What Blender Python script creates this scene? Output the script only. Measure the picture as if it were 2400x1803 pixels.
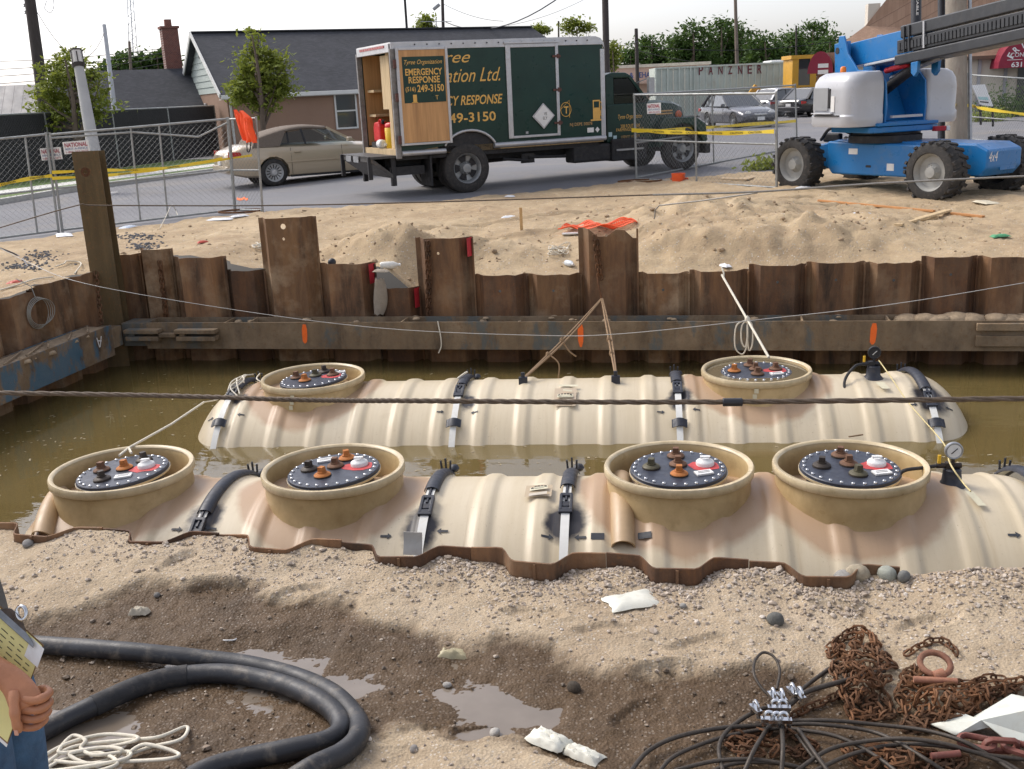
import bpy, bmesh, math, random
from mathutils import Vector, Matrix, Euler, noise
random.seed(7)
R = math.radians
scn = bpy.context.scene
for _o in list(bpy.data.objects):
    bpy.data.objects.remove(_o)
COL = scn.collection

# ------------------------------------------------------------------ camera
F_PX, CX, CY, CAM_H = 2450.0, 1200.0, 901.5, 2.3
YAW, PITCH, ROLL = R(6.9), R(15.5), R(2.7)
cF = Vector((-math.sin(YAW) * math.cos(PITCH), math.cos(YAW) * math.cos(PITCH), -math.sin(PITCH)))
_r0 = Vector((math.cos(YAW), math.sin(YAW), 0))
_u0 = _r0.cross(cF)
cR = _r0 * math.cos(ROLL) - _u0 * math.sin(ROLL)
cU = _u0 * math.cos(ROLL) + _r0 * math.sin(ROLL)
cC = Vector((0, 0, CAM_H))
cam_d = bpy.data.cameras.new('camera')
cam_d.sensor_width = 36.0
cam_d.lens = F_PX / 2400.0 * 36.0
cam_d.clip_start = 0.05
cam_d.clip_end = 3000.0
cam = bpy.data.objects.new('camera', cam_d)
COL.objects.link(cam)
cam.matrix_world = Matrix(((cR.x, cU.x, -cF.x, cC.x), (cR.y, cU.y, -cF.y, cC.y), (cR.z, cU.z, -cF.z, cC.z), (0, 0, 0, 1)))
scn.camera = cam

# ------------------------------------------------------------------ sky, sun, exposure
SUN_AZ, SUN_EL = R(152.0), R(46.0)      # direction towards the sun: azimuth from +X, elevation
world = bpy.data.worlds.new('World')
scn.world = world
world.use_nodes = True
wn = world.node_tree
bg = wn.nodes['Background']
sky = wn.nodes.new('ShaderNodeTexSky')
sky.sky_type = 'NISHITA'
sky.sun_disc = False
sky.sun_elevation = SUN_EL
sky.sun_rotation = math.pi / 2 - SUN_AZ
sky.air_density = 1.0
sky.dust_density = 2.4
sky.ozone_density = 1.0
hs = wn.nodes.new('ShaderNodeHueSaturation')
hs.inputs['Saturation'].default_value = 0.35
wn.links.new(sky.outputs[0], hs.inputs['Color'])
wb = wn.nodes.new('ShaderNodeMix'); wb.data_type = 'RGBA'; wb.blend_type = 'MULTIPLY'; wb.inputs[0].default_value = 1.0; wb.inputs[7].default_value = (1.0, .985, 1.03, 1)
wn.links.new(hs.outputs[0], wb.inputs[6]); wn.links.new(wb.outputs[2], bg.inputs['Color'])
bg.inputs["Strength"].default_value = 0.13
sun_d = bpy.data.lights.new('sun', 'SUN')
sun_d.energy = 1.2
sun_d.angle = R(24.0)
sun_d.color = (1.0, 0.93, 0.82)
sun = bpy.data.objects.new('sun', sun_d)
COL.objects.link(sun)
sdir = Vector((math.cos(SUN_AZ) * math.cos(SUN_EL), math.sin(SUN_AZ) * math.cos(SUN_EL), math.sin(SUN_EL)))
sun.rotation_euler = sdir.to_track_quat('Z', 'Y').to_euler()
scn.view_settings.view_transform = 'Standard'
scn.view_settings.look = 'None'
scn.view_settings.gamma = 1.0
scn.view_settings.use_curve_mapping = False
scn.view_settings.exposure = 0.9
scn.cycles.max_bounces = 6
scn.cycles.diffuse_bounces = 3
scn.cycles.caustics_reflective = False
scn.cycles.caustics_refractive = False

# ------------------------------------------------------------------ place finding (real positions read off sight lines)
def ray(x, y):
    return cF + cR * ((x - CX) / F_PX) - cU * ((y - CY) / F_PX)
def uz(x, y, z):
    d = ray(x, y); return cC + d * ((z - CAM_H) / d.z)
def uy(x, y, Y):
    d = ray(x, y); return cC + d * (Y / d.y)
def ud(x, y, D):
    return cC + ray(x, y) * D
def pj(p):
    d = Vector(p) - cC; z = d.dot(cF)
    if z < .01: z = .01
    return CX + F_PX * d.dot(cR) / z, CY - F_PX * d.dot(cU) / z
def uplane(x, y, p0, n):
    d = ray(x, y); return cC + d * ((Vector(p0) - cC).dot(n) / d.dot(n))
PA = R(-5.15)
pe_u = Vector((math.cos(PA), math.sin(PA), 0)); pe_v = Vector((-math.sin(PA), math.cos(PA), 0))
def pit(u, v, z=0.0):
    return pe_u * u + pe_v * v + Vector((0, 0, z))
def to_pit(p):
    p = Vector(p); return p.dot(pe_u), p.dot(pe_v)
def sm(a, b, x):
    t = min(1.0, max(0.0, (x - a) / (b - a))); return t * t * (3 - 2 * t)
def fb(x, y, z=0.0, o=4):
    return noise.fractal(Vector((x, y, z)), 1.0, 2.0, o)

# ------------------------------------------------------------------ mesh builder
class MB:
    def __init__(s): s.v = []; s.f = []
    def add(s, vs, fs):
        b = len(s.v); s.v += [tuple(p) for p in vs]; s.f += [tuple(b + i for i in q) for q in fs]; return s
    def box(s, c, d, rot=None, taper=1.0):
        hx, hy, hz = d[0] / 2, d[1] / 2, d[2] / 2
        vs = []
        for z in (-hz, hz):
            k = 1.0 if z < 0 else taper
            for x, y in ((-hx, -hy), (hx, -hy), (hx, hy), (-hx, hy)):
                p = Vector((x * k, y * k, z))
                if rot is not None: p = rot @ p
                vs.append(p + Vector(c))
        return s.add(vs, [(3, 2, 1, 0), (4, 5, 6, 7), (0, 1, 5, 4), (1, 2, 6, 5), (2, 3, 7, 6), (3, 0, 4, 7)])
    def bx(s, x0, x1, y0, y1, z0, z1):
        return s.box(((x0 + x1) / 2, (y0 + y1) / 2, (z0 + z1) / 2), (x1 - x0, y1 - y0, z1 - z0))
    def bar(s, a, b, w, h, up=(0, 0, 1)):
        a = Vector(a); b = Vector(b); t = (b - a).normalized(); u = Vector(up)
        sd = t.cross(u)
        if sd.length < 1e-4: sd = t.cross(Vector((1, 0, 0)))
        sd.normalize(); u = sd.cross(t)
        vs = []
        for p in (a, b):
            for i, j in ((-1, -1), (1, -1), (1, 1), (-1, 1)): vs.append(p + sd * (i * w / 2) + u * (j * h / 2))
        return s.add(vs, [(0, 1, 2, 3), (7, 6, 5, 4), (0, 4, 5, 1), (1, 5, 6, 2), (2, 6, 7, 3), (3, 7, 4, 0)])
    def tube(s, pts, r, n=8, cap=True, closed=False):
        pts = [Vector(p) for p in pts]; m = len(pts)
        rs = r if isinstance(r, (list, tuple)) else [r] * m
        t0 = (pts[1] - pts[0]).normalized()
        up = Vector((0, 0, 1)) if abs(t0.z) < .9 else Vector((1, 0, 0))
        sd = t0.cross(up).normalized()
        vs = []
        for i, p in enumerate(pts):
            if closed: t = pts[(i + 1) % m] - pts[i - 1]
            else: t = pts[min(i + 1, m - 1)] - pts[max(i - 1, 0)]
            t = t.normalized() if t.length > 1e-9 else t0
            sd = sd - t * sd.dot(t)
            if sd.length < 1e-6: sd = t.orthogonal()
            sd.normalize(); u = t.cross(sd)
            for k in range(n):
                a = 2 * math.pi * k / n
                vs.append(p + (sd * math.cos(a) + u * math.sin(a)) * rs[i])
        fs = []
        for i in range(m if closed else m - 1):
            j = (i + 1) % m
            for k in range(n):
                l = (k + 1) % n
                fs.append((i * n + k, i * n + l, j * n + l, j * n + k))
        if cap and not closed:
            fs.append(tuple(range(n - 1, -1, -1))); fs.append(tuple((m - 1) * n + k for k in range(n)))
        return s.add(vs, fs)
    def cyl(s, a, b, r, r2=None, n=12, cap=True):
        return s.tube([a, b], [r, r if r2 is None else r2], n, cap)
    def lathe(s, prof, n=24, c=(0, 0, 0), ax='z', closed=False, sx=1.0, cap=False):
        vs = []
        for r, h in prof:
            for k in range(n):
                a = 2 * math.pi * k / n
                p = (r * math.cos(a) * sx, r * math.sin(a), h)
                if ax == 'x': p = (h, p[0], p[1])
                elif ax == 'y': p = (p[0], h, p[1])
                vs.append((p[0] + c[0], p[1] + c[1], p[2] + c[2]))
        m = len(prof); fs = []
        for i in range(m if closed else m - 1):
            j = (i + 1) % m
            for k in range(n):
                l = (k + 1) % n
                q = (i * n + k, i * n + l, j * n + l, j * n + k)
                fs.append(q[::-1] if ax == 'y' else q)
        if cap and not closed:
            if prof[0][0] > 1e-5: fs.append(tuple(range(n - 1, -1, -1)))
            if prof[-1][0] > 1e-5: fs.append(tuple((m - 1) * n + k for k in range(n)))
        return s.add(vs, fs)
    def prism(s, poly, o, ex, ey, ez):
        """poly (2D) in plane o+ex*a+ey*b, extruded by vector ez"""
        o, ex, ey, ez = Vector(o), Vector(ex), Vector(ey), Vector(ez); n = len(poly)
        vs = [o + ex * a + ey * b for a, b in poly] + [o + ex * a + ey * b + ez for a, b in poly]
        fs = [tuple(range(n - 1, -1, -1)), tuple(range(n, 2 * n))] + [(i, (i + 1) % n, n + (i + 1) % n, n + i) for i in range(n)]
        return s.add(vs, fs)
    def grid(s, fn, nu, nv, wrap=False):
        vs = [fn(i / nu, j / nv) for j in range(nv + 1) for i in range(nu + 1)]
        fs = [(j * (nu + 1) + i, j * (nu + 1) + i + 1, (j + 1) * (nu + 1) + i + 1, (j + 1) * (nu + 1) + i) for j in range(nv) for i in range(nu)]
        return s.add(vs, fs)
    def shell(s, fn, nu, nv, t):
        """two-sided thin sheet: fn(a,b)->point, thickness t along local normal"""
        P = [[Vector(fn(i / nu, j / nv)) for i in range(nu + 1)] for j in range(nv + 1)]
        N = []
        for j in range(nv + 1):
            row = []
            for i in range(nu + 1):
                a = P[j][min(i + 1, nu)] - P[j][max(i - 1, 0)]; b = P[min(j + 1, nv)][i] - P[max(j - 1, 0)][i]
                k = a.cross(b); row.append(k.normalized() if k.length > 1e-12 else Vector((0, 0, 1)))
            N.append(row)
        w = nu + 1; vs = [P[j][i] for j in range(nv + 1) for i in range(w)] + [P[j][i] - N[j][i] * t for j in range(nv + 1) for i in range(w)]
        o = w * (nv + 1); fs = []
        for j in range(nv):
            for i in range(nu):
                q = (j * w + i, j * w + i + 1, (j + 1) * w + i + 1, (j + 1) * w + i)
                fs += [q, tuple(o + k for k in q[::-1])]
        for i in range(nu): fs += [(i + 1, i, o + i, o + i + 1), (nv * w + i, nv * w + i + 1, o + nv * w + i + 1, o + nv * w + i)]
        for j in range(nv): fs += [(j * w, (j + 1) * w, o + (j + 1) * w, o + j * w), ((j + 1) * w + nu, j * w + nu, o + j * w + nu, o + (j + 1) * w + nu)]
        return s.add(vs, fs)
    def xf(s, M):
        s.v = [tuple(M @ Vector(p)) for p in s.v]; return s

def obj(name, mb, mat, parent=None, smooth=None, bevel=0.0, loc=None, fix=False):
    if isinstance(mb, MB):
        me = bpy.data.meshes.new(name)
        me.from_pydata(mb.v, [], mb.f)
        if fix:
            bm = bmesh.new(); bm.from_mesh(me); bmesh.ops.recalc_face_normals(bm, faces=bm.faces); bm.to_mesh(me); bm.free()
        if smooth:
            me.shade_smooth()
            if smooth < 179: me.set_sharp_from_angle(angle=R(smooth))
        if mat is not None: me.materials.append(mat)
    else: me = mb
    o = bpy.data.objects.new(name, me)
    COL.objects.link(o)
    if parent is not None: o.parent = parent
    if loc is not None: o.location = loc
    if bevel > 0:
        b = o.modifiers.new('bevel', 'BEVEL'); b.width = bevel; b.segments = 2; b.limit_method = 'ANGLE'; b.angle_limit = R(40)
    return o
def tag(o, label, cat, group=None, kind=None):
    if label: o['label'] = label
    if cat: o['category'] = cat
    if group: o['group'] = group
    if kind: o['kind'] = kind
    return o
def thing(name, label, cat, loc=(0, 0, 0), rz=0.0, group=None):
    o = bpy.data.objects.new(name, None); COL.objects.link(o)
    o.empty_display_size = .2
    o.location = loc; o.rotation_euler = (0, 0, rz)
    return tag(o, label, cat, group)
def copy_tree(o, parent=None):
    c = o.copy(); COL.objects.link(c)
    if parent is not None: c.parent = parent
    for ch in list(o.children): copy_tree(ch, c)
    return c
def part(o, label):
    o['label'] = label; return o
_tc = {}
def text_mb(body, w, h=None, shear=0.0, ext=0.0, bold=0.0, font=None):
    """flat lettering in XY centred on the origin, fitted to width w (and height h)"""
    cu = bpy.data.curves.new('t', 'FONT'); cu.body = body; cu.align_x = 'CENTER'; cu.align_y = 'CENTER'
    cu.shear = shear; cu.resolution_u = 3; cu.offset = bold
    t = bpy.data.objects.new('t', cu); COL.objects.link(t)
    me = bpy.data.meshes.new_from_object(t)
    vs = [v.co.copy() for v in me.vertices]; fs = [tuple(p.vertices) for p in me.polygons]
    bpy.data.objects.remove(t); bpy.data.curves.remove(cu); bpy.data.meshes.remove(me)
    xs = [v.x for v in vs]; ys = [v.y for v in vs]
    cx, cy = (min(xs) + max(xs)) / 2, (min(ys) + max(ys)) / 2
    k = w / (max(xs) - min(xs)); ky = k if h is None else h / (max(ys) - min(ys))
    m = MB(); m.v = [((v.x - cx) * k, (v.y - cy) * ky, 0.0) for v in vs]; m.f = fs
    return m
def text(parent, body, mat, o, ex, ey, w, h=None, shear=0.0, name='lettering', bold=0.0, clipx=None):
    """lettering on the plane o + ex*a + ey*b (ex, ey unit)"""
    m = text_mb(body, w, h, shear, bold=bold)
    if clipx is not None:
        bm = bmesh.new(); me = bpy.data.meshes.new('c'); me.from_pydata(m.v, [], m.f); bm.from_mesh(me)
        bmesh.ops.bisect_plane(bm, geom=bm.verts[:] + bm.edges[:] + bm.faces[:], plane_co=(clipx, 0, 0), plane_no=(-1, 0, 0), clear_outer=True)
        bm.to_mesh(me); bm.free(); m = MB(); m.v = [tuple(v.co) for v in me.vertices]; m.f = [tuple(p.vertices) for p in me.polygons]
    o, ex, ey = Vector(o), Vector(ex), Vector(ey)
    m.v = [tuple(o + ex * a + ey * b) for a, b, c in m.v]
    return obj(name, m, mat, parent)

# ------------------------------------------------------------------ materials
def _mat(name):
    m = bpy.data.materials.new(name); m.use_nodes = True
    nt = m.node_tree; b = nt.nodes['Principled BSDF']
    return m, nt, b
def N(nt, t, **kw):
    n = nt.nodes.new(t)
    for k, v in kw.items(): setattr(n, k, v)
    return n
def L(nt, a, b): nt.links.new(a, b)
def coords(nt, kind='Object', scale=(1, 1, 1)):
    tc = N(nt, 'ShaderNodeTexCoord'); mp = N(nt, 'ShaderNodeMapping'); mp.inputs['Scale'].default_value = scale
    if kind == 'Position':
        g = N(nt, 'ShaderNodeNewGeometry'); L(nt, g.outputs['Position'], mp.inputs['Vector'])
    else: L(nt, tc.outputs[kind], mp.inputs['Vector'])
    return mp.outputs[0]
def nz(nt, vec, scale, detail=5, rough=.6, dist=0.0):
    n = N(nt, 'ShaderNodeTexNoise'); n.inputs['Scale'].default_value = scale; n.inputs['Detail'].default_value = detail
    n.inputs['Roughness'].default_value = rough; n.inputs['Distortion'].default_value = dist
    L(nt, vec, n.inputs['Vector']); return n.outputs['Fac']
def ramp(nt, fac, stops):
    r = N(nt, 'ShaderNodeValToRGB'); e = r.color_ramp.elements
    while len(e) > 1: e.remove(e[-1])
    e[0].position = stops[0][0]; e[0].color = (*stops[0][1], 1) if len(stops[0][1]) == 3 else stops[0][1]
    for p, c in stops[1:]:
        k = e.new(p); k.color = (*c, 1) if len(c) == 3 else c
    L(nt, fac, r.inputs['Fac']); return r.outputs['Color']
def mix(nt, fac, a, b, mode='MIX'):
    m = N(nt, 'ShaderNodeMix', data_type='RGBA', blend_type=mode)
    for sock, val in ((m.inputs[0], fac), (m.inputs[6], a), (m.inputs[7], b)):
        if hasattr(val, 'is_output'): L(nt, val, sock)
        elif isinstance(val, (int, float)): sock.default_value = val
        else: sock.default_value = (*val, 1)
    return m.outputs[2]
def math_n(nt, op, a, b=0.0, clamp=False):
    m = N(nt, 'ShaderNodeMath', operation=op, use_clamp=clamp)
    for i, v in enumerate((a, b)):
        if hasattr(v, 'is_output'): L(nt, v, m.inputs[i])
        else: m.inputs[i].default_value = v
    return m.outputs[0]
def g3(v): return (v, v, v)
def bump(nt, b, h, strength=.3, dist=.02):
    n = N(nt, 'ShaderNodeBump'); n.inputs['Strength'].default_value = strength; n.inputs['Distance'].default_value = dist
    L(nt, h, n.inputs['Height']); L(nt, n.outputs[0], b.inputs['Normal'])
_mats = {}
def M(name, col, rough=.6, metal=0.0, var=.15, scale=4.0, col2=None, bmp=0.0, bscale=60.0, spec=.5, coat=0.0, dirt=0.0, dcol=(.22, .18, .13), kind='Object', stretch=(1, 1, 1), rvar=.12):
    if name in _mats: return _mats[name]
    m, nt, b = _mat(name)
    v = coords(nt, kind, stretch)
    n1 = nz(nt, v, scale, 6, .65)
    lo = tuple(c * (1 - var) for c in col); hi = tuple(min(1, c * (1 + var)) for c in (col2 or col))
    c = ramp(nt, n1, [(.28, lo), (.72, hi)])
    if dirt > 0:
        n2 = nz(nt, v, scale * 2.3, 8, .7, .4)
        f = ramp(nt, n2, [(.52, g3(0)), (.72, g3(dirt))])
        c = mix(nt, f, c, dcol)
    L(nt, c, b.inputs['Base Color'])
    n3 = nz(nt, v, scale * 3.1, 5, .6)
    rr = ramp(nt, n3, [(.3, g3(max(.02, rough - rvar))), (.7, g3(min(1, rough + rvar)))])
    L(nt, rr, b.inputs['Roughness'])
    b.inputs['Metallic'].default_value = metal
    b.inputs['Specular IOR Level'].default_value = spec
    b.inputs['Coat Weight'].default_value = coat
    b.inputs['Coat Roughness'].default_value = .08
    if bmp > 0: bump(nt, b, nz(nt, v, bscale, 6, .7), bmp, .01)
    _mats[name] = m; return m
def rust_mat(name, base=(.13, .072, .04), hi=(.27, .14, .06), dark=(.05, .035, .025), mud=(.30, .22, .14), mudamt=.5, streak=.18, paint=None, pamt=.0):
    if name in _mats: return _mats[name]
    m, nt, b = _mat(name)
    v = coords(nt, 'Position'); vs = coords(nt, 'Position', (1, 1, streak))
    a = nz(nt, vs, 5.0, 8, .68, .3); c = ramp(nt, a, [(.3, dark), (.48, base), (.72, hi)])
    p = nz(nt, v, 2.2, 8, .65); c = mix(nt, ramp(nt, p, [(.48, g3(0)), (.66, g3(mudamt))]), c, mud)
    q = nz(nt, v, 26.0, 6, .7); c = mix(nt, ramp(nt, q, [(.55, g3(0)), (.75, g3(.7))]), c, (.19, .085, .03))
    if paint:
        k = nz(nt, coords(nt, 'Position', (1, 1, .5)), 1.6, 9, .72, .2); c = mix(nt, ramp(nt, k, [(.5 - pamt, g3(0)), (.56 - pamt, g3(.8))]), c, paint)
    oi = N(nt, 'ShaderNodeObjectInfo'); c = mix(nt, 1.0, c, ramp(nt, oi.outputs['Random'], [(0, (.82, .78, .74)), (.5, (1.05, 1.0, .95)), (1, (1.35, 1.28, 1.2))]), 'MULTIPLY')
    L(nt, c, b.inputs['Base Color']); b.inputs['Roughness'].default_value = .78; b.inputs['Specular IOR Level'].default_value = .3
    bump(nt, b, nz(nt, v, 34, 8, .75), .45, .012)
    _mats[name] = m; return m
# shared paints and finishes
STEEL = M('galvanised_steel', (.36, .37, .38), .45, .75, .18, 9)
FENCEPIPE = M('fence_pipe', (.33, .34, .33), .5, .5, .2, 6, dirt=.4)
BLACKRUB = M('black_rubber', (.022, .022, .024), .75, 0, .35, 8, dirt=.45, dcol=(.12, .10, .08), bmp=.2)
BLACKP = M('black_plastic', (.014, .015, .02), .45, 0, .3, 9)
WHITEP = M('white_plastic', (.74, .74, .72), .45, 0, .06, 8, dirt=.25, dcol=(.5, .45, .36))
WOOD = M('pale_lumber', (.52, .38, .2), .75, 0, .2, 3, col2=(.6, .45, .26), stretch=(6, 6, .6), bmp=.2)
GLASS = None
def glass_mat(name, tint=(.03, .04, .045), rough=.05):
    m, nt, b = _mat(name); b.inputs['Base Color'].default_value = (*tint, 1); b.inputs['Roughness'].default_value = rough
    b.inputs['Specular IOR Level'].default_value = .8; b.inputs['Coat Weight'].default_value = .5
    v = coords(nt); bump(nt, b, nz(nt, v, 2.0, 2, .5), .05, .02)
    _mats[name] = m; return m
DGLASS = glass_mat('dark_glass')
CHROME = M('bright_metal', (.62, .63, .64), .22, 1.0, .1, 12)
# ------------------------------------------------------------------ ground levels
def interp(pts, x):
    if x <= pts[0][0]: return pts[0][1]
    for (a, b), (c, d) in zip(pts, pts[1:]):
        if x <= c: return b + (d - b) * (x - a) / (c - a)
    return pts[-1][1]
def G(x, y):
    return .30 + .2 * min(1, max(0, (y - 19) / 8)) - .03 * min(6, max(0, -6.5 - x))
def ug(x, y, dz=0.0):
    z = .2
    for _ in range(60):
        p = uz(x, y, z + dz); z = .7 * z + .3 * G(p.x, p.y)
    return p
BORDER = [(-40, 3), (-20, 11.5), (-13, 16.2), (-11.2, 17.4), (-9.5, 19.0), (-7.6, 19.9), (-5.2, 20.3), (-4, 20.7), (-.7, 22.4), (1.1, 23.2), (3, 24), (11, 27.5), (30, 33)]
V_NEAR_B, V_NEAR_F, V_FAR, V_WALE, U_LEFT, U_LWALE = 4.80, 4.655, 12.76, 12.28, -8.25, -7.82
# far wall piles: sight-line boundaries and top levels
FAR_PX = [(262, .46), (330, .52), (405, .40), (528, .22), (618, .90), (748, .29), (878, -.03), (980, .60), (1110, .12), (1235, .12), (1361, .68), (1495, .12), (1615, .14), (1755, .20), (1890, .22), (2028, .21), (2160, .27), (2292, .26), (2425, .27), (2560, .27), (2700, .28), (2850, .28)]
FARP = []
for px, t in FAR_PX:
    p = uplane(px, 640, pit(0, V_FAR), pe_v); FARP.append((to_pit(p)[0], t))
BANK = [(FARP[0][0], .40), (-7.0, .47), (-6.4, .34), (-5.75, .20), (-5.1, .26), (-4.3, .26), (-3.95, -.05), (-3.75, -.06), (-3.6, .1), (-2.4, .1), (-.6, .1), (.6, .13), (2.2, .19), (3.6, .24), (6, .26)]
m1 = uz(1040, 560, .45); m2 = uz(1740, 545, .5); m3 = uz(1640, 480, .6); m4 = uz(2030, 520, .45); m5 = uz(850, 580, .35)
def DIRT(x, y):
    u, v = to_pit((x, y, 0))
    b = interp(BANK, u) - .03; g = G(x, y)
    t = sm(V_FAR, V_FAR + 4.5, v)
    if u < U_LEFT + .1: b = .30 + .05 * fb(x * .8, y * .8); 
    h = b * (1 - t) + (g + .06) * t
    for c, rx, ry, a in ((m1, 1.15, .75, .36), (m2, 1.6, 1.1, .42), (m3, 1.3, 1.3, .36), (m4, 1.5, .9, .2), (m5, .9, .7, .15)):
        e = ((x - c.x) / rx) ** 2 + ((y - c.y) / ry) ** 2
        h += a * math.exp(-e) * (1 + .3 * fb(x * 1.7, y * 1.7, 3)) * sm(.02, 1.0, v - V_FAR)
    rough = .35 + .65 * sm(.0, .25, h - (b * (1 - t) + g * t)) if v > V_FAR else .5
    h += (.05 * fb(x * 1.1, y * 1.1, 1) + .06 * fb(x * 3.3, y * 3.3, 5) * rough + .05 * abs(fb(x * 8, y * 8, 9)) * rough) * sm(0, .35, v - V_FAR if u > U_LEFT else 1)
    for (ax, ay), (bx, by), w in ((((3.2, 18.6), (-5.5, 15.4), .17)), (((3.6, 17.4), (-4.6, 14.3), .17)), (((7.5, 15.6), (.5, 17.4), .2))):      # wheel ruts
        dx, dy = bx - ax, by - ay; l2 = dx * dx + dy * dy; tt = max(0, min(1, ((x - ax) * dx + (y - ay) * dy) / l2)); rd = math.hypot(x - ax - tt * dx, y - ay - tt * dy + .12 * math.sin(tt * 9))
        if rd < .5: h += (-.055 * (1 - sm(w * .6, w, rd)) + .028 * sm(w * .8, w * 1.2, rd) * (1 - sm(w * 1.3, w * 2.2, rd)) + .012 * (1 - sm(w * .6, w, rd)) * math.sin(tt * l2 ** .5 * 45)) * t
    d = y - interp(BORDER, x) + .35 * fb(x * .7, y * .7, 11) + .12 * fb(x * 4, y * 4, 2)
    k = sm(-.9, .35, d)
    return h * (1 - k) + (g - .06) * k
def wave(u, u0, per):
    """trapezoid sheet-pile wave, 1 = pit side, 0 = land side"""
    t = ((u - u0) / per) % 1.0
    return min(1, max(0, (t - .03) / .11)) if t < .5 else min(1, max(0, (.97 - t) / .11)) if t > .86 else 1.0
# near wall: land-side (front) flanges seen between these pixel x positions
NEAR_U0, NEAR_PER = None, .70
def near_front(u):
    """0..1, 1 where the near sheet-pile bulges to the camera"""
    t = ((u + 1.285) / .700) % 1.0       # front flange centred on t = .5
    return sm(.22, .37, t) * (1 - sm(.63, .78, t)) * (1 - sm(.8, .95, u))
def near_edge(u): return V_NEAR_B - (V_NEAR_B - V_NEAR_F) * near_front(u)

def inpoly(x, y, P):
    c = False; j = len(P) - 1
    for i in range(len(P)):
        (xi, yi), (xj, yj) = P[i], P[j]
        if (yi > y) != (yj > y) and x < (xj - xi) * (y - yi) / (yj - yi) + xi: c = not c
        j = i
    return c
def pdist(x, y, P):
    d = 1e9
    for (ax, ay), (bx, by) in zip(P, P[1:] + P[:1]):
        dx, dy = bx - ax, by - ay; l = dx * dx + dy * dy
        t = max(0, min(1, ((x - ax) * dx + (y - ay) * dy) / l)) if l else 0
        d = min(d, math.hypot(x - ax - t * dx, y - ay - t * dy))
    return d if not inpoly(x, y, P) else -d
S_ = 2400 / 2212.
def O2(pts): return [tuple(uz(a * S_, b * S_, 0.0)[:2]) for a, b in pts]
WETP = O2([(-200, 1350), (0, 1345), (120, 1325), (300, 1285), (480, 1262), (620, 1300), (760, 1310), (880, 1335), (980, 1375), (1150, 1380), (1300, 1430), (1420, 1445), (1560, 1435), (1640, 1415), (1760, 1440), (1850, 1480), (2010, 1500), (2420, 1490), (2420, 1800), (1370, 1800), (1340, 1670), (1260, 1640), (1120, 1590), (960, 1575), (850, 1555), (760, 1600), (640, 1670), (560, 1800), (-200, 1800)])
PUD1 = O2([(330, 1405), (560, 1352), (690, 1350), (760, 1400), (1000, 1390), (1080, 1440), (1130, 1475), (1215, 1500), (1160, 1545), (1000, 1538), (930, 1490), (800, 1470), (700, 1490), (560, 1430), (380, 1440)])
PUD2 = O2([(70, 1560), (200, 1535), (290, 1560), (240, 1610), (120, 1660), (60, 1660)])
PUDDLE_Z = -.0445
FOOT = [(*uz(a, b_, 0)[:2], c) for a, b_, c in ((520, 1385, .3), (700, 1400, .5), (1250, 1430, -.2), (1420, 1470, .1), (1640, 1500, .4), (1560, 1560, .2), (1980, 1425, -.4), (2180, 1455, .3), (420, 1340, 1.2), (1120, 1690, .2), (960, 1700, .5), (1500, 1640, .8))]
def NEAR(x, y):
    u, v = to_pit((x, y, 0)); e = near_edge(u)
    h = -.03 + .075 * (1 - sm(-2.6, -1.0, u)) * sm(3.5, 4.4, v) + .03 * sm(.6, 1.5, u) * sm(4.0, 4.6, v)
    h += .02 * sm(.35, .0, e - v) + .035 * sm(.75, 1.0, u) * sm(.6, .1, e - v)
    if u > -1.7: h += .012 - .018 * sm(.25, .02, e - v) + .025 * sm(-.2, .3, u) * sm(.3, .0, e - v)
    h += .022 * fb(x * 1.6, y * 1.6, 2) + .012 * fb(x * 5, y * 5, 4)
    w = pdist(x, y, WETP) + .10 * fb(x * 3, y * 3, 8) + .03 * fb(x * 14, y * 14, 8)
    wet = 1 - sm(-.06, .05, w)
    h -= .035 * wet
    p = min(pdist(x, y, PUD1), pdist(x, y, PUD2)) + .05 * fb(x * 7, y * 7, 3)
    h -= .03 * (1 - sm(-.09, .10, p))
    for fx, fy, fa in FOOT:
        if abs(x - fx) < .3 and abs(y - fy) < .3:
            ca, sa = math.cos(fa), math.sin(fa); a = ((x - fx) * ca + (y - fy) * sa) / .15; b2 = (-(x - fx) * sa + (y - fy) * ca) / .06; e2 = a * a + b2 * b2; h += -.016 * (1 - sm(.6, 1.0, e2)) + .007 * sm(.9, 1.2, e2) * (1 - sm(1.3, 2.0, e2)) + .003 * (e2 < 1) * math.sin(a * 22)
    h += .005 * fb(x * 22, y * 22, 6, 3) + (.006 if wet > .5 else .003) * fb(x * 60, y * 60, 1, 2)
    damp = max(wet, 1 - sm(-.05, .1, p))
    return h, damp

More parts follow.
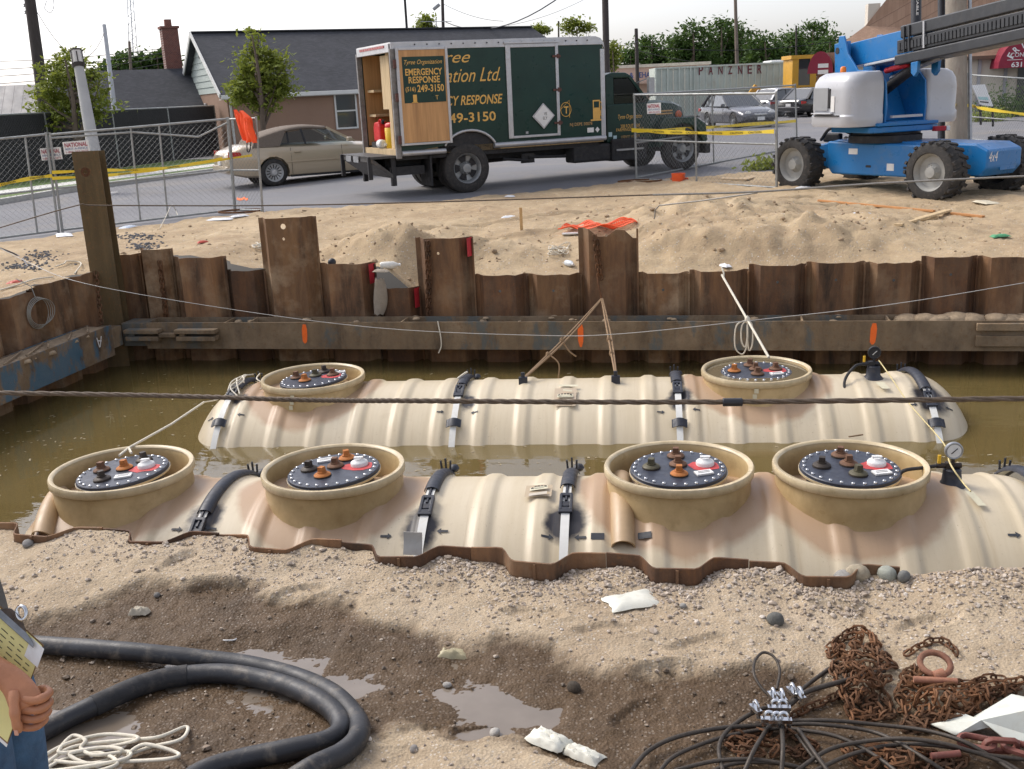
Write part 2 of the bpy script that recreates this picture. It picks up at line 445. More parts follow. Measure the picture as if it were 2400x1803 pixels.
def dirt_mat(name, kind):
    m, nt, b = _mat(name)
    v = coords(nt, 'Position')
    n1 = nz(nt, v, 1.3, 8, .62, .3)
    if kind == 'near': c = ramp(nt, n1, [(.3, (.37, .28, .185)), (.52, (.45, .355, .24)), (.75, (.49, .40, .295))])
    else: c = ramp(nt, n1, [(.3, (.38, .27, .15)), (.52, (.49, .365, .215)), (.75, (.55, .43, .27))])
    n2 = nz(nt, v, 9, 8, .7); c = mix(nt, ramp(nt, n2, [(.42, g3(0)), (.62, g3(.42))]), c, (.27, .19, .115))
    if kind == 'far': c = mix(nt, math_n(nt, 'MULTIPLY', ramp(nt, nz(nt, v, .55, 4, .6), [(.45, g3(0)), (.62, g3(.8))]), ramp(nt, nz(nt, v, 5, 8, .75), [(.4, g3(.1)), (.6, g3(1))])), c, (.30, .2, .11))
    vo = N(nt, 'ShaderNodeTexVoronoi'); vo.inputs['Scale'].default_value = 75 if kind == 'near' else 40; vo.inputs['Randomness'].default_value = 1; L(nt, v, vo.inputs['Vector'])
    sp = N(nt, 'ShaderNodeSeparateColor'); L(nt, vo.outputs['Color'], sp.inputs[0])
    pick = math_n(nt, 'GREATER_THAN', sp.outputs[0], .70 if kind == 'near' else .86)
    edge = math_n(nt, 'LESS_THAN', vo.outputs['Distance'], .42)
    pk = math_n(nt, 'MULTIPLY', pick, edge)
    peb = ramp(nt, sp.outputs[1], [(0, (.17, .14, .115)), (.4, (.36, .31, .25)), (.75, (.5, .44, .36)), (1, (.62, .57, .5))])
    c = mix(nt, math_n(nt, 'MULTIPLY', pk, .8), c, peb)
    n4 = nz(nt, v, 160, 4, .8); c = mix(nt, .22, c, ramp(nt, n4, [(.35, (.16, .12, .08)), (.65, (.62, .53, .4))]))
    rough = .93
    if kind == 'near':
        at = N(nt, 'ShaderNodeAttribute'); at.attribute_name = 'wet'
        wetc = ramp(nt, nz(nt, v, 4, 8, .7), [(.3, (.055, .033, .016)), (.55, (.095, .058, .029)), (.78, (.15, .096, .052))])
        wetc = mix(nt, math_n(nt, 'MULTIPLY', pk, .55), wetc, mix(nt, .5, peb, (.13, .085, .05)))
        wetc = mix(nt, .25, wetc, ramp(nt, n4, [(.35, (.02, .013, .008)), (.65, (.2, .13, .07))]))
        c = mix(nt, at.outputs['Fac'], c, wetc)
        rg = ramp(nt, at.outputs['Fac'], [(0, g3(.95)), (1, g3(.6))])
        L(nt, rg, b.inputs['Roughness'])
    else: b.inputs['Roughness'].default_value = rough
    L(nt, c, b.inputs['Base Color']); b.inputs['Specular IOR Level'].default_value = .25
    h = mix(nt, .5, nz(nt, v, 55, 8, .75), vo.outputs['Distance'])
    bump(nt, b, h, .55, .02)
    return m
SAND = dirt_mat('dry_sand', 'far'); NEARM = dirt_mat('near_soil', 'near')

# near bank ---------------------------------------------------------
mb = MB(); wet = []
us = [-30, -14, -9, -7] + [-5.2 + .016 * i for i in range(int(8.4 / .016))] + [3.3, 4.5, 7, 14, 30]
vs_ = [-30, -10, -3, 0, 1.5, 2.3] + [2.7 + .4 * i / 8 for i in range(8)] + [3.1 + .014 * i for i in range(int(1.46 / .014))]
rows = vs_ + [None] * 8
for j, v in enumerate(rows):
    for u in us:
        if v is None: vv = 4.55 + (near_edge(u) - .005 - 4.55) * (j - len(vs_) + 1) / 8
        else: vv = v
        p = pit(u, vv)
        if -5.5 < u < 3.4 and vv > 2.5: h, w = NEAR(p.x, p.y)
        else: h, w = -.03, 0.
        mb.v.append((p.x, p.y, h)); wet.append(w)
n = len(us)
mb.f = [(j * n + i, j * n + i + 1, (j + 1) * n + i + 1, (j + 1) * n + i) for j in range(len(rows) - 1) for i in range(n - 1)]
o = obj('near_bank', mb, NEARM, smooth=180); o['kind'] = 'structure'
at = o.data.attributes.new('wet', 'FLOAT', 'POINT'); at.data.foreach_set('value', wet)

# puddle sheets (muddy water standing in the hollows)
m, nt, b = _mat('puddle_water')
v = coords(nt, 'Position'); L(nt, ramp(nt, nz(nt, v, 3, 4, .6), [(.3, (.155, .125, .095)), (.7, (.22, .18, .14))]), b.inputs['Base Color'])
b.inputs['Roughness'].default_value = .07; b.inputs['Specular IOR Level'].default_value = .7
bump(nt, b, nz(nt, v, 9, 3, .5), .05, .02)
for P, dz in ((PUD1, 0), (PUD2, .006)):
    xs = [p[0] for p in P]; ys = [p[1] for p in P]
    o = obj('puddle', MB().add([(min(xs) - .1, min(ys) - .1, PUDDLE_Z - .03 + dz), (max(xs) + .1, min(ys) - .1, PUDDLE_Z - .03 + dz), (max(xs) + .1, max(ys) + .1, PUDDLE_Z - .03 + dz), (min(xs) - .1, max(ys) + .1, PUDDLE_Z - .03 + dz)], [(0, 1, 2, 3)]), m)
    o['kind'] = 'structure'

# far and left dirt --------------------------------------------------
mb = MB(); us = [-24 + .5 * i for i in range(16)] + [-16 + .14 * i for i in range(40)] + [-10.4 + .062 * i for i in range(258)] + [5.7 + .2 * i for i in range(50)] + [16, 20, 26, 32]
ts = [0, .03, .06] + [.10 + .065 * i for i in range(150)] + [9.9 + .2 * i for i in range(25)]
def far_edge(u):
    for (a, t), (b_, _) in zip(FARP, FARP[1:]):
        if a <= u < b_:
            k = (u - a) / (b_ - a); return V_FAR + .07 - .14 * min(1, max(0, (k - .08) / .12)) * min(1, max(0, (.92 - k) / .12)) + .02
    return V_FAR + .08
for t in ts:
    for u in us:
        p = pit(u, far_edge(u) + t) if u > U_LEFT else pit(u, V_FAR + .08 + t)
        mb.v.append((p.x, p.y, DIRT(p.x, p.y)))
n = len(us)
mb.f = [(j * n + i, j * n + i + 1, (j + 1) * n + i + 1, (j + 1) * n + i) for j in range(len(ts) - 1) for i in range(n - 1)]
o = obj('dirt_lot', mb, SAND, smooth=180); o['kind'] = 'structure'
mb = MB(); us = [-24, -18, -14] + [-12 + .09 * i for i in range(41)] + [U_LEFT - .09]; vs2 = [2.0, 4.0, 6.0, 7.5, 8.5] + [9.0 + .08 * i for i in range(48)]
vs2[-1] = V_FAR + .09
def left_edge(v): return U_LEFT - .09 + .16 * wave(v, 9.1, .70)
for v in vs2:
    for i, u in enumerate(us):
        uu = left_edge(v) - .01 if i == len(us) - 1 else u
        p = pit(uu, v); h = DIRT(p.x, p.y) if v < V_FAR else DIRT(p.x, p.y)
        mb.v.append((p.x, p.y, h))
n = len(us)
mb.f = [(j * n + i, j * n + i + 1, (j + 1) * n + i + 1, (j + 1) * n + i) for j in range(len(vs2) - 1) for i in range(n - 1)]
o = obj('dirt_bank', mb, SAND, smooth=180); o['kind'] = 'structure'

# street ---------------------------------------------------------------
def asphalt(name, lo, hi):
    m, nt, b = _mat(name); v = coords(nt, 'Position')
    c = ramp(nt, nz(nt, v, .35, 8, .6, .4), [(.3, lo), (.7, hi)])
    c = mix(nt, .28, c, ramp(nt, nz(nt, v, 70, 4, .8), [(.3, (.05, .05, .055)), (.7, (.34, .34, .345))]))
    st = nz(nt, coords(nt, 'Position', (.5, .5, 1)), .9, 8, .7, .8)
    c = mix(nt, ramp(nt, st, [(.5, g3(0)), (.72, g3(.5))]), c, (.30, .265, .22))
    L(nt, c, b.inputs['Base Color']); b.inputs['Roughness'].default_value = .88; b.inputs['Specular IOR Level'].default_value = .3
    bump(nt, b, nz(nt, v, 90, 5, .7), .3, .01); return m
ASPH = asphalt('asphalt', (.165, .166, .178), (.215, .216, .228))
mb = MB(); xs = [-60, -40, -30] + [-24 + .5 * i for i in range(97)] + [26, 32, 45, 60]; ts = [0, .1, .2, .4, .7] + [1 + .5 * i for i in range(40)] + [21.5, 25, 32, 45, 60, 80]
for t in ts:
    for x in xs:
        y = interp(BORDER, x) - 1.1 + t; mb.v.append((x, y, G(x, y)))
n = len(xs); mb.f = [(j * n + i, j * n + i + 1, (j + 1) * n + i + 1, (j + 1) * n + i) for j in range(len(ts) - 1) for i in range(n - 1)]
o = obj('street', mb, ASPH, smooth=180); o['kind'] = 'structure'
GROUNDM = M('far_ground', (.16, .155, .13), .95, 0, .25, .05, col2=(.19, .2, .13), kind='Position')
mb = MB()
mb.add([(-900, 60, .44), (900, 60, .44), (900, 1400, .44), (-900, 1400, .44)], [(0, 1, 2, 3)])
mb.add([(-900, -200, -.2), (-30, -200, -.2), (-24.5, 60, .0), (-900, 60, .2)], [(0, 1, 2, 3)])
mb.add([(31, -200, -.2), (900, -200, -.2), (900, 60, .2), (33, 60, .2)], [(0, 1, 2, 3)])
mb.add([(-30, -200, -.2), (31, -200, -.2), (31, -29, -.1), (-30, -29, -.1)], [(0, 1, 2, 3)])
o = obj('ground', mb, GROUNDM); o['kind'] = 'structure'

# pavement, kerb and verge along the side street on the left
GRASSM = M('mown_grass', (.075, .13, .03), .9, 0, .35, 2.5, col2=(.13, .19, .05), bmp=.6, bscale=40, kind='Position')
CONC = M('pale_concrete', (.44, .43, .40), .85, 0, .12, 1.5, dirt=.4, bmp=.2, kind='Position')
k0, k1 = ug(0, 480), ug(480, 408); kd = (k1 - k0); kd.z = 0; kd.normalize(); kn = Vector((-kd.y, kd.x, 0))
def strip(name, a, b_, h, mat, s0=-9, s1=14.5, th=.0):
    mb = MB(); n = 46
    for i in range(n + 1):
        s = s0 + (s1 - s0) * i / n
        for off, hz in ((a, h - th), (a, h), (b_, h), (b_, h - th)):
            p = k0 + kd * s + kn * off; mb.v.append((p.x, p.y, G(p.x, p.y) + hz))
    for i in range(n):
        for k in range(3): mb.f.append((i * 4 + k, (i + 1) * 4 + k, (i + 1) * 4 + k + 1, i * 4 + k + 1))
    o = obj(name, mb, mat, fix=True); o['kind'] = 'structure'; return o
strip('kerb', 0, .22, .13, CONC, th=.18)
strip('verge', .22, .9, .118, GRASSM, th=.1)
strip('pavement', .9, 1.9, .124, M('pavement_slab', (.6, .59, .55), .85, 0, .1, 2, dirt=.3, kind='Position'), th=.1)
strip('lawn', 1.9, 7.0, .112, GRASSM, th=.1)
# ------------------------------------------------------------------ the pit: sheet piles, wales, water
WATER_Z = -1.0
RUST = rust_mat('rusty_sheet_pile', base=(.155, .09, .052), hi=(.28, .155, .075))
RUST2 = rust_mat('muddy_sheet_pile', base=(.15, .088, .048), hi=(.25, .145, .07), mud=(.33, .25, .165), mudamt=.75)
RUSTD = rust_mat('dark_sheet_pile', base=(.09, .05, .03), hi=(.17, .085, .04), mud=(.2, .14, .09), mudamt=.3)
WALE = rust_mat('muddy_wale', base=(.21, .16, .105), hi=(.27, .20, .125), dark=(.11, .085, .06), mud=(.36, .285, .195), mudamt=.6, streak=.4, paint=(.12, .145, .15), pamt=-.02)
WALEB = rust_mat('blue_wale', base=(.16, .12, .08), hi=(.23, .16, .09), mud=(.30, .23, .16), mudamt=.5, streak=.5, paint=(.06, .145, .22), pamt=.03)
POSTM = rust_mat('olive_post', base=(.085, .062, .032), hi=(.12, .085, .042), dark=(.05, .036, .022), mud=(.13, .095, .055), mudamt=.4, streak=.08)
ORANGE = M('orange_spray_paint', (.95, .16, .02), .7, 0, .1, 20)
REDP = M('red_spray_paint', (.42, .018, .03), .7, 0, .2, 14)
MUDM = M('dried_mud', (.36, .27, .175), .95, 0, .25, 14, bmp=.6, bscale=50, kind='Position')

def cut(o, cyls):
    """real round holes through a plate"""
    c = MB()
    for a, b_, r in cyls: c.cyl(a, b_, r, n=14)
    k = obj('cutter', c, None, o.parent)
    md = o.modifiers.new('cut', 'BOOLEAN'); md.object = k; md.solver = 'EXACT'
    bpy.context.view_layer.update()
    me = bpy.data.meshes.new_from_object(o.evaluated_get(bpy.context.evaluated_depsgraph_get()))
    o.modifiers.clear(); o.data = me; bpy.data.objects.remove(k)
def sheet_pile(parent, P, a, b, top, bot, amp, mat, ragged=0.0, flip=False, seed=0, end=.08, diag=.12, th=.012, topf=None):
    """one corrugated pile between stations a and b; P(s, off) -> world xy of the wall line, off>0 land side"""
    ks = [0, .03, end, end + diag, .35, .5, .65, 1 - end - diag, 1 - end, .97, 1]
    mb = MB(); n = len(ks)
    prof = []
    for k in ks:
        e = min(1, max(0, (k - end) / diag)) * min(1, max(0, (1 - end - k) / diag))
        prof.append(amp * (1 - 2 * e))
    rnd = random.Random(seed)
    for off in (0, th):
        for i, k in enumerate(ks):
            q = P(a + (b - a) * (k * .995 + .0025), prof[i] + off)
            tz = top + ragged * (rnd.random() - .5) + (topf(k) if topf else 0)
            mb.v += [(q.x, q.y, bot), (q.x, q.y, tz)]
        rnd = random.Random(seed)
    w = 2 * n
    for i in range(n - 1):
        mb.f += [(2 * i, 2 * i + 2, 2 * i + 3, 2 * i + 1), (w + 2 * i + 2, w + 2 * i, w + 2 * i + 1, w + 2 * i + 3), (2 * i + 1, 2 * i + 3, w + 2 * i + 3, w + 2 * i + 1), (w + 2 * i, w + 2 * i + 2, 2 * i + 2, 2 * i)]
    mb.f += [(0, 1, w + 1, w), (2 * n - 1, 2 * n - 2, w + 2 * n - 2, w + 2 * n - 1)]
    o = obj('sheet_pile', mb, mat, parent, fix=True)
    # interlock bead along the joint
    q0 = P(b - .004, amp * .55)
    lk = MB().tube([(q0.x, q0.y, bot), (q0.x, q0.y, top - .02)], .014, 6); obj('interlock', lk, mat, o, smooth=60)
    return o
FW = lambda s, off: pit(s, V_FAR + off)
far_wall = thing('sheet_piling', 'long rusty sheet pile wall on the far side of the pit, tops uneven', 'sheet piling')
RAGJ = lambda k: (.0 if k < .25 else -.10 if k < .62 else -.02 - .12 * (k > .85))
for i in range(len(FARP) - 1):
    (a, t), (b_, _) = FARP[i], FARP[i + 1]
    tall = t > .55
    mat = [RUST, RUST2, RUST, RUSTD, RUST2][i % 5] if i < 12 else [RUST, RUSTD, RUST][i % 3]
    if i == 6: mat = RUSTD
    o = sheet_pile(far_wall, FW, a - (.03 if tall else 0), b_, t, -2.6, .07, mat, ragged=.012, seed=i, topf=RAGJ if i == 10 else None)
    if i == 4: cut(o, [((*pit(a + .37, V_FAR - .3)[:2], t - .11), (*pit(a + .37, V_FAR + .3)[:2], t - .11), .037), ((*pit(a + .36, V_FAR - .3)[:2], t - .27), (*pit(a + .36, V_FAR + .3)[:2], t - .27), .02)])
    if i == 7: cut(o, [((*pit(a + .3, V_FAR - .3)[:2], t - .19), (*pit(a + .3, V_FAR + .3)[:2], t - .19), .018)])
    if i in (8, 9, 11, 13, 14, 15, 16): cut(o, [((*pit((a + b_) / 2, V_FAR - .3)[:2], t - .2), (*pit((a + b_) / 2, V_FAR + .3)[:2], t - .2), .017)])
    if i in (5, 7, 6):     # red paint down the right edge
        mk = MB(); x1 = b_ - .012; x0 = x1 - .075
        q = [pit(x0 + .04, V_FAR - .02 - .058), pit(x1, V_FAR + .055)]
        z1, z0 = t - .005, t - (.26 if i != 7 else .24)
        mk.add([(*q[0][:2], z0), (*q[1][:2], z0), (*q[1][:2], z1), (*q[0][:2], z1)], [(0, 1, 2, 3)])
        part(obj('paint_mark', mk, REDP, o), 'red spray paint down the edge of the pile')
LW = lambda s, off: pit(U_LEFT - off, s)
left_wall = thing('sheet_piling', 'short rusty sheet pile wall on the left side of the pit', 'sheet piling')
for i in range(10):
    a = 12.55 - .70 * (i + 1)
    sheet_pile(left_wall, LW, a, a + .70, .30 + .02 * math.sin(i * 2.1), -2.6, .07, [RUST, RUST2][i % 2], ragged=.02, seed=40 + i)
NWL = lambda s, off: pit(s, V_NEAR_B - .07 - off)
near_wall = thing('sheet_piling', 'rusty sheet pile wall edge sticking out of the gravel nearest the camera', 'sheet piling')
NEARTOP = [(-8, .06), (-3.6, .095), (-3.0, .085), (-2.3, .075), (-1.5, .06), (0, .065), (.75, .05), (.9, -.25), (9, -.25)]
for i in range(-9, 13):
    a = -1.285 + .70 * i; a2 = a + .70; uc = (a + a2) / 2
    if uc < -8 or uc > 8: continue
    tp = interp(NEARTOP, uc)
    # pile runs from land flange centre; pit side at the ends
    ks = [0, .2, .24, .27, .29, .32, .34, .37, .42, .58, .63, .66, .68, .71, .73, .76, .8, 1.0]; pr = [near_edge(a + .70 * k) for k in ks]
    mb = MB()
    for off in (0, -.012):
        for k, v in zip(ks, pr):
            q = pit(a + .70 * (k * .996 + .002), v - off * 1.0)
            tz = tp + .012 * noise.noise(Vector((uc * 3, k * 2, 1))) + (.02 if .3 < k < .7 and uc < -1 else 0) * 0
            mb.v += [(q.x, q.y, -2.6), (q.x, q.y, tz)]
    n = len(ks); w = 2 * n
    for j in range(n - 1):
        mb.f += [(2 * j, 2 * j + 2, 2 * j + 3, 2 * j + 1), (w + 2 * j + 2, w + 2 * j, w + 2 * j + 1, w + 2 * j + 3), (2 * j + 1, 2 * j + 3, w + 2 * j + 3, w + 2 * j + 1)]
    mb.f += [(0, 1, w + 1, w), (w - 1, w - 2, 2 * w - 2, 2 * w - 1)]
    o = obj('sheet_pile', mb, RUSTD if i % 2 else RUST, near_wall, smooth=50, fix=True)
    q = pit(a + .36, near_edge(a + .36) - .004); obj('interlock', MB().box((q.x, q.y, tp - .405), (.014, .012, .8)), RUST, o)
    if abs(uc + 1.63) < .36 and False: pass
    if i == 0:
        h = uplane(1008, 1323, pit(0, V_NEAR_B), pe_v); d_ = (h - cC).normalized()
# wale beams: H sections lying on their side
def hbeam(parent, P, s0, s1, v0, ztop, zbot, depth, mat, name='beam', sgn=1):
    """front flange face at v0, web horizontal at mid height, back flange depth behind"""
    mb = MB(); zm = (ztop + zbot) / 2
    def bx(sa, sb, va, vb, za, zb):
        mb.add([P(sa, va, za), P(sb, va, za), P(sb, vb, za), P(sa, vb, za), P(sa, va, zb), P(sb, va, zb), P(sb, vb, zb), P(sa, vb, zb)], [(3, 2, 1, 0), (4, 5, 6, 7), (0, 1, 5, 4), (1, 2, 6, 5), (2, 3, 7, 6), (3, 0, 4, 7)])
    t = .022
    bx(s0, s1, v0, v0 + t, zbot, ztop); bx(s0, s1, v0 + depth - t, v0 + depth, zbot, ztop); bx(s0, s1, v0 + t + .001, v0 + depth - t - .001, zm - .012, zm + .012)
    return obj(name, mb, mat, parent, fix=True), bx
ZW1, ZW0 = -.385, -.735
uw0 = to_pit(uplane(282, 760, pit(0, V_WALE), pe_v))[0]
wale = thing('steel_wale', 'long muddy steel wale beam along the foot of the far sheet pile wall', 'steel beam')
hbeam(wale, lambda s, v, z: pit(s, v, z), uw0 + .35, 9.0, V_WALE, ZW1, ZW0, .35, WALE)
def plate(parent, u0, u1, v0, v1, z0, z1, mat, name, bev=0.004):
    mb = MB(); mb.add([pit(u0, v0, z0), pit(u1, v0, z0), pit(u1, v1, z0), pit(u0, v1, z0), pit(u0, v0, z1), pit(u1, v0, z1), pit(u1, v1, z1), pit(u0, v1, z1)], [(3, 2, 1, 0), (4, 5, 6, 7), (0, 1, 5, 4), (1, 2, 6, 5), (2, 3, 7, 6), (3, 0, 4, 7)])
    return obj(name, mb, mat, parent, bevel=bev, fix=True)
for px in (520, 575, 935, 1880, 2085):      # stiffener plates across the trough
    u = to_pit(uplane(px, 745, pit(0, V_WALE), pe_v))[0]; plate(wale, u, u + .02, V_WALE + .024, V_WALE + .326, -.545, ZW1 - .005, WALE, 'stiffener', .002)
for k, px in enumerate((716, 1361, 2048)):
    u = to_pit(uplane(px, 790, pit(0, V_WALE), pe_v))[0]
    mb = MB(); zs = [(-.41, .02), (-.47, .035), (-.55, .035), (-.63, .03), (-.70 if k == 1 else -.66, .012)]
    for z, w in zs: mb.v += [pit(u - w + .05 * (z + .4) * (k != 1), V_WALE - .0025, z), pit(u + w + .05 * (z + .4) * (k != 1), V_WALE - .0025, z)]
    mb.f = [(2 * i, 2 * i + 1, 2 * i + 3, 2 * i + 2) for i in range(4)]
    part(obj('paint_mark', mb, ORANGE, wale), 'short vertical stroke of orange spray paint')
# pinned splice at the left end of the wale: end block, two slotted links
ub = uw0
plate(wale, ub, ub + .36, V_WALE + .02, V_WALE + .33, ZW0 + .03, ZW1 - .01, WALE, 'end_block')
for px0, px1 in ((292, 372), (410, 505)):
    a = to_pit(uplane(px0, 790, pit(0, V_WALE - .12), pe_v))[0]; b_ = to_pit(uplane(px1, 790, pit(0, V_WALE - .12), pe_v))[0]
    plate(wale, a, b_, V_WALE - .14, V_WALE - .004, -.505, -.455, WALE, 'splice_plate'); plate(wale, a + .02, b_ - .01, V_WALE - .14, V_WALE - .004, -.60, -.545, WALE, 'splice_plate')
    plate(wale, a + .05, a + .12, V_WALE - .10, V_WALE - .006, -.545, -.505, WALE, 'splice_pin')
a = to_pit(uplane(372, 790, pit(0, V_WALE - .12), pe_v))[0]; b_ = to_pit(uplane(410, 790, pit(0, V_WALE - .12), pe_v))[0]
plate(wale, a, b_, V_WALE - .12, V_WALE - .004, -.555, -.51, WALE, 'splice_pin')
u = to_pit(uplane(2286, 790, pit(0, V_WALE), pe_v))[0]      # right-hand splice with a slot
plate(wale, u, u + 1.6, V_WALE - .05, V_WALE - .003, -.49, -.41, WALE, 'splice_plate'); plate(wale, u, u + 1.6, V_WALE - .05, V_WALE - .003, -.67, -.55, WALE, 'splice_plate')
# soil spilled along the wale
mb = MB()
rr = random.Random(5)
for i in range(150):
    u = rr.uniform(-6.5, 6) if i < 60 else rr.uniform(2.0, 6.5); p = pit(u, V_WALE + rr.uniform(.22, .42), ZW1 + rr.uniform(-.05, -.005)); r = rr.uniform(.015, .06) if i < 60 else rr.uniform(.05, .2)
    mb.lathe([(0.001, -r * .3), (r, -r * .25), (r * .75, r * .12), (r * .3, r * .24), (.001, r * .27)], 9, p)
o = obj('spilled_soil', mb, MUDM, smooth=180); tag(o, 'crumbs of soil lying along the top of the far wale beam', 'soil', kind='stuff')
lwale = thing('steel_wale', 'blue painted muddy steel wale beam on the left side of the pit', 'steel beam')
LP = lambda s, v, z: pit(U_LWALE - v, s, z)
hbeam(lwale, LP, 5.2, 11.95, 0.0, -.34, -.74, .34, WALEB)
mb = MB()
for i in range(70):
    p = LP(rr.uniform(9.4, 11.9), rr.uniform(.03, .3), -.36 + rr.uniform(-.04, .0)); r = rr.uniform(.03, .09)
    mb.lathe([(0.001, -r * .3), (r, -r * .25), (r * .8, r * .15), (.001, r * .3)], 7, p)
for i in range(6): mb.bar(LP(9.5 + .4 * i, .05, -.33), LP(9.9 + .4 * i + rr.uniform(-.2, .2), .25, -.325), .02, .015)
mb.add([LP(9.0, .02, -.36), LP(11.9, .02, -.36), LP(11.9, .32, -.35), LP(9.0, .32, -.35)], [(0, 1, 2, 3)])
tag(obj('spilled_soil', mb, MUDM, smooth=180), 'dried mud and twigs filling the top of the left wale beam', 'soil', kind='stuff')
plate(lwale, U_LWALE - .3, U_LWALE - .02, 11.95, 12.2, -.66, -.40, WALE, 'end_plate')
# white paint mark near the end of the blue beam
mb = MB(); w0 = LP(11.65, -.003, -.42)
for a, b_ in (((11.6, -.43), (11.63, -.56)), ((11.7, -.43), (11.64, -.56)), ((11.61, -.47), (11.69, -.49))):
    p, q = LP(a[0], -.003, a[1]), LP(b_[0], -.003, b_[1]); mb.bar(p, q, .016, .002, up=pe_u)
part(obj('paint_mark', mb, WHITEP, lwale), 'white chalk mark')
# corner H post
pc = uplane(226, 480, pit(0, V_FAR - .28), pe_v); post = thing('steel_post', 'tall olive brown steel H post standing in the far left corner of the pit', 'steel post', (pc.x, pc.y, 0))
mb = MB(); zt = uplane(190, 354, pit(0, V_FAR - .28), pe_v).z
mb.bx(-.165, .165, -.16, -.14, -1.4, zt); mb.bx(-.165, .165, .12, .14, -1.4, zt - .01); mb.bx(-.008, .008, -.139, .119, -1.4, zt - .005)
post.rotation_euler = (0, 0, R(12)); po = obj('column', mb, POSTM, post, fix=True)
cut(po, [((-.03, -.4, zt - .26), (-.03, -.05, zt - .26), .025)])
part(obj('hole_stain', MB().lathe([(.028, 0), (.06, 0)], 14, (-.03, -.162, zt - .26), 'y'), rust_mat('bolt_rust', base=(.09, .04, .02), mudamt=0), post), 'rust ring round the bolt hole')

# water ----------------------------------------------------------------
m = bpy.data.materials.new('murky_water'); m.use_nodes = True; nt = m.node_tree; nt.nodes.clear()
out = N(nt, 'ShaderNodeOutputMaterial'); v = coords(nt, 'Position')
df = N(nt, 'ShaderNodeBsdfDiffuse'); L(nt, ramp(nt, nz(nt, v, .8, 4, .5), [(.3, (.23, .17, .06)), (.7, (.28, .21, .085))]), df.inputs['Color'])
tr = N(nt, 'ShaderNodeBsdfTransparent'); tr.inputs[0].default_value = (.95, .88, .7, 1)
gl = N(nt, 'ShaderNodeBsdfGlossy'); gl.inputs['Roughness'].default_value = .035
bp = N(nt, 'ShaderNodeBump'); bp.inputs['Strength'].default_value = .06; bp.inputs['Distance'].default_value = .05
L(nt, nz(nt, coords(nt, 'Position', (1, 2.2, 1)), 3.2, 3, .5), bp.inputs['Height']); L(nt, bp.outputs[0], gl.inputs['Normal'])
fr = N(nt, 'ShaderNodeFresnel'); fr.inputs[0].default_value = 1.62; L(nt, bp.outputs[0], fr.inputs['Normal'])
m1x = N(nt, 'ShaderNodeMixShader'); m1x.inputs[0].default_value = .55; L(nt, tr.outputs[0], m1x.inputs[1]); L(nt, df.outputs[0], m1x.inputs[2])
m2x = N(nt, 'ShaderNodeMixShader'); L(nt, fr.outputs[0], m2x.inputs[0]); L(nt, m1x.outputs[0], m2x.inputs[1]); L(nt, gl.outputs[0], m2x.inputs[2])
L(nt, m2x.outputs[0], out.inputs['Surface'])
va = N(nt, 'ShaderNodeVolumeAbsorption'); va.inputs['Color'].default_value = (.42, .26, .06, 1); va.inputs['Density'].default_value = 4.0; L(nt, va.outputs[0], out.inputs['Volume'])
c = [pit(-8.32, 4.72), pit(9.5, 4.72), pit(9.5, V_FAR + .1), pit(-8.32, V_FAR + .1)]
mb = MB().add([(p.x, p.y, z) for z in (-3.2, WATER_Z) for p in c], [(3, 2, 1, 0), (4, 5, 6, 7), (0, 1, 5, 4), (1, 2, 6, 5), (2, 3, 7, 6), (3, 0, 4, 7)])
o = obj('water', mb, m); o['kind'] = 'structure'
c = [pit(-9, 4), pit(10, 4), pit(10, 13.5), pit(-9, 13.5)]
o = obj('pit_floor', MB().add([(p.x, p.y, -3.4) for p in c], [(0, 1, 2, 3)]), MUDM); o['kind'] = 'structure'
SCUM = M('floating_scum', (.34, .28, .18), .9, 0, .3, 30)
mb = MB()
for i in range(520):
    u = rr.uniform(-7.8, 5.5); v_ = rr.uniform(5.8, 12.2) if i < 240 else rr.gauss(8.85, .35)
    if i < 90: u, v_ = rr.uniform(-7.8, -4.8), rr.uniform(7, 12)
    p = pit(u, v_, WATER_Z + .003); a = rr.random() * 3.1; l = rr.uniform(.006, .03) * (1.4 if rr.random() < .1 else 1); w = rr.uniform(.004, .012)
    ca, sa = math.cos(a), math.sin(a)
    mb.add([(p.x + ca * l * i_ - sa * w * j_, p.y + sa * l * i_ + ca * w * j_, p.z) for i_, j_ in ((-1, -.6), (.8, -1), (1, .7), (-.5, 1))], [(0, 1, 2, 3)])
tag(obj('floating_debris', mb, SCUM), 'specks of scum and debris floating on the brown water', 'debris', kind='stuff')
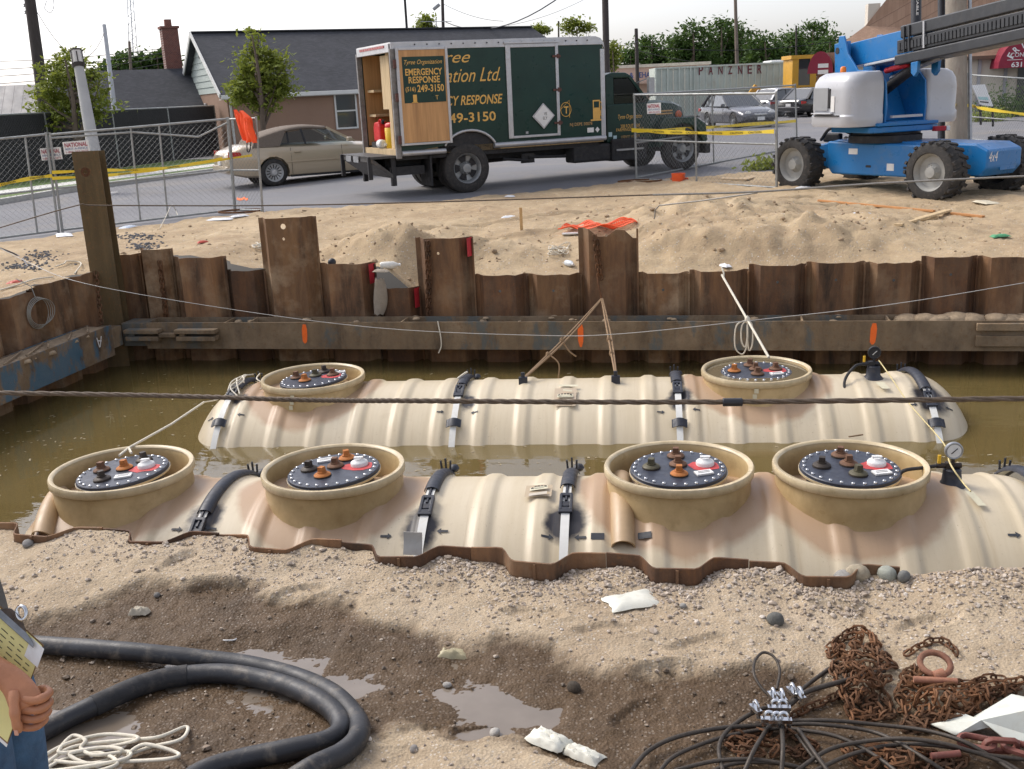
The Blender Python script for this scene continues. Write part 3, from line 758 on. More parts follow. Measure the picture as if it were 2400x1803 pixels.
# ------------------------------------------------------------------ fibreglass tanks
TR = 1.20
TANKS = {'near': dict(y=7.42, z=-1.78, x0=-5.0, x1=3.3, rim=-.41), 'far': dict(y=10.5, z=-1.82, x0=-4.78, x1=3.42, rim=-.505)}
def tank_mat(name, collars, smudges, ty):
    m, nt, b = _mat(name); v = coords(nt, 'Position')
    c = ramp(nt, nz(nt, v, 1.1, 6, .6), [(.3, (.56, .475, .325)), (.55, (.62, .535, .38)), (.75, (.66, .58, .43))])
    vs = coords(nt, 'Position', (7, .5, .5)); c = mix(nt, .35, c, ramp(nt, nz(nt, vs, 1.2, 6, .7), [(.3, (.44, .35, .22)), (.7, (.64, .56, .43))]))
    sep = N(nt, 'ShaderNodeSeparateXYZ'); L(nt, v, sep.inputs[0])
    wob = nz(nt, v, 2.5, 4, .6)
    def dist(cx, cy, sx=1.0, sy=1.0):
        dx = math_n(nt, 'MULTIPLY', math_n(nt, 'SUBTRACT', sep.outputs[0], cx), sx); dy = math_n(nt, 'MULTIPLY', math_n(nt, 'SUBTRACT', sep.outputs[1], cy), sy)
        d = math_n(nt, 'SQRT', math_n(nt, 'ADD', math_n(nt, 'MULTIPLY', dx, dx), math_n(nt, 'MULTIPLY', dy, dy)))
        return math_n(nt, 'ADD', d, math_n(nt, 'MULTIPLY', math_n(nt, 'SUBTRACT', wob, .5), .16))
    for cx, r in collars:      # resin laid round each collar has cured browner
        f = ramp(nt, math_n(nt, 'DIVIDE', dist(cx, ty), 1.5), [((r - .03) / 1.5, g3(.85)), ((r + .03) / 1.5, g3(0))])
        c = mix(nt, f, c, (.41, .265, .16))
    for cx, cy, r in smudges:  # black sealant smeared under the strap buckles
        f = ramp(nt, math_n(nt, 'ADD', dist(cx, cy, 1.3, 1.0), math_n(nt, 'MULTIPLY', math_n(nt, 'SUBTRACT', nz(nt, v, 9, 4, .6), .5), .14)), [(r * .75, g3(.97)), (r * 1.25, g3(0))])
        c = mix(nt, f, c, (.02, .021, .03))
    st = nz(nt, coords(nt, 'Position', (1, 1, 1)), 3.0, 8, .75); c = mix(nt, ramp(nt, st, [(.58, g3(0)), (.78, g3(.35))]), c, (.36, .27, .16))
    sp_ = nz(nt, v, 38, 8, .8); big = nz(nt, v, .9, 4, .6); c = mix(nt, math_n(nt, 'MULTIPLY', ramp(nt, sp_, [(.60, g3(0)), (.66, g3(.75))]), ramp(nt, big, [(.42, g3(0)), (.6, g3(1))])), c, (.24, .165, .085))
    dr_ = nz(nt, coords(nt, 'Position', (9, .35, .35)), 2.0, 6, .75); c = mix(nt, math_n(nt, 'MULTIPLY', ramp(nt, dr_, [(.56, g3(0)), (.72, g3(.5))]), ramp(nt, big, [(.35, g3(.25)), (.65, g3(1))])), c, (.36, .26, .15))
    L(nt, c, b.inputs['Base Color']); b.inputs['Roughness'].default_value = .42; b.inputs['Specular IOR Level'].default_value = .4
    bump(nt, b, nz(nt, coords(nt, 'Position', (3, 1, 1)), 14, 6, .7), .12, .01); return m
FRP = M('amber_fibreglass', (.43, .3, .135), .38, 0, .2, 2.2, col2=(.52, .39, .205), dirt=.35, dcol=(.24, .14, .05), kind='Position', bmp=.1)
FRPRIM = M('amber_fibreglass_rim', (.52, .41, .235), .35, 0, .2, 5, col2=(.58, .48, .31), dirt=.3, dcol=(.3, .2, .09), kind='Position')
PLATE = M('dark_blue_steel', (.035, .042, .062), .42, .1, .25, 6, dirt=.25, dcol=(.12, .11, .1))
IRON = {'dark': M('black_iron', (.045, .034, .026), .6, .2, .3, 15), 'brown': M('brown_iron', (.15, .075, .04), .75, .1, .3, 15), 'orange': M('orange_rust_iron', (.42, .15, .035), .8, 0, .25, 15), 'olive': M('olive_iron', (.09, .08, .045), .65, .1, .3, 15)}
REDST = M('red_stain', (.5, .05, .05), .6, 0, .25, 10)
NAVY = M('navy_sleeve', (.02, .024, .036), .5, 0, .35, 8, dirt=.2, dcol=(.2, .16, .1))
STRAP = M('white_strap', (.68, .68, .64), .5, 0, .08, 6, dirt=.35, dcol=(.5, .42, .28))
ARROW = M('black_arrow_tape', (.03, .034, .042), .6, 0, .3, 9)
LABELP = M('label_paper', (.62, .58, .42), .6, 0, .08, 14, dirt=.2)
INK = M('black_ink', (.02, .02, .02), .7, 0, .1, 9)

def rib(x):
    t = ((x + .06) / .42) % 1.0; d = abs(t - .5) * .42
    return .024 * (1 - sm(.03, .095, d))
def trad(T, x):
    c0, c1 = T['x0'] + .62, T['x1'] - .62
    if x < c0 or x > c1:
        k = (c0 - x) / .62 if x < c0 else (x - c1) / .62
        return TR * math.sqrt(max(0, 1 - min(1, k) ** 2.2))
    return TR + rib(x) * sm(0, .08, x - c0) * sm(0, .08, c1 - x)
def tp(T, x, th, off=0.0):
    """point on the tank: th = angle from the crest towards the camera"""
    r = trad(T, x) + off; return Vector((x, T['y'] - r * math.sin(th), T['z'] + r * math.cos(th)))
def t_hit(T, px, py):
    d = ray(px, py); a = d.y ** 2 + d.z ** 2; b_ = 2 * (d.y * -T['y'] + d.z * (CAM_H - T['z'])); c_ = T['y'] ** 2 + (CAM_H - T['z']) ** 2 - TR ** 2
    q = b_ * b_ - 4 * a * c_; t = (-b_ - math.sqrt(max(0, q))) / (2 * a); p = cC + d * t
    return p.x, math.atan2(T['y'] - p.y, p.z - T['z'])
def build_tank(key, label, collars, smudges):
    T = TANKS[key]; root = thing('storage_tank', label, 'tank', (0, 0, 0))
    mb = MB(); xs = []; x = T['x0']
    while x < T['x0'] + .62: xs.append(x); x += .04
    while x < T['x1'] - .62: xs.append(x); x += .0175
    while x < T['x1']: xs.append(x); x += .04
    xs.append(T['x1']); n = 72
    for x in xs:
        for k in range(n): mb.v.append(tp(T, x, 2 * math.pi * k / n))
    m_ = len(xs)
    mb.f = [(i * n + k, (i + 1) * n + k, (i + 1) * n + (k + 1) % n, i * n + (k + 1) % n) for i in range(m_ - 1) for k in range(n)]
    mat = tank_mat(key + '_tank_gelcoat', [(c, .74) for c in collars], smudges, T['y'])
    obj('shell', mb, mat, root, smooth=180, fix=True)
    return root, T, mat
def collar(root, T, cx, plugs, white=None, label=None, flooded=False, tilt=(0, 0), red=True, stickers=0):
    z = T['rim']; c = (cx, T['y'], 0); r = .535
    prof = [(r + .20, z - .60), (r + .09, z - .44), (r + .015, z - .33), (r - .002, z - .22), (r - .008, z - .065), (r + .004, z - .055), (r + .012, z - .01), (r + .006, z), (r - .014, z), (r - .022, z - .015), (r - .03, z - .06), (r - .02, z - .25), (r - .018, z - .6)]
    w = obj('collar', MB().lathe(prof, 72, c), FRP, root, smooth=50)
    obj('rim', MB().lathe([(r + .005, z - .062), (r + .016, z - .055), (r + .018, z - .012), (r + .010, z + .004), (r - .016, z + .004), (r - .026, z - .012)], 72, c), FRPRIM, w, smooth=60)
    if stickers:
        for i in range(stickers):
            a = R(-96 - 1.5 * i); rr_ = r + .024; zz = z - .10 - .055 * i
            obj('sticker', MB().grid(lambda s, t: (cx + rr_ * math.cos(a + (s - .5) * .075), T['y'] + rr_ * math.sin(a + (s - .5) * .075), zz + t * .045), 3, 1), LABELP, w)
    pz = z - .035; pr = .355
    tl = Matrix.Translation(Vector((cx, T['y'], pz))) @ Euler((tilt[0], tilt[1], 0)).to_matrix().to_4x4()
    tx = lambda a, b_, h: tl @ Vector((a, b_, h))
    cov = obj('cover_plate', MB().lathe([(.30, -.30), (.30, -.03), (pr + .004, -.03), (pr + .004, -.014), (pr, -.013), (pr, .004), (pr - .006, .010), (.001, .010)], 56).xf(tl), PLATE, root, smooth=40)
    obj('gasket', MB().lathe([(pr - .02, -.034), (pr + .008, -.032), (pr + .008, -.016), (pr - .02, -.015)], 56).xf(tl), FRPRIM, cov, smooth=40)
    bm_ = MB().lathe([(.013, 0), (.013, .009), (.009, .012), (.001, .013)], 8)
    me = bpy.data.meshes.new('bolt'); me.from_pydata(bm_.v, [], bm_.f); me.materials.append(CHROME); me.shade_smooth()
    for k in range(26):
        a = 2 * math.pi * k / 26; o = obj('bolt', me, None, cov); o.location = tx(.325 * math.cos(a), .325 * math.sin(a), .010)
    def plug(a, b_, kind):
        mk = MB().lathe([(.066, .010), (.066, .024), (.06, .030), (.05, .034), (.036, .040), (.036, .048), (.001, .048)], 20, (a, b_, 0))
        mk.box((a, b_, .066), (.046, .046, .04), Euler((0, 0, a * 9)).to_matrix(), .92)
        o = obj('plug', mk.xf(tl), IRON[kind], cov, smooth=35)
        obj('bush', MB().lathe([(.068, .009), (.068, .02), (.06, .021)], 20, (a, b_, 0)).xf(tl), IRON['dark'], cov)
        return o
    for a, b_, k in plugs: plug(a, b_, k)
    if white:
        a, b_, wh = white
        rg = random.Random(int(cx * 100) + 7); pts = [(a + (.115 + .03 * rg.random()) * math.cos(t) * 1.0, b_ - .03 + (.075 + .03 * rg.random()) * math.sin(t)) for t in [2 * math.pi * i / 22 for i in range(22)]]
        pts = [(p, q) if math.hypot(p, q) < .30 else (p * .30 / math.hypot(p, q), q * .30 / math.hypot(p, q)) for p, q in pts]
        mk = MB().add([(p, q, .0118) for p, q in pts], [tuple(range(22))]).xf(tl); part(obj('paint_stain', mk, REDST, cov), 'patch of red spray paint')
        if wh:
            mk = MB().lathe([(.068, .010), (.068, .034), (.062, .042), (.045, .05), (.036, .06), (.034, .068), (.001, .07)], 22, (a, b_, 0)); mk.bar((a - .035, b_, .068), (a + .035, b_, .068), .03, .02)
            part(obj('cap', mk.xf(tl), WHITEP, cov, smooth=40), 'white plastic cap')
        else: plug(a, b_, 'brown')
    if label:
        a, b_, ang = label; rot = Euler((0, 0, ang)).to_matrix()
        lb = obj('tag', MB().box((a, b_, .018), (.13, .075, .016), rot).xf(tl), WHITEP, cov, bevel=.003)
        for i in range(2): obj('print_line', MB().box((a, b_ + .013 - .024 * i, .0265), (.09, .007, .001), rot).xf(tl), INK, cov)
    if flooded:
        m = _mats.get('standing_water')
        if not m:
            m, nt, b = _mat('standing_water'); b.inputs['Base Color'].default_value = (.16, .13, .08, 1); b.inputs['Roughness'].default_value = .04; b.inputs['Specular IOR Level'].default_value = .6; _mats['standing_water'] = m
            bump(nt, b, nz(nt, coords(nt, 'Position'), 8, 3, .5), .04, .02)
        obj('standing_water', MB().lathe([(.001, 0), (r - .03, 0)], 48, (cx, T['y'], z - .03)), m, root)
    return w
def decal(root, T, x, th, w, h, mat, name, shape=None, off=.006):
    """flat tape mark lying on the shell; shape polygon in unit square units (a right, b down)"""
    poly = shape or [(-.5, -.5), (.5, -.5), (.5, .5), (-.5, .5)]
    mb = MB(); vs = [tp(T, x + a * w, th + b_ * h / TR, off) for a, b_ in poly]
    mb.add(vs, [tuple(range(len(vs) - 1, -1, -1))]); return obj(name, mb, mat, root)
ARW = [(-.5, -.18), (.12, -.18), (.12, -.5), (.5, 0), (.12, .5), (.12, .18), (-.5, .18)]
ARWL = [(-a, b_) for a, b_ in ARW][::-1]
def strap(T, x, th_end, label, near, prongs=True, clip=None, back=-.55, sad=(-.35, .30), buckle=.33):
    st = thing('hold_down_strap', label, 'strap', (0, 0, 0), group='hold-down straps over the tanks')
    def band(a, b_, w, off, t, n=18):
        return MB().shell(lambda s, k: tp(T, x, a + (b_ - a) * k, 0) * 0 + Vector((x + (s - .5) * w, T['y'] - (TR + .032 + off) * math.sin(a + (b_ - a) * k), T['z'] + (TR + .032 + off) * math.cos(a + (b_ - a) * k))), 1, n, t)
    obj('webbing', band(back - .6, th_end, .062, .004, .006, 40), STRAP, st, smooth=40)
    # dark half-pipe saddle over the crest
    a, b_ = sad
    def sad_fn(s, k):
        ph = math.pi * s; th = a + (b_ - a) * k; rr_ = TR + .026 + .042 * math.sin(ph); return Vector((x + .058 * math.cos(ph), T['y'] - rr_ * math.sin(th), T['z'] + rr_ * math.cos(th)))
    obj('saddle', MB().shell(sad_fn, 8, 20, .006), NAVY, st, smooth=50)
    def at_(th, off=0.0): return Vector((x, T['y'] - (TR + .03 + off) * math.sin(th), T['z'] + (TR + .03 + off) * math.cos(th)))
    if prongs:
        for dx in (-.035, .0, .035):
            p = at_(a + .10, .03); obj('prong', MB().tube([p + Vector((dx, 0, 0)), p + Vector((dx * 1.15, -.005, .075 + .02 * (dx == 0)))], .009, 6), NAVY, st)
        p = at_(a + .02, .02); obj('knob', MB().lathe([(.001, -.03), (.03, -.025), (.045, 0), (.03, .025), (.001, .03)], 12, (p.x + .05, p.y, p.z + .03)), NAVY, st, smooth=60)
    # tension rod and buckle frame
    p0, p1 = at_(b_ - .03, .02), at_(buckle + .06, .025); obj('tension_rod', MB().tube([p0, p1], .011, 6), NAVY, st)
    q0, q1 = at_(buckle, .02), at_(buckle + .14, .015)
    fr_ = MB()
    for dx in (-.038, .038): fr_.bar(q0 + Vector((dx, 0, 0)), q1 + Vector((dx, 0, 0)), .022, .035, up=(0, -.4, 1))
    fr_.bar(q1 + Vector((-.05, 0, 0)), q1 + Vector((.05, 0, 0)), .05, .03, up=(0, -.4, 1)); fr_.bar(q0 + Vector((-.045, 0, 0)), q0 + Vector((.045, 0, 0)), .03, .03, up=(0, -.4, 1))
    fr_.bar(q0.lerp(q1, .6) + Vector((-.04, 0, 0)), q0.lerp(q1, .6) + Vector((.04, 0, 0)), .05, .02, up=(0, -.4, 1))
    obj('buckle', fr_, NAVY, st, bevel=.004)
    if clip:
        w = .085; ck = MB().shell(lambda s, k: (x + (s - .5) * .15, *tuple((lambda th, r_: (T['y'] - r_ * math.sin(th), T['z'] + r_ * math.cos(th)))(clip + (k - .5) * .075, TR + .034 + .03 * math.sin(math.pi * min(1, max(0, (s - .15) / .7))) ** .5))), 12, 2, .008)
        obj('clip', ck, NAVY, st, smooth=50)
    return st

# ---- near tank
TN = TANKS['near']
NX = [-4.04, -2.32, .32, 1.56]
ns = [(472, 1232), (995, 1225), (1325, 1225), (2396, 1120)]
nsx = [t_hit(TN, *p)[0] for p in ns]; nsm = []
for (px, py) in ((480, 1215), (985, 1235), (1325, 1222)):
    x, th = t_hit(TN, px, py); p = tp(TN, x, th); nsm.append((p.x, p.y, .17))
near_tank, TN, NTM = build_tank('near', 'nearest beige ribbed fibreglass storage tank with four round collars, floating in the pit', NX, nsm)
collar(near_tank, TN, NX[0], [(-.19, .03, 'brown'), (.09, .2, 'dark'), (0, .04, 'orange'), (-.08, -.18, 'dark')], (.18, .05, 1), (.08, -.15, .25), tilt=(.02, -.07))
collar(near_tank, TN, NX[1], [(-.2, .02, 'dark'), (.05, .22, 'orange'), (0, .06, 'brown'), (-.05, -.13, 'orange')], (.19, .07, 1), (-.12, .2, .3), tilt=(.02, -.05))
collar(near_tank, TN, NX[2], [(-.2, 0, 'olive'), (-.01, .22, 'brown'), (0, .05, 'brown'), (0, -.14, 'orange')], (.2, .06, 1), (.18, -.12, .35), tilt=(.03, .0))
collar(near_tank, TN, NX[3], [(-.2, 0, 'dark'), (-.03, .21, 'brown'), (0, .04, 'brown'), (.03, -.15, 'olive')], (.2, .05, 1), (.2, -.12, .3), tilt=(.03, .02))
for px, py, wx in ((905, 1258, 0), (1037, 1246, 1), (1283, 1261, 0), (1360, 1261, 1), (415, 1242, 0), (495, 1241, 1), (2377, 1255, 0)):
    x, th = t_hit(TN, px, py); decal(near_tank, TN, x, th, .085, .055, ARROW, 'arrow_mark', ARWL if wx else ARW)
for px, py in ((1401, 1262), (1511, 1258)):
    x, th = t_hit(TN, px, py); decal(near_tank, TN, x, th, .095, .055, ARROW, 'tape_patch')
# half-pipe conduit moulded on the near tank beside the third collar
x0_, th0 = t_hit(TN, 1455, 1140); x1_, th1 = t_hit(TN, 1461, 1283)
hp = MB().shell(lambda s, k: (lambda th, ph: tp(TN, x0_ + (x1_ - x0_) * k, th, .085 * math.sin(ph) + .0) + Vector((.085 * math.cos(ph), 0, 0)))(th0 - .12 + (th1 - th0 + .12) * k, math.pi * s), 12, 24, .012)
part(obj('half_pipe', hp, M('tan_fibreglass', (.47, .33, .19), .45, 0, .15, 3, kind='Position', bmp=.1), near_tank, smooth=60), 'tan half-round channel beside the third collar')
x0_, th0 = t_hit(TN, 105, 1180); x1_, th1 = t_hit(TN, 100, 1260)
hp = MB().shell(lambda s, k: (lambda th, ph: tp(TN, x0_ + (x1_ - x0_) * k, th, .085 * math.sin(ph)) + Vector((.085 * math.cos(ph), 0, 0)))(th0 - .2 + (th1 - th0 + .2) * k, math.pi * s), 12, 24, .012)
part(obj('half_pipe', hp, _mats['tan_fibreglass'], near_tank, smooth=60), 'tan half-round channel left of the first collar')
x, th = t_hit(TN, 1263, 1160); decal(near_tank, TN, x, th, .20, .17, M('label_resin', (.47, .37, .24), .4, 0, .1, 5), 'data_label', off=.034)
lab = decal(near_tank, TN, x, th - .015, .135, .045, LABELP, 'data_label', off=.036); decal(near_tank, TN, x, th + .05, .135, .035, M('label_grey', (.5, .45, .36), .5), 'data_label', off=.036); decal(near_tank, TN, x, th - .06, .08, .016, LABELP, 'data_label', off=.036)
for i in range(5): decal(near_tank, TN, x - .05 + .025 * i, th - .022, .018, .014, INK, 'print_mark', off=.0375)
x, th = t_hit(TN, 2285, 1177); decal(near_tank, TN, x, th, .07, .17, LABELP, 'data_label', [(-.7, -.5), (.1, -.5), (.7, .5), (-.1, .5)], off=.034)
strap(TN, nsx[0], .98, 'dark curved hold-down strap between the two left collars of the nearest tank', True, back=-.75, sad=(-.62, .35), buckle=.42)
strap(TN, nsx[1], 1.0, 'hold-down strap just right of the second collar of the nearest tank', True, sad=(-.5, .12), buckle=.22)
strap(TN, nsx[2], 1.0, 'hold-down strap left of the third collar of the nearest tank', True, sad=(-.5, .08), buckle=.20)
strap(TN, nsx[3] + .04, .9, 'dark hold-down strap at the right edge of the nearest tank', True, sad=(-.65, .45), buckle=.5)
# grey strap end plate hanging by the near sheet pile
# ---- far tank
TF = TANKS['far']
FX = [-3.41, 1.24]
fs = [(520, 985), (1066, 985), (1592, 985), (2190, 985)]
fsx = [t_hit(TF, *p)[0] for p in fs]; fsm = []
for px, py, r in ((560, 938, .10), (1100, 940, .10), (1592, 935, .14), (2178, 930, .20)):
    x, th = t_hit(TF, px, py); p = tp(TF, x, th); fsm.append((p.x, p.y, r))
far_tank, TF, FTM = build_tank('far', 'farther beige ribbed fibreglass storage tank with two round collars, under the wale beam', FX, fsm)
collar(far_tank, TF, FX[0], [(-.2, .05, 'brown'), (.06, .23, 'dark'), (0, .09, 'olive'), (-.06, -.1, 'orange')], (.2, .07, 0), (.25, .15, .3), tilt=(.0, -.06), stickers=3)
collar(far_tank, TF, FX[1], [(-.22, 0, 'orange'), (-.04, .2, 'brown'), (0, .05, 'brown'), (0, -.12, 'brown')], (.2, .05, 0), (.19, -.12, .3), flooded=True, tilt=(.02, .0), stickers=3)
for px, py, wx in ((490, 974, 0), (566, 976, 1), (1033, 970, 0), (1112, 969, 1), (1549, 967, 0), (1632, 964, 1), (2140, 953, 0), (2227, 950, 1)):
    x, th = t_hit(TF, px, py); decal(far_tank, TF, x, th, .075, .05, ARROW, 'arrow_mark', ARWL if wx else ARW)
x, th = t_hit(TF, 1325, 935); decal(far_tank, TF, x, th, .22, .30, M('label_resin2', (.50, .40, .28), .4, 0, .1, 5), 'data_label', off=.033)
decal(far_tank, TF, x, th, .16, .055, LABELP, 'data_label', off=.036); decal(far_tank, TF, x + .02, th - .06, .09, .03, LABELP, 'data_label', off=.036); decal(far_tank, TF, x, th + .08, .15, .06, _mats['label_grey'], 'data_label', off=.036); decal(far_tank, TF, x + .02, th - .17, .2, .04, LABELP, 'data_label', off=.036)
for i in range(5): decal(far_tank, TF, x - .06 + .03 * i, th, .02, .018, INK, 'print_mark', off=.0375)
x, th = t_hit(TF, 2068, 910); decal(far_tank, TF, x, th, .08, .13, LABELP, 'data_label', [(-.7, -.5), (.3, -.5), (.7, .5), (-.2, .5)], off=.034)
for i, (sx, lb) in enumerate(zip(fsx, ('white hold-down strap wound with rope at the left end of the farther tank', 'white hold-down strap right of the left collar on the farther tank', 'white hold-down strap left of the right collar on the farther tank', 'white hold-down strap at the right end of the farther tank'))):
    x_c, th_c = t_hit(TF, fs[i][0], 998); strap(TF, sx, 1.05, lb, False, clip=th_c, sad=(-.55, .12) if i < 3 else (-.6, .3), buckle=.16 if i < 3 else .36)
# lifting lugs
for px, py in ((1226, 893), (1443, 889)):
    p = uy(px, py, TF['y'] - .05); lg = MB().box((p.x, TF['y'] - .05, TF['z'] + TR + .03), (.09, .05, .10)); lg.box((p.x, TF['y'] - .05, TF['z'] + TR + .1), (.04, .025, .06))
    obj('lifting_lug', lg, NAVY, far_tank, bevel=.006)
# pressure gauge on the crest of each tank
def gauge(T, px, py, label, hose_pts, face):
    p = uy(px, py, T['y']); x = p.x; z0 = T['z'] + TR - .02; g = thing('pressure_gauge', label, 'pressure gauge', (x, T['y'], z0))
    obj('riser', MB().lathe([(.11, 0), (.10, .02), (.07, .05), (.062, .14), (.05, .15), (.001, .15)], 20), NAVY, g, smooth=40)
    obj('manifold', MB().cyl((-.11, 0, .17), (.06, 0, .17), .02, n=10).cyl((0, 0, .14), (0, 0, .24), .014, n=8).box((-.02, 0, .17), (.06, .05, .05)), BLACKP if face == 0 else IRON['dark'], g, smooth=40)
    obj('lever', MB().box((-.095, 0, .215), (.02, .015, .07)), M('yellow_handle', (.75, .45, .03), .5), g)
    d = obj('dial', MB().lathe([(.001, 0), (.058, 0), (.064, -.006), (.064, -.03), (.058, -.034), (.05, -.03), (.001, -.03)], 28, (0, .015, .285), 'y'), STEEL if face else BLACKP, g, smooth=40)
    part(obj('dial_face', MB().lathe([(.001, 0), (.05, 0)], 24, (0, -.0175, .285), 'y'), WHITEP if face else BLACKP, d), 'round gauge face')
    obj('needle', MB().bar((-.02, -.02, .265), (.022, -.02, .305), .006, .002, up=(0, 1, 0)), INK if face else WHITEP, d)
    obj('hose', MB().tube(hose_pts, .014, 8), BLACKRUB, g, smooth=60)
    return g
def curve(pts, n=10):
    """Catmull-Rom through points"""
    P = [Vector(p) for p in pts]; P = [P[0] * 2 - P[1]] + P + [P[-1] * 2 - P[-2]]; out = []
    for i in range(1, len(P) - 2):
        for k in range(n):
            t = k / n; a, b_, c_, d = P[i - 1], P[i], P[i + 1], P[i + 2]
            out.append(.5 * ((2 * b_) + (c_ - a) * t + (2 * a - 5 * b_ + 4 * c_ - d) * t * t + (3 * b_ - a - 3 * c_ + d) * t ** 3))
    out.append(P[-2]); return out
gauge(TF, 2047, 870, 'black pressure gauge with a short dangling hose on the farther tank', curve([(-.1, 0, .17), (-.2, -.05, .15), (-.32, -.2, .02), (-.30, -.5, -.2), (-.2, -.78, -.36), (-.08, -.92, -.52)]), 0)
gauge(TN, 2232, 1100, 'silver faced pressure gauge on the right of the nearest tank', curve([(-.1, 0, .17), (-.22, -.02, .16), (-.36, -.06, .15), (-.42, -.10, .08), (-.50, -.15, -.0), (-.58, -.2, -.12)]), 1)
# ------------------------------------------------------------------ cables, ropes, chains round the pit
CABLE = M('brown_wire_rope', (.12, .09, .065), .7, .3, .3, 60, kind='Position')
GCABLE = M('grey_wire_rope', (.30, .28, .25), .6, .3, .25, 50, kind='Position')
ROPE = M('white_rope', (.66, .61, .50), .85, 0, .12, 60, dirt=.3, kind='Position')
BROPE = M('brown_rope', (.26, .17, .095), .9, 0, .2, 60, kind='Position')
CHAINM = rust_mat('rusty_chain', base=(.105, .052, .026), hi=(.21, .10, .045), dark=(.04, .024, .015), mud=(.16, .11, .07), mudamt=.3, streak=1)
def chain_mb(mb, pts, pitch=.05, wr=.007, wd=.036, n=10, k=5, seed=0):
    """interlinked oval links along a polyline"""
    P = [Vector(p) for p in pts]; seg = [0]
    for a, b_ in zip(P, P[1:]): seg.append(seg[-1] + (b_ - a).length)
    def at_(s):
        s = max(0, min(seg[-1] - 1e-6, s))
        for i in range(len(P) - 1):
            if s <= seg[i + 1]: return P[i].lerp(P[i + 1], (s - seg[i]) / max(1e-9, seg[i + 1] - seg[i]))
        return P[-1]
    r = random.Random(seed); s = 0; j = 0; ln = pitch * 1.36
    while s < seg[-1] - pitch * .5:
        a, b_ = at_(s), at_(s + pitch); t = (b_ - a)
        if t.length < 1e-6: s += pitch; continue
        t.normalize(); sd = t.cross(Vector((0, 0, 1)))
        if sd.length < .1: sd = t.cross(Vector((0, 1, 0)))
        sd.normalize(); up = sd.cross(t); an = (j % 2) * math.pi / 2 + r.uniform(-.3, .3)
        w = sd * math.cos(an) + up * math.sin(an); c = (a + b_) / 2; h = ln / 2 - wd / 2
        ring = []
        for q in range(n):
            f = 2 * math.pi * q / n; cx_, cy_ = math.cos(f), math.sin(f)
            ring.append(c + t * (cx_ * wd / 2 + (h if cx_ > 0 else -h)) + w * (cy_ * wd / 2))
        mb.tube(ring, wr, k, closed=True); s += pitch; j += 1
    return mb
def chain(pts, label, pitch=.05, wr=.007, wd=.036, seed=0, mat=None, group=None, cat='chain'):
    return tag(obj('chain', chain_mb(MB(), pts, pitch, wr, wd, seed=seed), mat or CHAINM, smooth=70), label, cat, group)
def rope(name, pts, r, mat, label, cat='rope', n=6, group=None):
    return tag(obj(name, MB().tube(pts, r, n), mat, smooth=80), label, cat, group)
# near guard cable, twisted strands
p0, p1, p2 = uy(-500, 914, 4.6), uy(1000, 940, 4.45), uy(2900, 928, 4.25)
pts = curve([p0, uy(250, 925, 4.55), uy(700, 937, 4.5), p1, uy(1700, 942, 4.4), p2], 24)
gc = thing('guard_cable', 'thick brown wire rope stretched across the picture in front of the farther tank', 'cable')
strands = MB()
for s3 in range(3):
    tw = []
    for i in range((len(pts) - 1) * 3):
        a = pts[i // 3].lerp(pts[i // 3 + 1], (i % 3) / 3); an = i * .55 + s3 * 2.094
        tw.append(a + Vector((0, math.cos(an), math.sin(an))) * .0055)
    strands.tube(tw, .0072, 5)
obj('strands', strands, CABLE, gc, smooth=80)
q = uy(1717, 943, 4.39); obj('cable_sleeve', MB().cyl(q + Vector((-.042, .001, .0)), q + Vector((.042, -.001, -.0)), .018, n=10), BLACKP, gc, smooth=60, bevel=.003)
# far guard cable along the far side
Yc = 12.3
far_px = [(-60, 552, 12.6), (172, 484, 12.3), (235, 482, 12.3), (620, 482, 12.4), (1000, 474, 12.3), (1530, 457, 12.0), (1770, 450, 11.9), (2060, 430, 11.7), (2450, 411, 11.4)]
rope('guard_cable', curve([uy(*p) for p in far_px[:6]], 6), .008, CABLE, 'thin brown wire rope stretched above the far sheet piles', 'cable')
rope('guard_rope', curve([uy(*p) for p in far_px[5:]], 6), .012, GCABLE, 'pale grey rope in front of the blue lift wheels', 'rope')
rope('guard_rope', [uy(1534, 512, 13.2), uy(1536, 492, 13.2), uy(1545, 482, 13.1), uy(1650, 470, 12.7), uy(1775, 452, 11.95)], .009, GCABLE, 'short grey rope running down to a stake behind the ragged tall pile', 'rope')
# fine wire sagging across the far wale
rope('wire', curve([uy(-40, 560, 12.9), uy(60, 612, 12.6), uy(200, 665, 12.1), uy(560, 728, 11.9), uy(900, 770, 11.7), uy(1250, 786, 11.5), uy(1450, 783, 11.3), uy(1800, 747, 11.0), uy(2100, 712, 10.7), uy(2480, 650, 10.4)], 8), .0045, M('galvanised_wire', (.42, .41, .39), .5, .4, .1, 30), 'fine grey wire sagging across the pit in front of the far wale', 'wire', 5)
rope('wire', curve([uy(-60, 560, 14.0), uz(40, 598, .32), uz(66, 625, .31)], 6), .012, M('dark_chain_wire', (.1, .1, .11), .6, .4), 'dark chain end lying on the dirt at the left', 'chain')
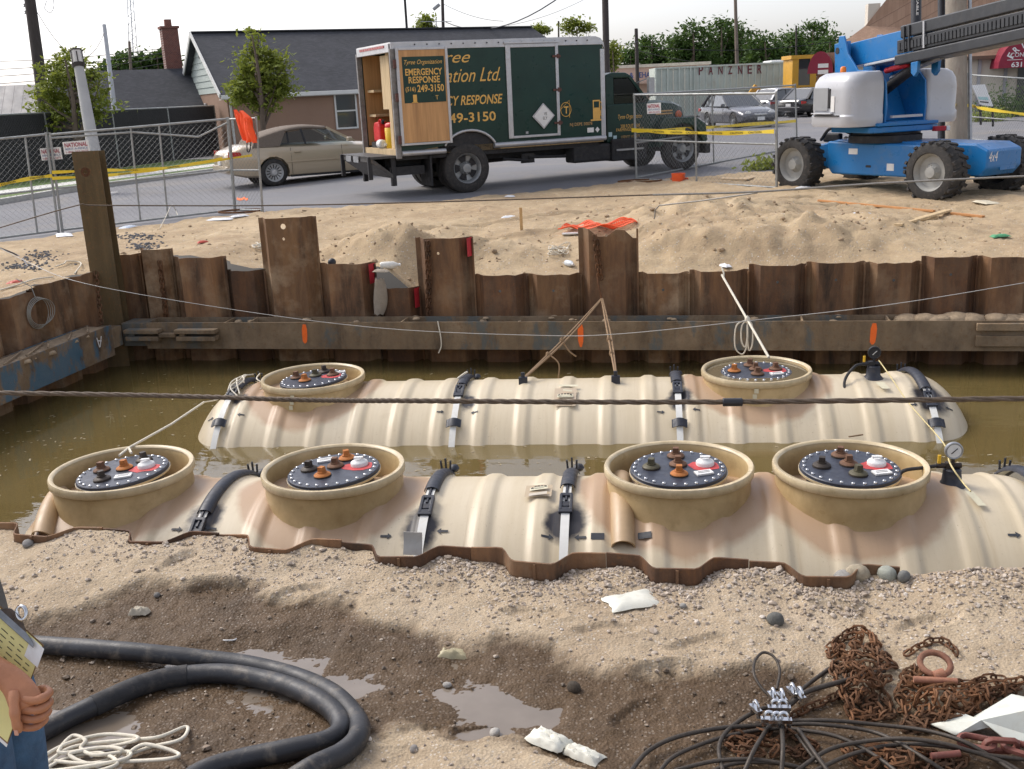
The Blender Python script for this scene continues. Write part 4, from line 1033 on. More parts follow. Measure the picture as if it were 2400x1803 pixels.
# hanging chains on the walls
def hang(px0, py0, px1, py1, v_, label, seed, off=0.0, n=2, pitch=.06):
    a = uplane(px0, py0, pit(0, v_), pe_v); b_ = uplane(px1, py1, pit(0, v_), pe_v); t = thing('chain', label, 'chain', a)
    for k in range(n):
        d = pe_u * (.03 * k) + pe_v * (-.012 * k); obj('strand', chain_mb(MB(), [d, (b_ - a) * .5 + d + pe_u * .01 * k, b_ - a + d], pitch, .008, .042, seed=seed + k), CHAINM, t, smooth=70)
    return t
hang(372, 612, 388, 745, V_FAR - .10, 'doubled rusty chain hanging on the pile beside the corner post', 1, n=2)
hang(1000, 566, 1003, 740, V_FAR - .10, 'rusty chain hanging down the left edge of the tall red-edged pile', 3, n=2)
hang(1392, 552, 1404, 655, V_FAR - .11, 'rusty chain hanging down the tall ragged pile', 5, n=2)
a = pit(U_LEFT + .1, 12.3, .30); b_ = pit(U_LEFT + .33, 11.9, -.30)
chain([a, a.lerp(b_, .5) + Vector((0, 0, -.02)), b_], 'rusty chain hanging on the left wall down to the blue wale', .06, .009, .045, 6)
# coil of grey wire hung on the left wall
mb = MB(); cc = pit(U_LEFT + .10, 11.0, .02)
for k in range(4):
    mb.tube([cc + pe_v * ((.20 + .012 * k) * math.cos(t) + .02 * k) + Vector((0, 0, (.19 - .012 * k) * math.sin(t))) + pe_u * (.008 * k) for t in [2 * math.pi * i / 28 for i in range(28)]], .005, 5, closed=True)
mb.tube([cc + Vector((0, 0, .19)), cc + Vector((0, 0, .32)) - pe_u * .03, cc + Vector((0, 0, .42)) - pe_u * .22], .006, 5)
tag(obj('wire_coil', mb, M('coil_wire', (.33, .32, .28), .55, .4), smooth=80), 'coil of grey wire hung over the left sheet pile wall', 'wire coil')
# brown rope bridle from the ragged pile to the far tank's lugs
apex = uplane(1410, 700, pit(0, V_FAR - .16), pe_v)
br = thing('rope_bridle', 'brown rope bridle from the tall ragged pile down to the farther tank', 'rope')
l0 = uy(1226, 888, TF['y'] - .06); l1 = uy(1443, 884, TF['y'] - .06)
for k, (l, d) in enumerate(((l0, .0), (l0, .035), (l1, 0), (l1, .04))):
    sag = Vector((0, 0, -.02 - .01 * (k % 2))); m_ = apex.lerp(l, .5) + sag + pe_u * d * .9
    obj('rope_leg', MB().tube(curve([apex + pe_u * (d * .3), m_, l + pe_u * (d * .25)], 8), .011, 6), BROPE, br, smooth=80)
for l, t in ((l0, .55), (l0, .72), (l1, .55), (l1, .72)):
    c_ = apex.lerp(l, t) + Vector((0, 0, -.015)); obj('knot', MB().lathe([(.001, -.04), (.022, -.02), (.026, 0), (.02, .025), (.001, .04)], 9, c_), BROPE, br, smooth=80)
c_ = apex.lerp(l0, .55); obj('rope_tail', MB().tube(curve([c_, c_ + Vector((.08, -.05, -.12)), c_ + Vector((.16, -.05, -.19))], 6), .009, 6), BROPE, br)
obj('rope_tail', MB().tube(curve([apex.lerp(l0, .72), apex.lerp(l0, .72) + Vector((.12, -.06, -.1)), apex.lerp(l0, .72) + Vector((.11, -.08, -.28))], 6), .008, 6), BROPE, br)
obj('rope_hook', MB().tube(curve([apex, uplane(1402, 665, pit(0, V_FAR - .13), pe_v), uplane(1400, 640, pit(0, V_FAR - .1), pe_v)], 5), .014, 6), CHAINM, br)
# white mooring ropes
a = uplane(1692, 645, pit(0, V_FAR - .1), pe_v); e = Vector((FX[1] + .12, TF['y'] - .02, TF['rim'] + .01))
e = uy(1802, 838, TF['y'] + .2)
mr = thing('mooring_rope', 'white rope tied from the far wall to the right collar of the farther tank', 'rope')
kn = a.lerp(e, .58)
obj('line', MB().tube([a, kn, e], .014, 7), ROPE, mr, smooth=80)
obj('line', MB().tube([a + Vector((0, .05, .09)), a + Vector((.02, -.02, .03)), a + Vector((.02, -.03, -.05))], .011, 6), ROPE, mr, smooth=80)
for sgn, dz in ((-.06, -.22), (-.12, -.3), (.05, -.26)):
    obj('rope_loop', MB().tube(curve([kn, kn + Vector((sgn, -.02, -.06)), kn + Vector((sgn * 1.1, -.03, dz)), kn + Vector((sgn * .4, -.03, dz - .08)), kn + Vector((0, -.03, dz + .06)), kn], 6), .008, 6), ROPE, mr, smooth=80)
obj('knot', MB().lathe([(.001, -.05), (.03, -.02), (.03, .02), (.001, .05)], 9, kn), ROPE, mr, smooth=80)
a = uy(478, 943, TF['y'] - .3); b_ = uy(302, 1050, TN['y'] + .4); c_ = uy(280, 1068, TN['y'] + .2)
mr = thing('mooring_rope', 'white rope from the left end of the farther tank to the leftmost near collar', 'rope')
obj('line', MB().tube([a, a.lerp(b_, .5) + Vector((0, 0, -.02)), b_, c_], .011, 7), ROPE, mr, smooth=80)
obj('line', MB().tube([b_, uy(308, 1062, TN['y'] + .22)], .01, 6), ROPE, mr)
sx_ = fsx[0]
for i in range(7):
    t0, t1 = -.35 + .07 * i, .02 + .05 * i
    p = [tp(TF, sx_ + random.uniform(-.07, .07), t0, .11), tp(TF, sx_ + random.uniform(-.1, .1), (t0 + t1) / 2, .10), tp(TF, sx_ + random.uniform(-.09, .12), t1, .06)]
    obj('rope_turn', MB().tube(curve(p, 5), .008, 6), ROPE, mr, smooth=80)
obj('rope_turn', MB().tube(curve([tp(TF, sx_ + .1, -.25, .1), tp(TF, sx_ + .16, -.05, .05), tp(TF, sx_ + .3, .02, .03), tp(TF, sx_ + .34, .1, .03), tp(TF, sx_ + .26, .12, .03)], 6), .008, 6), ROPE, mr, smooth=80)
obj('rope_turn', MB().tube(curve([tp(TF, sx_ - .02, .1, .05), tp(TF, sx_ - .2, .12, .015), a], 6), .008, 6), ROPE, mr, smooth=80)
rope('cord', curve([uy(2060, 845, TF['y'] - .05), uy(2085, 880, TF['y'] - .4), uy(2130, 945, TF['y'] - .85), uy(2212, 1040, TF['y'] - 1.7), uy(2226, 1085, TN['y'] - .05), uy(2256, 1130, TN['y'] - .3), uy(2275, 1152, TN['y'] - .45)], 6), .006, M('yellow_cord', (.6, .5, .25), .85, 0, .15, 40), 'thin yellow cord strung from one gauge to the other', 'cord')
rope('rope_end', curve([uplane(1026, 753, pit(0, V_WALE - .01), pe_v), uplane(1033, 790, pit(0, V_WALE - .03), pe_v), uplane(1034, 812, pit(0, V_WALE - .03), pe_v), uplane(1028, 828, pit(0, V_WALE - .03), pe_v)], 6), .008, ROPE, 'short white rope end hanging over the far wale', 'rope')
rope('rope_end', curve([uy(1072, 888, TF['y']), uy(1085, 878, TF['y'] + .05), uy(1095, 872, TF['y'] + .1)], 4), .01, ROPE, 'short white rope end on the second strap of the farther tank', 'rope')
rope('rod', [uy(1990, 1024, 9.2), uy(2022, 1019, 9.35)], .007, BROPE, 'small twig floating between the tanks', 'twig')
# white cloth bag hanging between the red-edged piles
def bagfn(s, t):
    a_ = uplane(884 + 20 * (s - .5) + 12 * t * (1 - t), 652 + 84 * t, pit(0, V_FAR - .10), pe_v); w = .03 + .035 * math.sin(math.pi * t * .9)
    ph = 2 * math.pi * s; return a_ + pe_u * (w * math.cos(ph)) + pe_v * (.06 * math.sin(ph)) + Vector((0, 0, .012 * math.sin(5 * ph + 7 * t)))
CLOTH = M('dirty_white_cloth', (.3, .255, .2), .9, 0, .15, 12, dirt=.5, dcol=(.3, .22, .13), bmp=.4)
bag = obj('cloth_bag', MB().grid(bagfn, 18, 14), CLOTH, smooth=180)
tag(bag, 'dirty white cloth bag hanging in the gap between two red-edged piles', 'bag')
def crumple(name, c, rx, ry, h, mat, label, cat, seed=0, n=14, rot=0.0, freq=3.0, flat=.02):
    """crumpled sheet lying on the ground at c"""
    r = random.Random(seed); o_ = Vector(c); ca, sa = math.cos(rot), math.sin(rot)
    def fn(s, t):
        a_, b_ = (s - .5) * 2, (t - .5) * 2
        k = 1 + .25 * noise.noise(Vector((a_ * 1.5, b_ * 1.5, seed * 3.1)))
        x, y = a_ * rx * k, b_ * ry * k
        z = flat + h * (.5 + .5 * noise.noise(Vector((a_ * freq, b_ * freq, seed)))) + h * .35 * abs(noise.noise(Vector((a_ * freq * 2.3, b_ * freq * 2.3, seed + 9))))
        z *= 1 - .8 * max(abs(a_), abs(b_)) ** 4
        return o_ + Vector((x * ca - y * sa, x * sa + y * ca, z))
    return tag(obj(name, MB().shell(fn, n, n, .004), mat, smooth=50, fix=True), label, cat)
# ------------------------------------------------------------------ foreground ground litter
def on(px, py, dz=0.0):
    p = uz(px, py, 0.0)
    for _ in range(3): p = uz(px, py, max(PUDDLE_Z - .026, NEAR(p.x, p.y)[0]) + dz)
    return p
# suction hose in two nested bends
R_H = .041
hpx = [(-60, 1506), (100, 1512), (300, 1527), (500, 1547), (620, 1566), (720, 1597), (790, 1634), (838, 1690), (838, 1730), (800, 1766), (730, 1800), (650, 1850), (540, 1900), (420, 1905), (400, 1870), (470, 1812), (560, 1782), (680, 1757), (770, 1735), (800, 1706), (780, 1666), (720, 1627), (640, 1598), (540, 1580), (440, 1582), (340, 1603), (230, 1650), (130, 1698), (20, 1760), (-80, 1830)]
hp = [on(a, b_, R_H) for a, b_ in hpx]
hose = thing('suction_hose', 'thick black rubber suction hose lying in two nested bends on the mud', 'hose')
cv = curve(hp, 10); hm = MB().tube([p + Vector((0, 0, .002 * noise.noise(p * 6))) for p in cv], R_H, 16)
HOSEM = M('muddy_hose', (.02, .021, .025), .5, 0, .4, 5, dirt=.75, dcol=(.16, .135, .105), kind='Position', bmp=.15, bscale=120)
obj('hose_wall', hm, HOSEM, hose, smooth=80)
i0 = [i for i, p in enumerate(cv) if pj(p)[0] < 345 and pj(p)[1] > 1585][0]
obj('sleeve', MB().tube([cv[i] for i in range(i0 - 10, i0 + 12)], R_H + .003, 16, cap=True), BLACKRUB, hose, smooth=60)
# white rope coil
wp = [(95, 1800), (150, 1760), (200, 1745), (290, 1735), (370, 1728), (430, 1705), (440, 1712), (420, 1735), (350, 1752), (300, 1770), (340, 1745), (415, 1765), (400, 1778), (300, 1785), (200, 1790), (120, 1782), (100, 1775), (160, 1742), (240, 1722), (310, 1725), (320, 1735), (260, 1750), (180, 1762), (165, 1772), (210, 1790), (270, 1775), (285, 1757), (240, 1752), (150, 1765), (140, 1755), (170, 1725), (200, 1735), (190, 1755), (225, 1770), (300, 1762), (290, 1780), (180, 1800), (110, 1806), (150, 1780), (230, 1765), (275, 1790), (200, 1815), (130, 1830)]
r_ = random.Random(3)
rp = [on(a, b_, .012 + r_.uniform(0, .03)) for a, b_ in wp]
rope('rope_coil', curve(rp, 8), .0075, ROPE, 'loose tangle of white rope on the mud beside the person', 'rope', 7)
# gravel ---------------------------------------------------------------
def stone(mb, c, r, rnd):
    ax = [rnd.uniform(.7, 1.2) for _ in range(3)]; ax[2] *= .75; a = rnd.random() * 6.28; ca, sa = math.cos(a), math.sin(a)
    t = (1 + 5 ** .5) / 2; vs = []
    for q in ((-1, t, 0), (1, t, 0), (-1, -t, 0), (1, -t, 0), (0, -1, t), (0, 1, t), (0, -1, -t), (0, 1, -t), (t, 0, -1), (t, 0, 1), (-t, 0, -1), (-t, 0, 1)):
        k = r / 1.9 * rnd.uniform(.82, 1.15); x, y, z = q[0] * k * ax[0], q[1] * k * ax[1], q[2] * k * ax[2]
        vs.append((c[0] + x * ca - y * sa, c[1] + x * sa + y * ca, c[2] + z))
    mb.add(vs, [(0, 11, 5), (0, 5, 1), (0, 1, 7), (0, 7, 10), (0, 10, 11), (1, 5, 9), (5, 11, 4), (11, 10, 2), (10, 7, 6), (7, 1, 8), (3, 9, 4), (3, 4, 2), (3, 2, 6), (3, 6, 8), (3, 8, 9), (4, 9, 5), (2, 4, 11), (6, 2, 10), (8, 6, 7), (9, 8, 1)])
m, nt, b = _mat('gravel_stone'); v = coords(nt, 'Position'); vo = N(nt, 'ShaderNodeTexVoronoi'); vo.inputs['Scale'].default_value = 42; L(nt, v, vo.inputs['Vector'])
sp = N(nt, 'ShaderNodeSeparateColor'); L(nt, vo.outputs['Color'], sp.inputs[0])
L(nt, ramp(nt, sp.outputs[0], [(0, (.17, .14, .115)), (.25, (.31, .25, .195)), (.6, (.42, .345, .27)), (.85, (.48, .41, .335)), (1, (.58, .52, .45))]), b.inputs['Base Color']); b.inputs['Roughness'].default_value = .85
bump(nt, b, nz(nt, v, 120, 5, .7), .3, .005); GRAV = m
m, nt, b = _mat('muddy_stone'); v = coords(nt, 'Position'); vo = N(nt, 'ShaderNodeTexVoronoi'); vo.inputs['Scale'].default_value = 42; L(nt, v, vo.inputs['Vector'])
sp = N(nt, 'ShaderNodeSeparateColor'); L(nt, vo.outputs['Color'], sp.inputs[0])
L(nt, ramp(nt, sp.outputs[0], [(0, (.07, .05, .033)), (.5, (.16, .115, .075)), (.85, (.27, .2, .14)), (1, (.45, .38, .3))]), b.inputs['Base Color']); b.inputs['Roughness'].default_value = .6; MSTONE = m
rg = random.Random(21); gd, gw = MB(), MB(); nd = 0
while nd < 7000:
    u = rg.uniform(-3.6, 2.6); k = rg.random()
    v_ = near_edge(u) - rg.expovariate(1 / .14) - .01 if k < .42 else rg.uniform(3.0, 4.75)
    if v_ < 3.0 or v_ > near_edge(u) - .005: continue
    p = pit(u, v_); dens = .35 + .65 * (noise.noise(Vector((p.x * 1.3, p.y * 1.3, 4))) > -.05)
    h, w = NEAR(p.x, p.y)
    if k < .42 and u < -1.5 and rg.random() > .45: continue
    if k >= .42 and rg.random() > dens * (.5 if w > .5 else 1.0): continue
    nd += 1
    r = .0035 + min(.02, rg.expovariate(1 / .0026)) + (.0025 if k < .42 and u > -1.6 else 0)
    stone(gw if w > .5 else gd, (p.x, p.y, h + r * .25), r, rg)
tag(obj('gravel', gd, GRAV, smooth=40), 'pale gravel scattered over the sandy bank by the sheet pile edge', 'gravel', kind='stuff')
tag(obj('gravel', gw, MSTONE, smooth=40), 'small muddy stones scattered over the wet ground', 'gravel', kind='stuff')
# stones one can pick out
rocks = [(1817, 1452, .045, 'dark grey rounded stone on the sand above the wire ropes', (.10, .10, .09)), (1345, 1613, .035, 'dark muddy clod at the right end of the puddle', (.06, .045, .03)), (1048, 1605, .022, 'pale grey stone standing in the puddle', (.36, .34, .31)), (1160, 1718, .026, 'pale square stone on the wet soil below the puddle', (.42, .4, .36)), (66, 1274, .03, 'grey stone at the left end of the near gravel bank', (.2, .19, .18)), (2010, 1345, .06, 'flat tan rock at the right end of the near sheet piles', (.32, .27, .19)), (1978, 1352, .05, 'grey rock beside the last near sheet pile', (.26, .25, .23)), (2080, 1345, .05, 'rounded grey green rock right of the near sheet piles', (.3, .31, .26)), (2120, 1352, .04, 'dark rounded rock at the right end of the rock row', (.14, .14, .13)), (368, 1395, .02, 'small dark stone on the edge of the mud', (.16, .15, .14)), (970, 1755, .02, 'grey stone on the gravel at the bottom edge', (.25, .23, .21)), (470, 1690, .016, 'small wet stone near the date stamp area of the mud', (.1, .08, .06)), (1600, 1420, .018, 'grey pebble cluster stone near the plastic scrap', (.25, .24, .22))]
for i, (px, py, r, lb, c) in enumerate(rocks):
    if 'date' in lb: continue
    p = on(px, py, r * .3); mb = MB(); stone(mb, p, r * 1.25, random.Random(100 + i))
    me = obj('rock', mb, M('rock_%d' % i, c, .85, 0, .3, 30, bmp=.5, kind='Position'), smooth=60)
    me.modifiers.new('s', 'SUBSURF').levels = 1; me.modifiers['s'].render_levels = 1; tag(me, lb, 'rock', 'rocks picked out on the near bank')
# scraps of plastic and paper
PLAST = M('pale_plastic_film', (.66, .65, .56), .4, 0, .1, 8, dirt=.35, dcol=(.4, .32, .2)); PAPER = M('white_board', (.62, .64, .57), .7, 0, .1, 5, dirt=.5, dcol=(.5, .45, .35))
crumple('plastic_scrap', on(1480, 1410), .12, .075, .012, PLAST, 'torn piece of pale plastic film on the sand by the near sheet piles', 'plastic scrap', 1, freq=2.5, rot=.4)
crumple('plastic_scrap', on(1285, 1740), .085, .045, .028, PLAST, 'crumpled white plastic strip at the bottom edge of the picture', 'plastic scrap', 2, rot=-.6, freq=5); 
crumple('plastic_scrap', on(1365, 1775), .075, .035, .026, PLAST, 'second crumpled white plastic piece at the bottom edge', 'plastic scrap', 4, rot=-.5, freq=5)
crumple('plastic_scrap', on(1060, 1540), .07, .035, .03, M('muddy_film', (.38, .33, .2), .5, 0, .25, 12), 'muddy yellowish plastic scrap at the edge of the puddle', 'plastic scrap', 3)
crumple('plastic_scrap', on(328, 1440), .045, .025, .03, M('muddy_film2', (.42, .37, .28), .6, 0, .3, 14), 'small muddy crumpled scrap on the mud left of the puddle', 'plastic scrap', 5)
# white ring on the mud
c_ = on(538, 1491, .006); tag(obj('plastic_ring', MB().tube([c_ + Vector((.045 * math.cos(t), .045 * math.sin(t), .003 * math.sin(3 * t))) for t in [R(15 * i) for i in range(24)]], .0035, 6, closed=True), WHITEP, smooth=80), 'thin white plastic ring lying on the mud', 'ring')
# folded white board at right
q = [on(2182, 1700, .01), on(2250, 1672, .03), on(2280, 1685, .03), on(2372, 1630, .12), on(2480, 1650, .14), on(2480, 1745, .02), on(2370, 1745, .015), on(2330, 1700, .05), on(2240, 1725, .005)]
mb = MB(); c0 = on(2300, 1690, .06); ctr = len(q)
mb.v = [tuple(p) for p in q] + [tuple(c0)]; mb.f = [(i, (i + 1) % ctr, ctr) for i in range(ctr)]
bd = obj('white_board', mb, PAPER, smooth=25); sd = bd.modifiers.new('t', 'SOLIDIFY'); sd.thickness = .006; sb_ = bd.modifiers.new('s', 'SUBSURF'); sb_.subdivision_type = 'SIMPLE'; sb_.levels = 2; sb_.render_levels = 2
tag(bd, 'folded sheet of white board lying over the chains at the right', 'board')
# wire rope slings ------------------------------------------------------
def Z6(a, b_): return 1400 + a * .4521, 1300 + b_ * .4521
slings = [([(930, 700), (945, 600), (915, 530), (860, 508), (818, 550), (812, 620), (850, 690), (900, 740)], .007, .06),
    ([(1250, 560), (1150, 630), (1060, 700), (1000, 765), (930, 790), (850, 800), (740, 860), (660, 930), (630, 1010), (650, 1120)], .010, .03),
    ([(1490, 600), (1300, 650), (1090, 710), (1000, 775), (940, 800)], .012, .05),
    ([(980, 862), (1200, 860), (1450, 882), (1700, 912), (1900, 970), (2060, 1060), (2160, 1125)], .009, .05),
    ([(980, 880), (1150, 880), (1400, 912), (1550, 970), (1700, 1060), (1800, 1125)], .009, .04),
    ([(980, 900), (1200, 932), (1350, 990), (1480, 1070), (1550, 1125)], .009, .035),
    ([(160, 1140), (260, 1022), (400, 950), (600, 905), (800, 888), (970, 885)], .010, .03),
    ([(310, 1140), (400, 1045), (600, 962), (800, 915), (960, 900)], .009, .02),
    ([(1020, 1130), (1200, 1012), (1400, 967), (1600, 955), (1800, 982), (2000, 1035), (2240, 1065)], .009, .06),
    ([(1110, 1130), (1300, 1042), (1500, 992), (1700, 985), (1900, 1012), (2100, 1075), (2200, 1130)], .009, .045),
    ([(955, 880), (962, 1000), (955, 1130)], .010, .07), ([(890, 890), (820, 1000), (760, 1130)], .010, .05), ([(1040, 905), (1120, 1020), (1200, 1130)], .010, .05), ([(1010, 905), (1080, 1000), (1140, 1080)], .008, .03),
    ([(400, 1120), (600, 1072), (800, 1062), (1000, 1092), (1100, 1125)], .009, .02), ([(560, 1140), (700, 1085), (900, 1078), (1050, 1110)], .009, .015)]
sl = thing('wire_rope_slings', 'tangle of dark wire rope slings with shiny clamps at the bottom right', 'wire rope')
SLM = M('dark_wire_rope', (.055, .045, .036), .55, .35, .35, 70, dirt=.35, dcol=(.17, .12, .075), kind='Position')
for pts, r, h in slings:
    pp = []
    for i, q_ in enumerate(pts):
        k = math.sin(math.pi * i / (len(pts) - 1)); pp.append(on(*Z6(*q_), r + h * (.4 + .6 * k)))
    obj('cable', MB().tube(curve(pp, 8), r * .85, 8), SLM, sl, smooth=80)
def clamp(c, d):
    d = Vector(d).normalized(); s_ = d.cross(Vector((0, 0, 1))).normalized(); mb = MB()
    mb.tube([c + s_ * (.02 * math.cos(t)) + Vector((0, 0, .012 + .026 * math.sin(t))) for t in [math.pi * i / 8 for i in range(9)]], .0055, 6)
    mb.bar(c - s_ * .03 + Vector((0, 0, .004)), c + s_ * .03 + Vector((0, 0, .004)), .022, .014)
    for k in (-1, 1): mb.cyl(c + s_ * .02 * k, c + s_ * .02 * k + Vector((0, 0, -.022)), .009, n=6)
    obj('rope_clip', mb, CHROME, sl, smooth=50)
for a, b_, d in ((910, 740, (1, .3, 0)), (955, 745, (1, .3, 0)), (1010, 715, (1, .4, 0)), (1050, 735, (1, .4, 0)), (925, 800, (0, 1, 0)), (960, 800, (0, 1, 0)), (890, 860, (0, 1, 0)), (930, 865, (0, 1, 0)), (965, 865, (0, 1, 0)), (820, 805, (1, .5, 0))):
    clamp(on(*Z6(a, b_), .075), d)
# chain heaps
def heap(poly, n, hmax, label, seed, pitch=.04, wr=.0052, wd=.029, extra=None):
    r = random.Random(seed); xs = [p[0] for p in poly]; ys = [p[1] for p in poly]; cx_, cy_ = sum(xs) / len(xs), sum(ys) / len(ys); pts = []
    while len(pts) < n:
        a, b_ = r.uniform(min(xs), max(xs)), r.uniform(min(ys), max(ys))
        if not inpoly(a, b_, poly): continue
        e = max(0, 1 - math.hypot((a - cx_) / (max(xs) - min(xs)) * 2, (b_ - cy_) / (max(ys) - min(ys)) * 2))
        pts.append(on(*Z6(a, b_), .012 + hmax * e * r.uniform(.2, 1)))
    ch = []
    cur = pts.pop(0); ch.append(cur)
    while pts:                     # walk to a near neighbour so that the chain lies in bights
        pts.sort(key=lambda q_: (q_ - cur).length); k = min(len(pts) - 1, r.randint(0, 1)); cur = pts.pop(k); ch.append(cur)
    mb = chain_mb(MB(), curve(ch, 5), pitch, wr, wd, n=9, k=4, seed=seed)
    for j, e in enumerate(extra or []): tag(obj('chain', chain_mb(MB(), curve([on(*Z6(a, b_), .015) for a, b_ in e[1]], 6), pitch, wr, wd, n=9, k=4, seed=seed + 3), CHAINM, smooth=70), e[0], 'chain', 'rusty chains heaped in the foreground')
    return tag(obj('chain', mb, CHAINM, smooth=70), label, 'chain', 'rusty chains heaped in the foreground')
heap([(1190, 500), (1250, 430), (1340, 375), (1400, 380), (1480, 480), (1560, 570), (1520, 660), (1500, 720), (1540, 850), (1300, 860), (1270, 740), (1220, 600)], 120, .12, 'tall heap of rusty chain above the wire rope clamps', 31, extra=[['rusty chain tail running left from the tall heap to the clamps', [(1300, 690), (1200, 750), (1100, 790), (1020, 830)]], ['rusty chain loop on top of the tall heap', [(1200, 480), (1260, 430), (1350, 378), (1420, 420), (1450, 500)]]])
heap([(1560, 620), (1640, 570), (1760, 640), (1900, 660), (2080, 690), (2200, 640), (2210, 700), (1980, 820), (1800, 880), (1600, 930), (1540, 780)], 130, .09, 'spread heap of rusty chain left of the white board', 32, extra=[['rusty chain bight on the sand behind the pink shackle', [(1600, 520), (1660, 480), (1760, 440), (1830, 470), (1870, 520)]], ['rusty chain end reaching right towards the frame edge', [(1900, 700), (2000, 640), (2100, 640)]]])
heap([(640, 960), (740, 900), (1000, 900), (1150, 980), (1100, 1060), (900, 1040), (700, 1060)], 45, .05, 'rusty chain lying under the wire rope slings', 33)
heap([(1250, 980), (1600, 1000), (1900, 1040), (1900, 1120), (1350, 1120)], 60, .05, 'rusty chain at the bottom edge right of the slings', 34)
# big shackle
sh = thing('shackle', 'large rusty pink shackle lying on the chain heap', 'shackle', on(*Z6(1750, 590), .05)); PINK = rust_mat('pinkish_iron', base=(.22, .105, .07), hi=(.3, .15, .1), dark=(.1, .05, .035), mudamt=.2, streak=1)
obj('bow', MB().tube([(.052 * math.cos(t) * 1.1, .052 * math.sin(t), .02 + .02 * math.sin(t)) for t in [R(15 * i) for i in range(24)]], .0125, 8, closed=True), PINK, sh, smooth=80)
obj('pin', MB().cyl((-.10, -.075, -.005), (.06, -.085, -.005), .013, n=10).cyl((-.02, -.06, .0), (.02, -.05, .01), .02, n=8), PINK, sh, smooth=60)
# red painted chain links and hook at the right edge
mb = chain_mb(MB(), curve([on(*Z6(1900, 960), .05), on(*Z6(2020, 985), .06), on(*Z6(2120, 985), .05), on(*Z6(2240, 1020), .05)], 5), .085, .012, .055, seed=4)
tag(obj('chain', mb, M('red_primer', (.17, .055, .04), .7, 0, .25, 20, dirt=.4), smooth=70), 'short red painted chain at the lower right edge', 'chain')
tag(obj('steel_pin', MB().cyl(on(*Z6(1730, 1045), .04), on(*Z6(1880, 1030), .05), .012, n=10), _mats['red_primer'], smooth=60), 'short red painted steel pin below the white board', 'pin')
# grey strap tail over the near sheet pile
p = uplane(968, 1290, pit(0, V_NEAR_B), pe_v)
mb = MB().shell(lambda s, t: pit(to_pit(p)[0] - .05 + .10 * s, V_NEAR_B + .02 - .035 * t ** 2, .13 - .115 * t), 3, 6, .004)
tag(obj('strap_tail', mb, M('grey_strap', (.38, .37, .34), .6, .1, .12, 12, dirt=.3), smooth=60), 'grey flat strap end hooked over the near sheet pile', 'strap')
# ------------------------------------------------------------------ person with a clipboard at the left edge
def skin(name, verts, edges, mat, parent, root=0, sub=2):
    me = bpy.data.meshes.new(name); me.from_pydata([v[0] for v in verts], edges, []); me.materials.append(mat); o = bpy.data.objects.new(name, me); COL.objects.link(o); o.parent = parent
    o.modifiers.new('skin', 'SKIN').use_smooth_shade = True; sv = me.skin_vertices[0].data
    for i, v in enumerate(verts):
        r = v[1]; sv[i].radius = r if isinstance(r, tuple) else (r, r); sv[i].use_root = i == root
    s = o.modifiers.new('sub', 'SUBSURF'); s.levels = sub; s.render_levels = sub
    return o
SKINM = M('tanned_skin', (.37, .155, .075), .5, 0, .15, 14, col2=(.42, .185, .095), bmp=.1, bscale=150); JEANS = M('blue_denim', (.035, .085, .17), .85, 0, .3, 12, col2=(.05, .115, .21), bmp=.4, bscale=220); SHIRT = M('grey_shirt', (.10, .10, .095), .9, 0, .15, 10, bmp=.3, bscale=160); HAIR = M('brown_hair', (.05, .03, .02), .7, 0, .3, 30)
P0 = Vector((-1.56, 2.1, -.05)); per = thing('person', 'person in a grey shirt and blue jeans holding a yellow clipboard at the left edge', 'person', P0)
V = lambda x, y, z: (x - P0.x, y - P0.y, z - P0.z)
EL, WRI, PALM = (-1.635, 1.985, 1.165), (-1.392, 1.945, 1.088), (-1.362, 1.925, 1.055)
bv = [(V(-1.66, 2.14, .98), (.07, .09)), (V(-1.70, 2.16, 1.2), (.1, .14)), (V(-1.77, 2.18, 1.40), (.11, .17)), (V(-1.79, 2.18, 1.50), .055), (V(-1.77, 2.18, 1.57), (.075, .068)), (V(-1.765, 2.18, 1.66), (.095, .075)), (V(-1.77, 2.18, 1.73), (.06, .05)),
    (V(-1.80, 2.03, 1.42), .055), (V(*EL), .047), (V(-1.52, 1.967, 1.13), .042), (V(*WRI), (.030, .026)), (V(*PALM), (.042, .022)), (V(-1.345, 1.912, 1.03), (.04, .02)),
    (V(-1.80, 2.34, 1.42), .055), (V(-1.98, 2.42, 1.16), .045), (V(-2.0, 2.36, .93), .03), (V(-1.99, 2.35, .84), (.035, .02)),
    (V(-1.62, 2.04, .90), .055), (V(-1.58, 2.02, .5), .055), (V(-1.63, 2.04, .05), .042), (V(-1.65, 2.22, .90), .055), (V(-1.66, 2.25, .5), .055), (V(-1.71, 2.26, .05), .042)]
be = [(0, 1), (1, 2), (2, 3), (3, 4), (4, 5), (5, 6), (2, 7), (7, 8), (8, 9), (9, 10), (10, 11), (11, 12), (2, 13), (13, 14), (14, 15), (15, 16), (0, 17), (17, 18), (18, 19), (0, 20), (20, 21), (21, 22)]
def fing(root, pts, r):
    k = len(bv); prev = root
    for i, q in enumerate(pts): bv.append((V(*q), r * (1 - .1 * i))); be.append((prev, k + i)); prev = k + i
bx_, by_, bz_ = -1.345, 1.912, 1.03
def finger(pts, r):
    q = curve([V(*t) for t in pts], 6); n = len(q); obj('finger', MB().tube(q, [r * (1 - .22 * i / n) * (1 + .08 * math.sin(i * math.pi / 6 * 2 - 1)) * (.55 if i == n - 1 else .85 if i == n - 2 else 1) for i in range(n)], 10), SKINM, per, smooth=80)
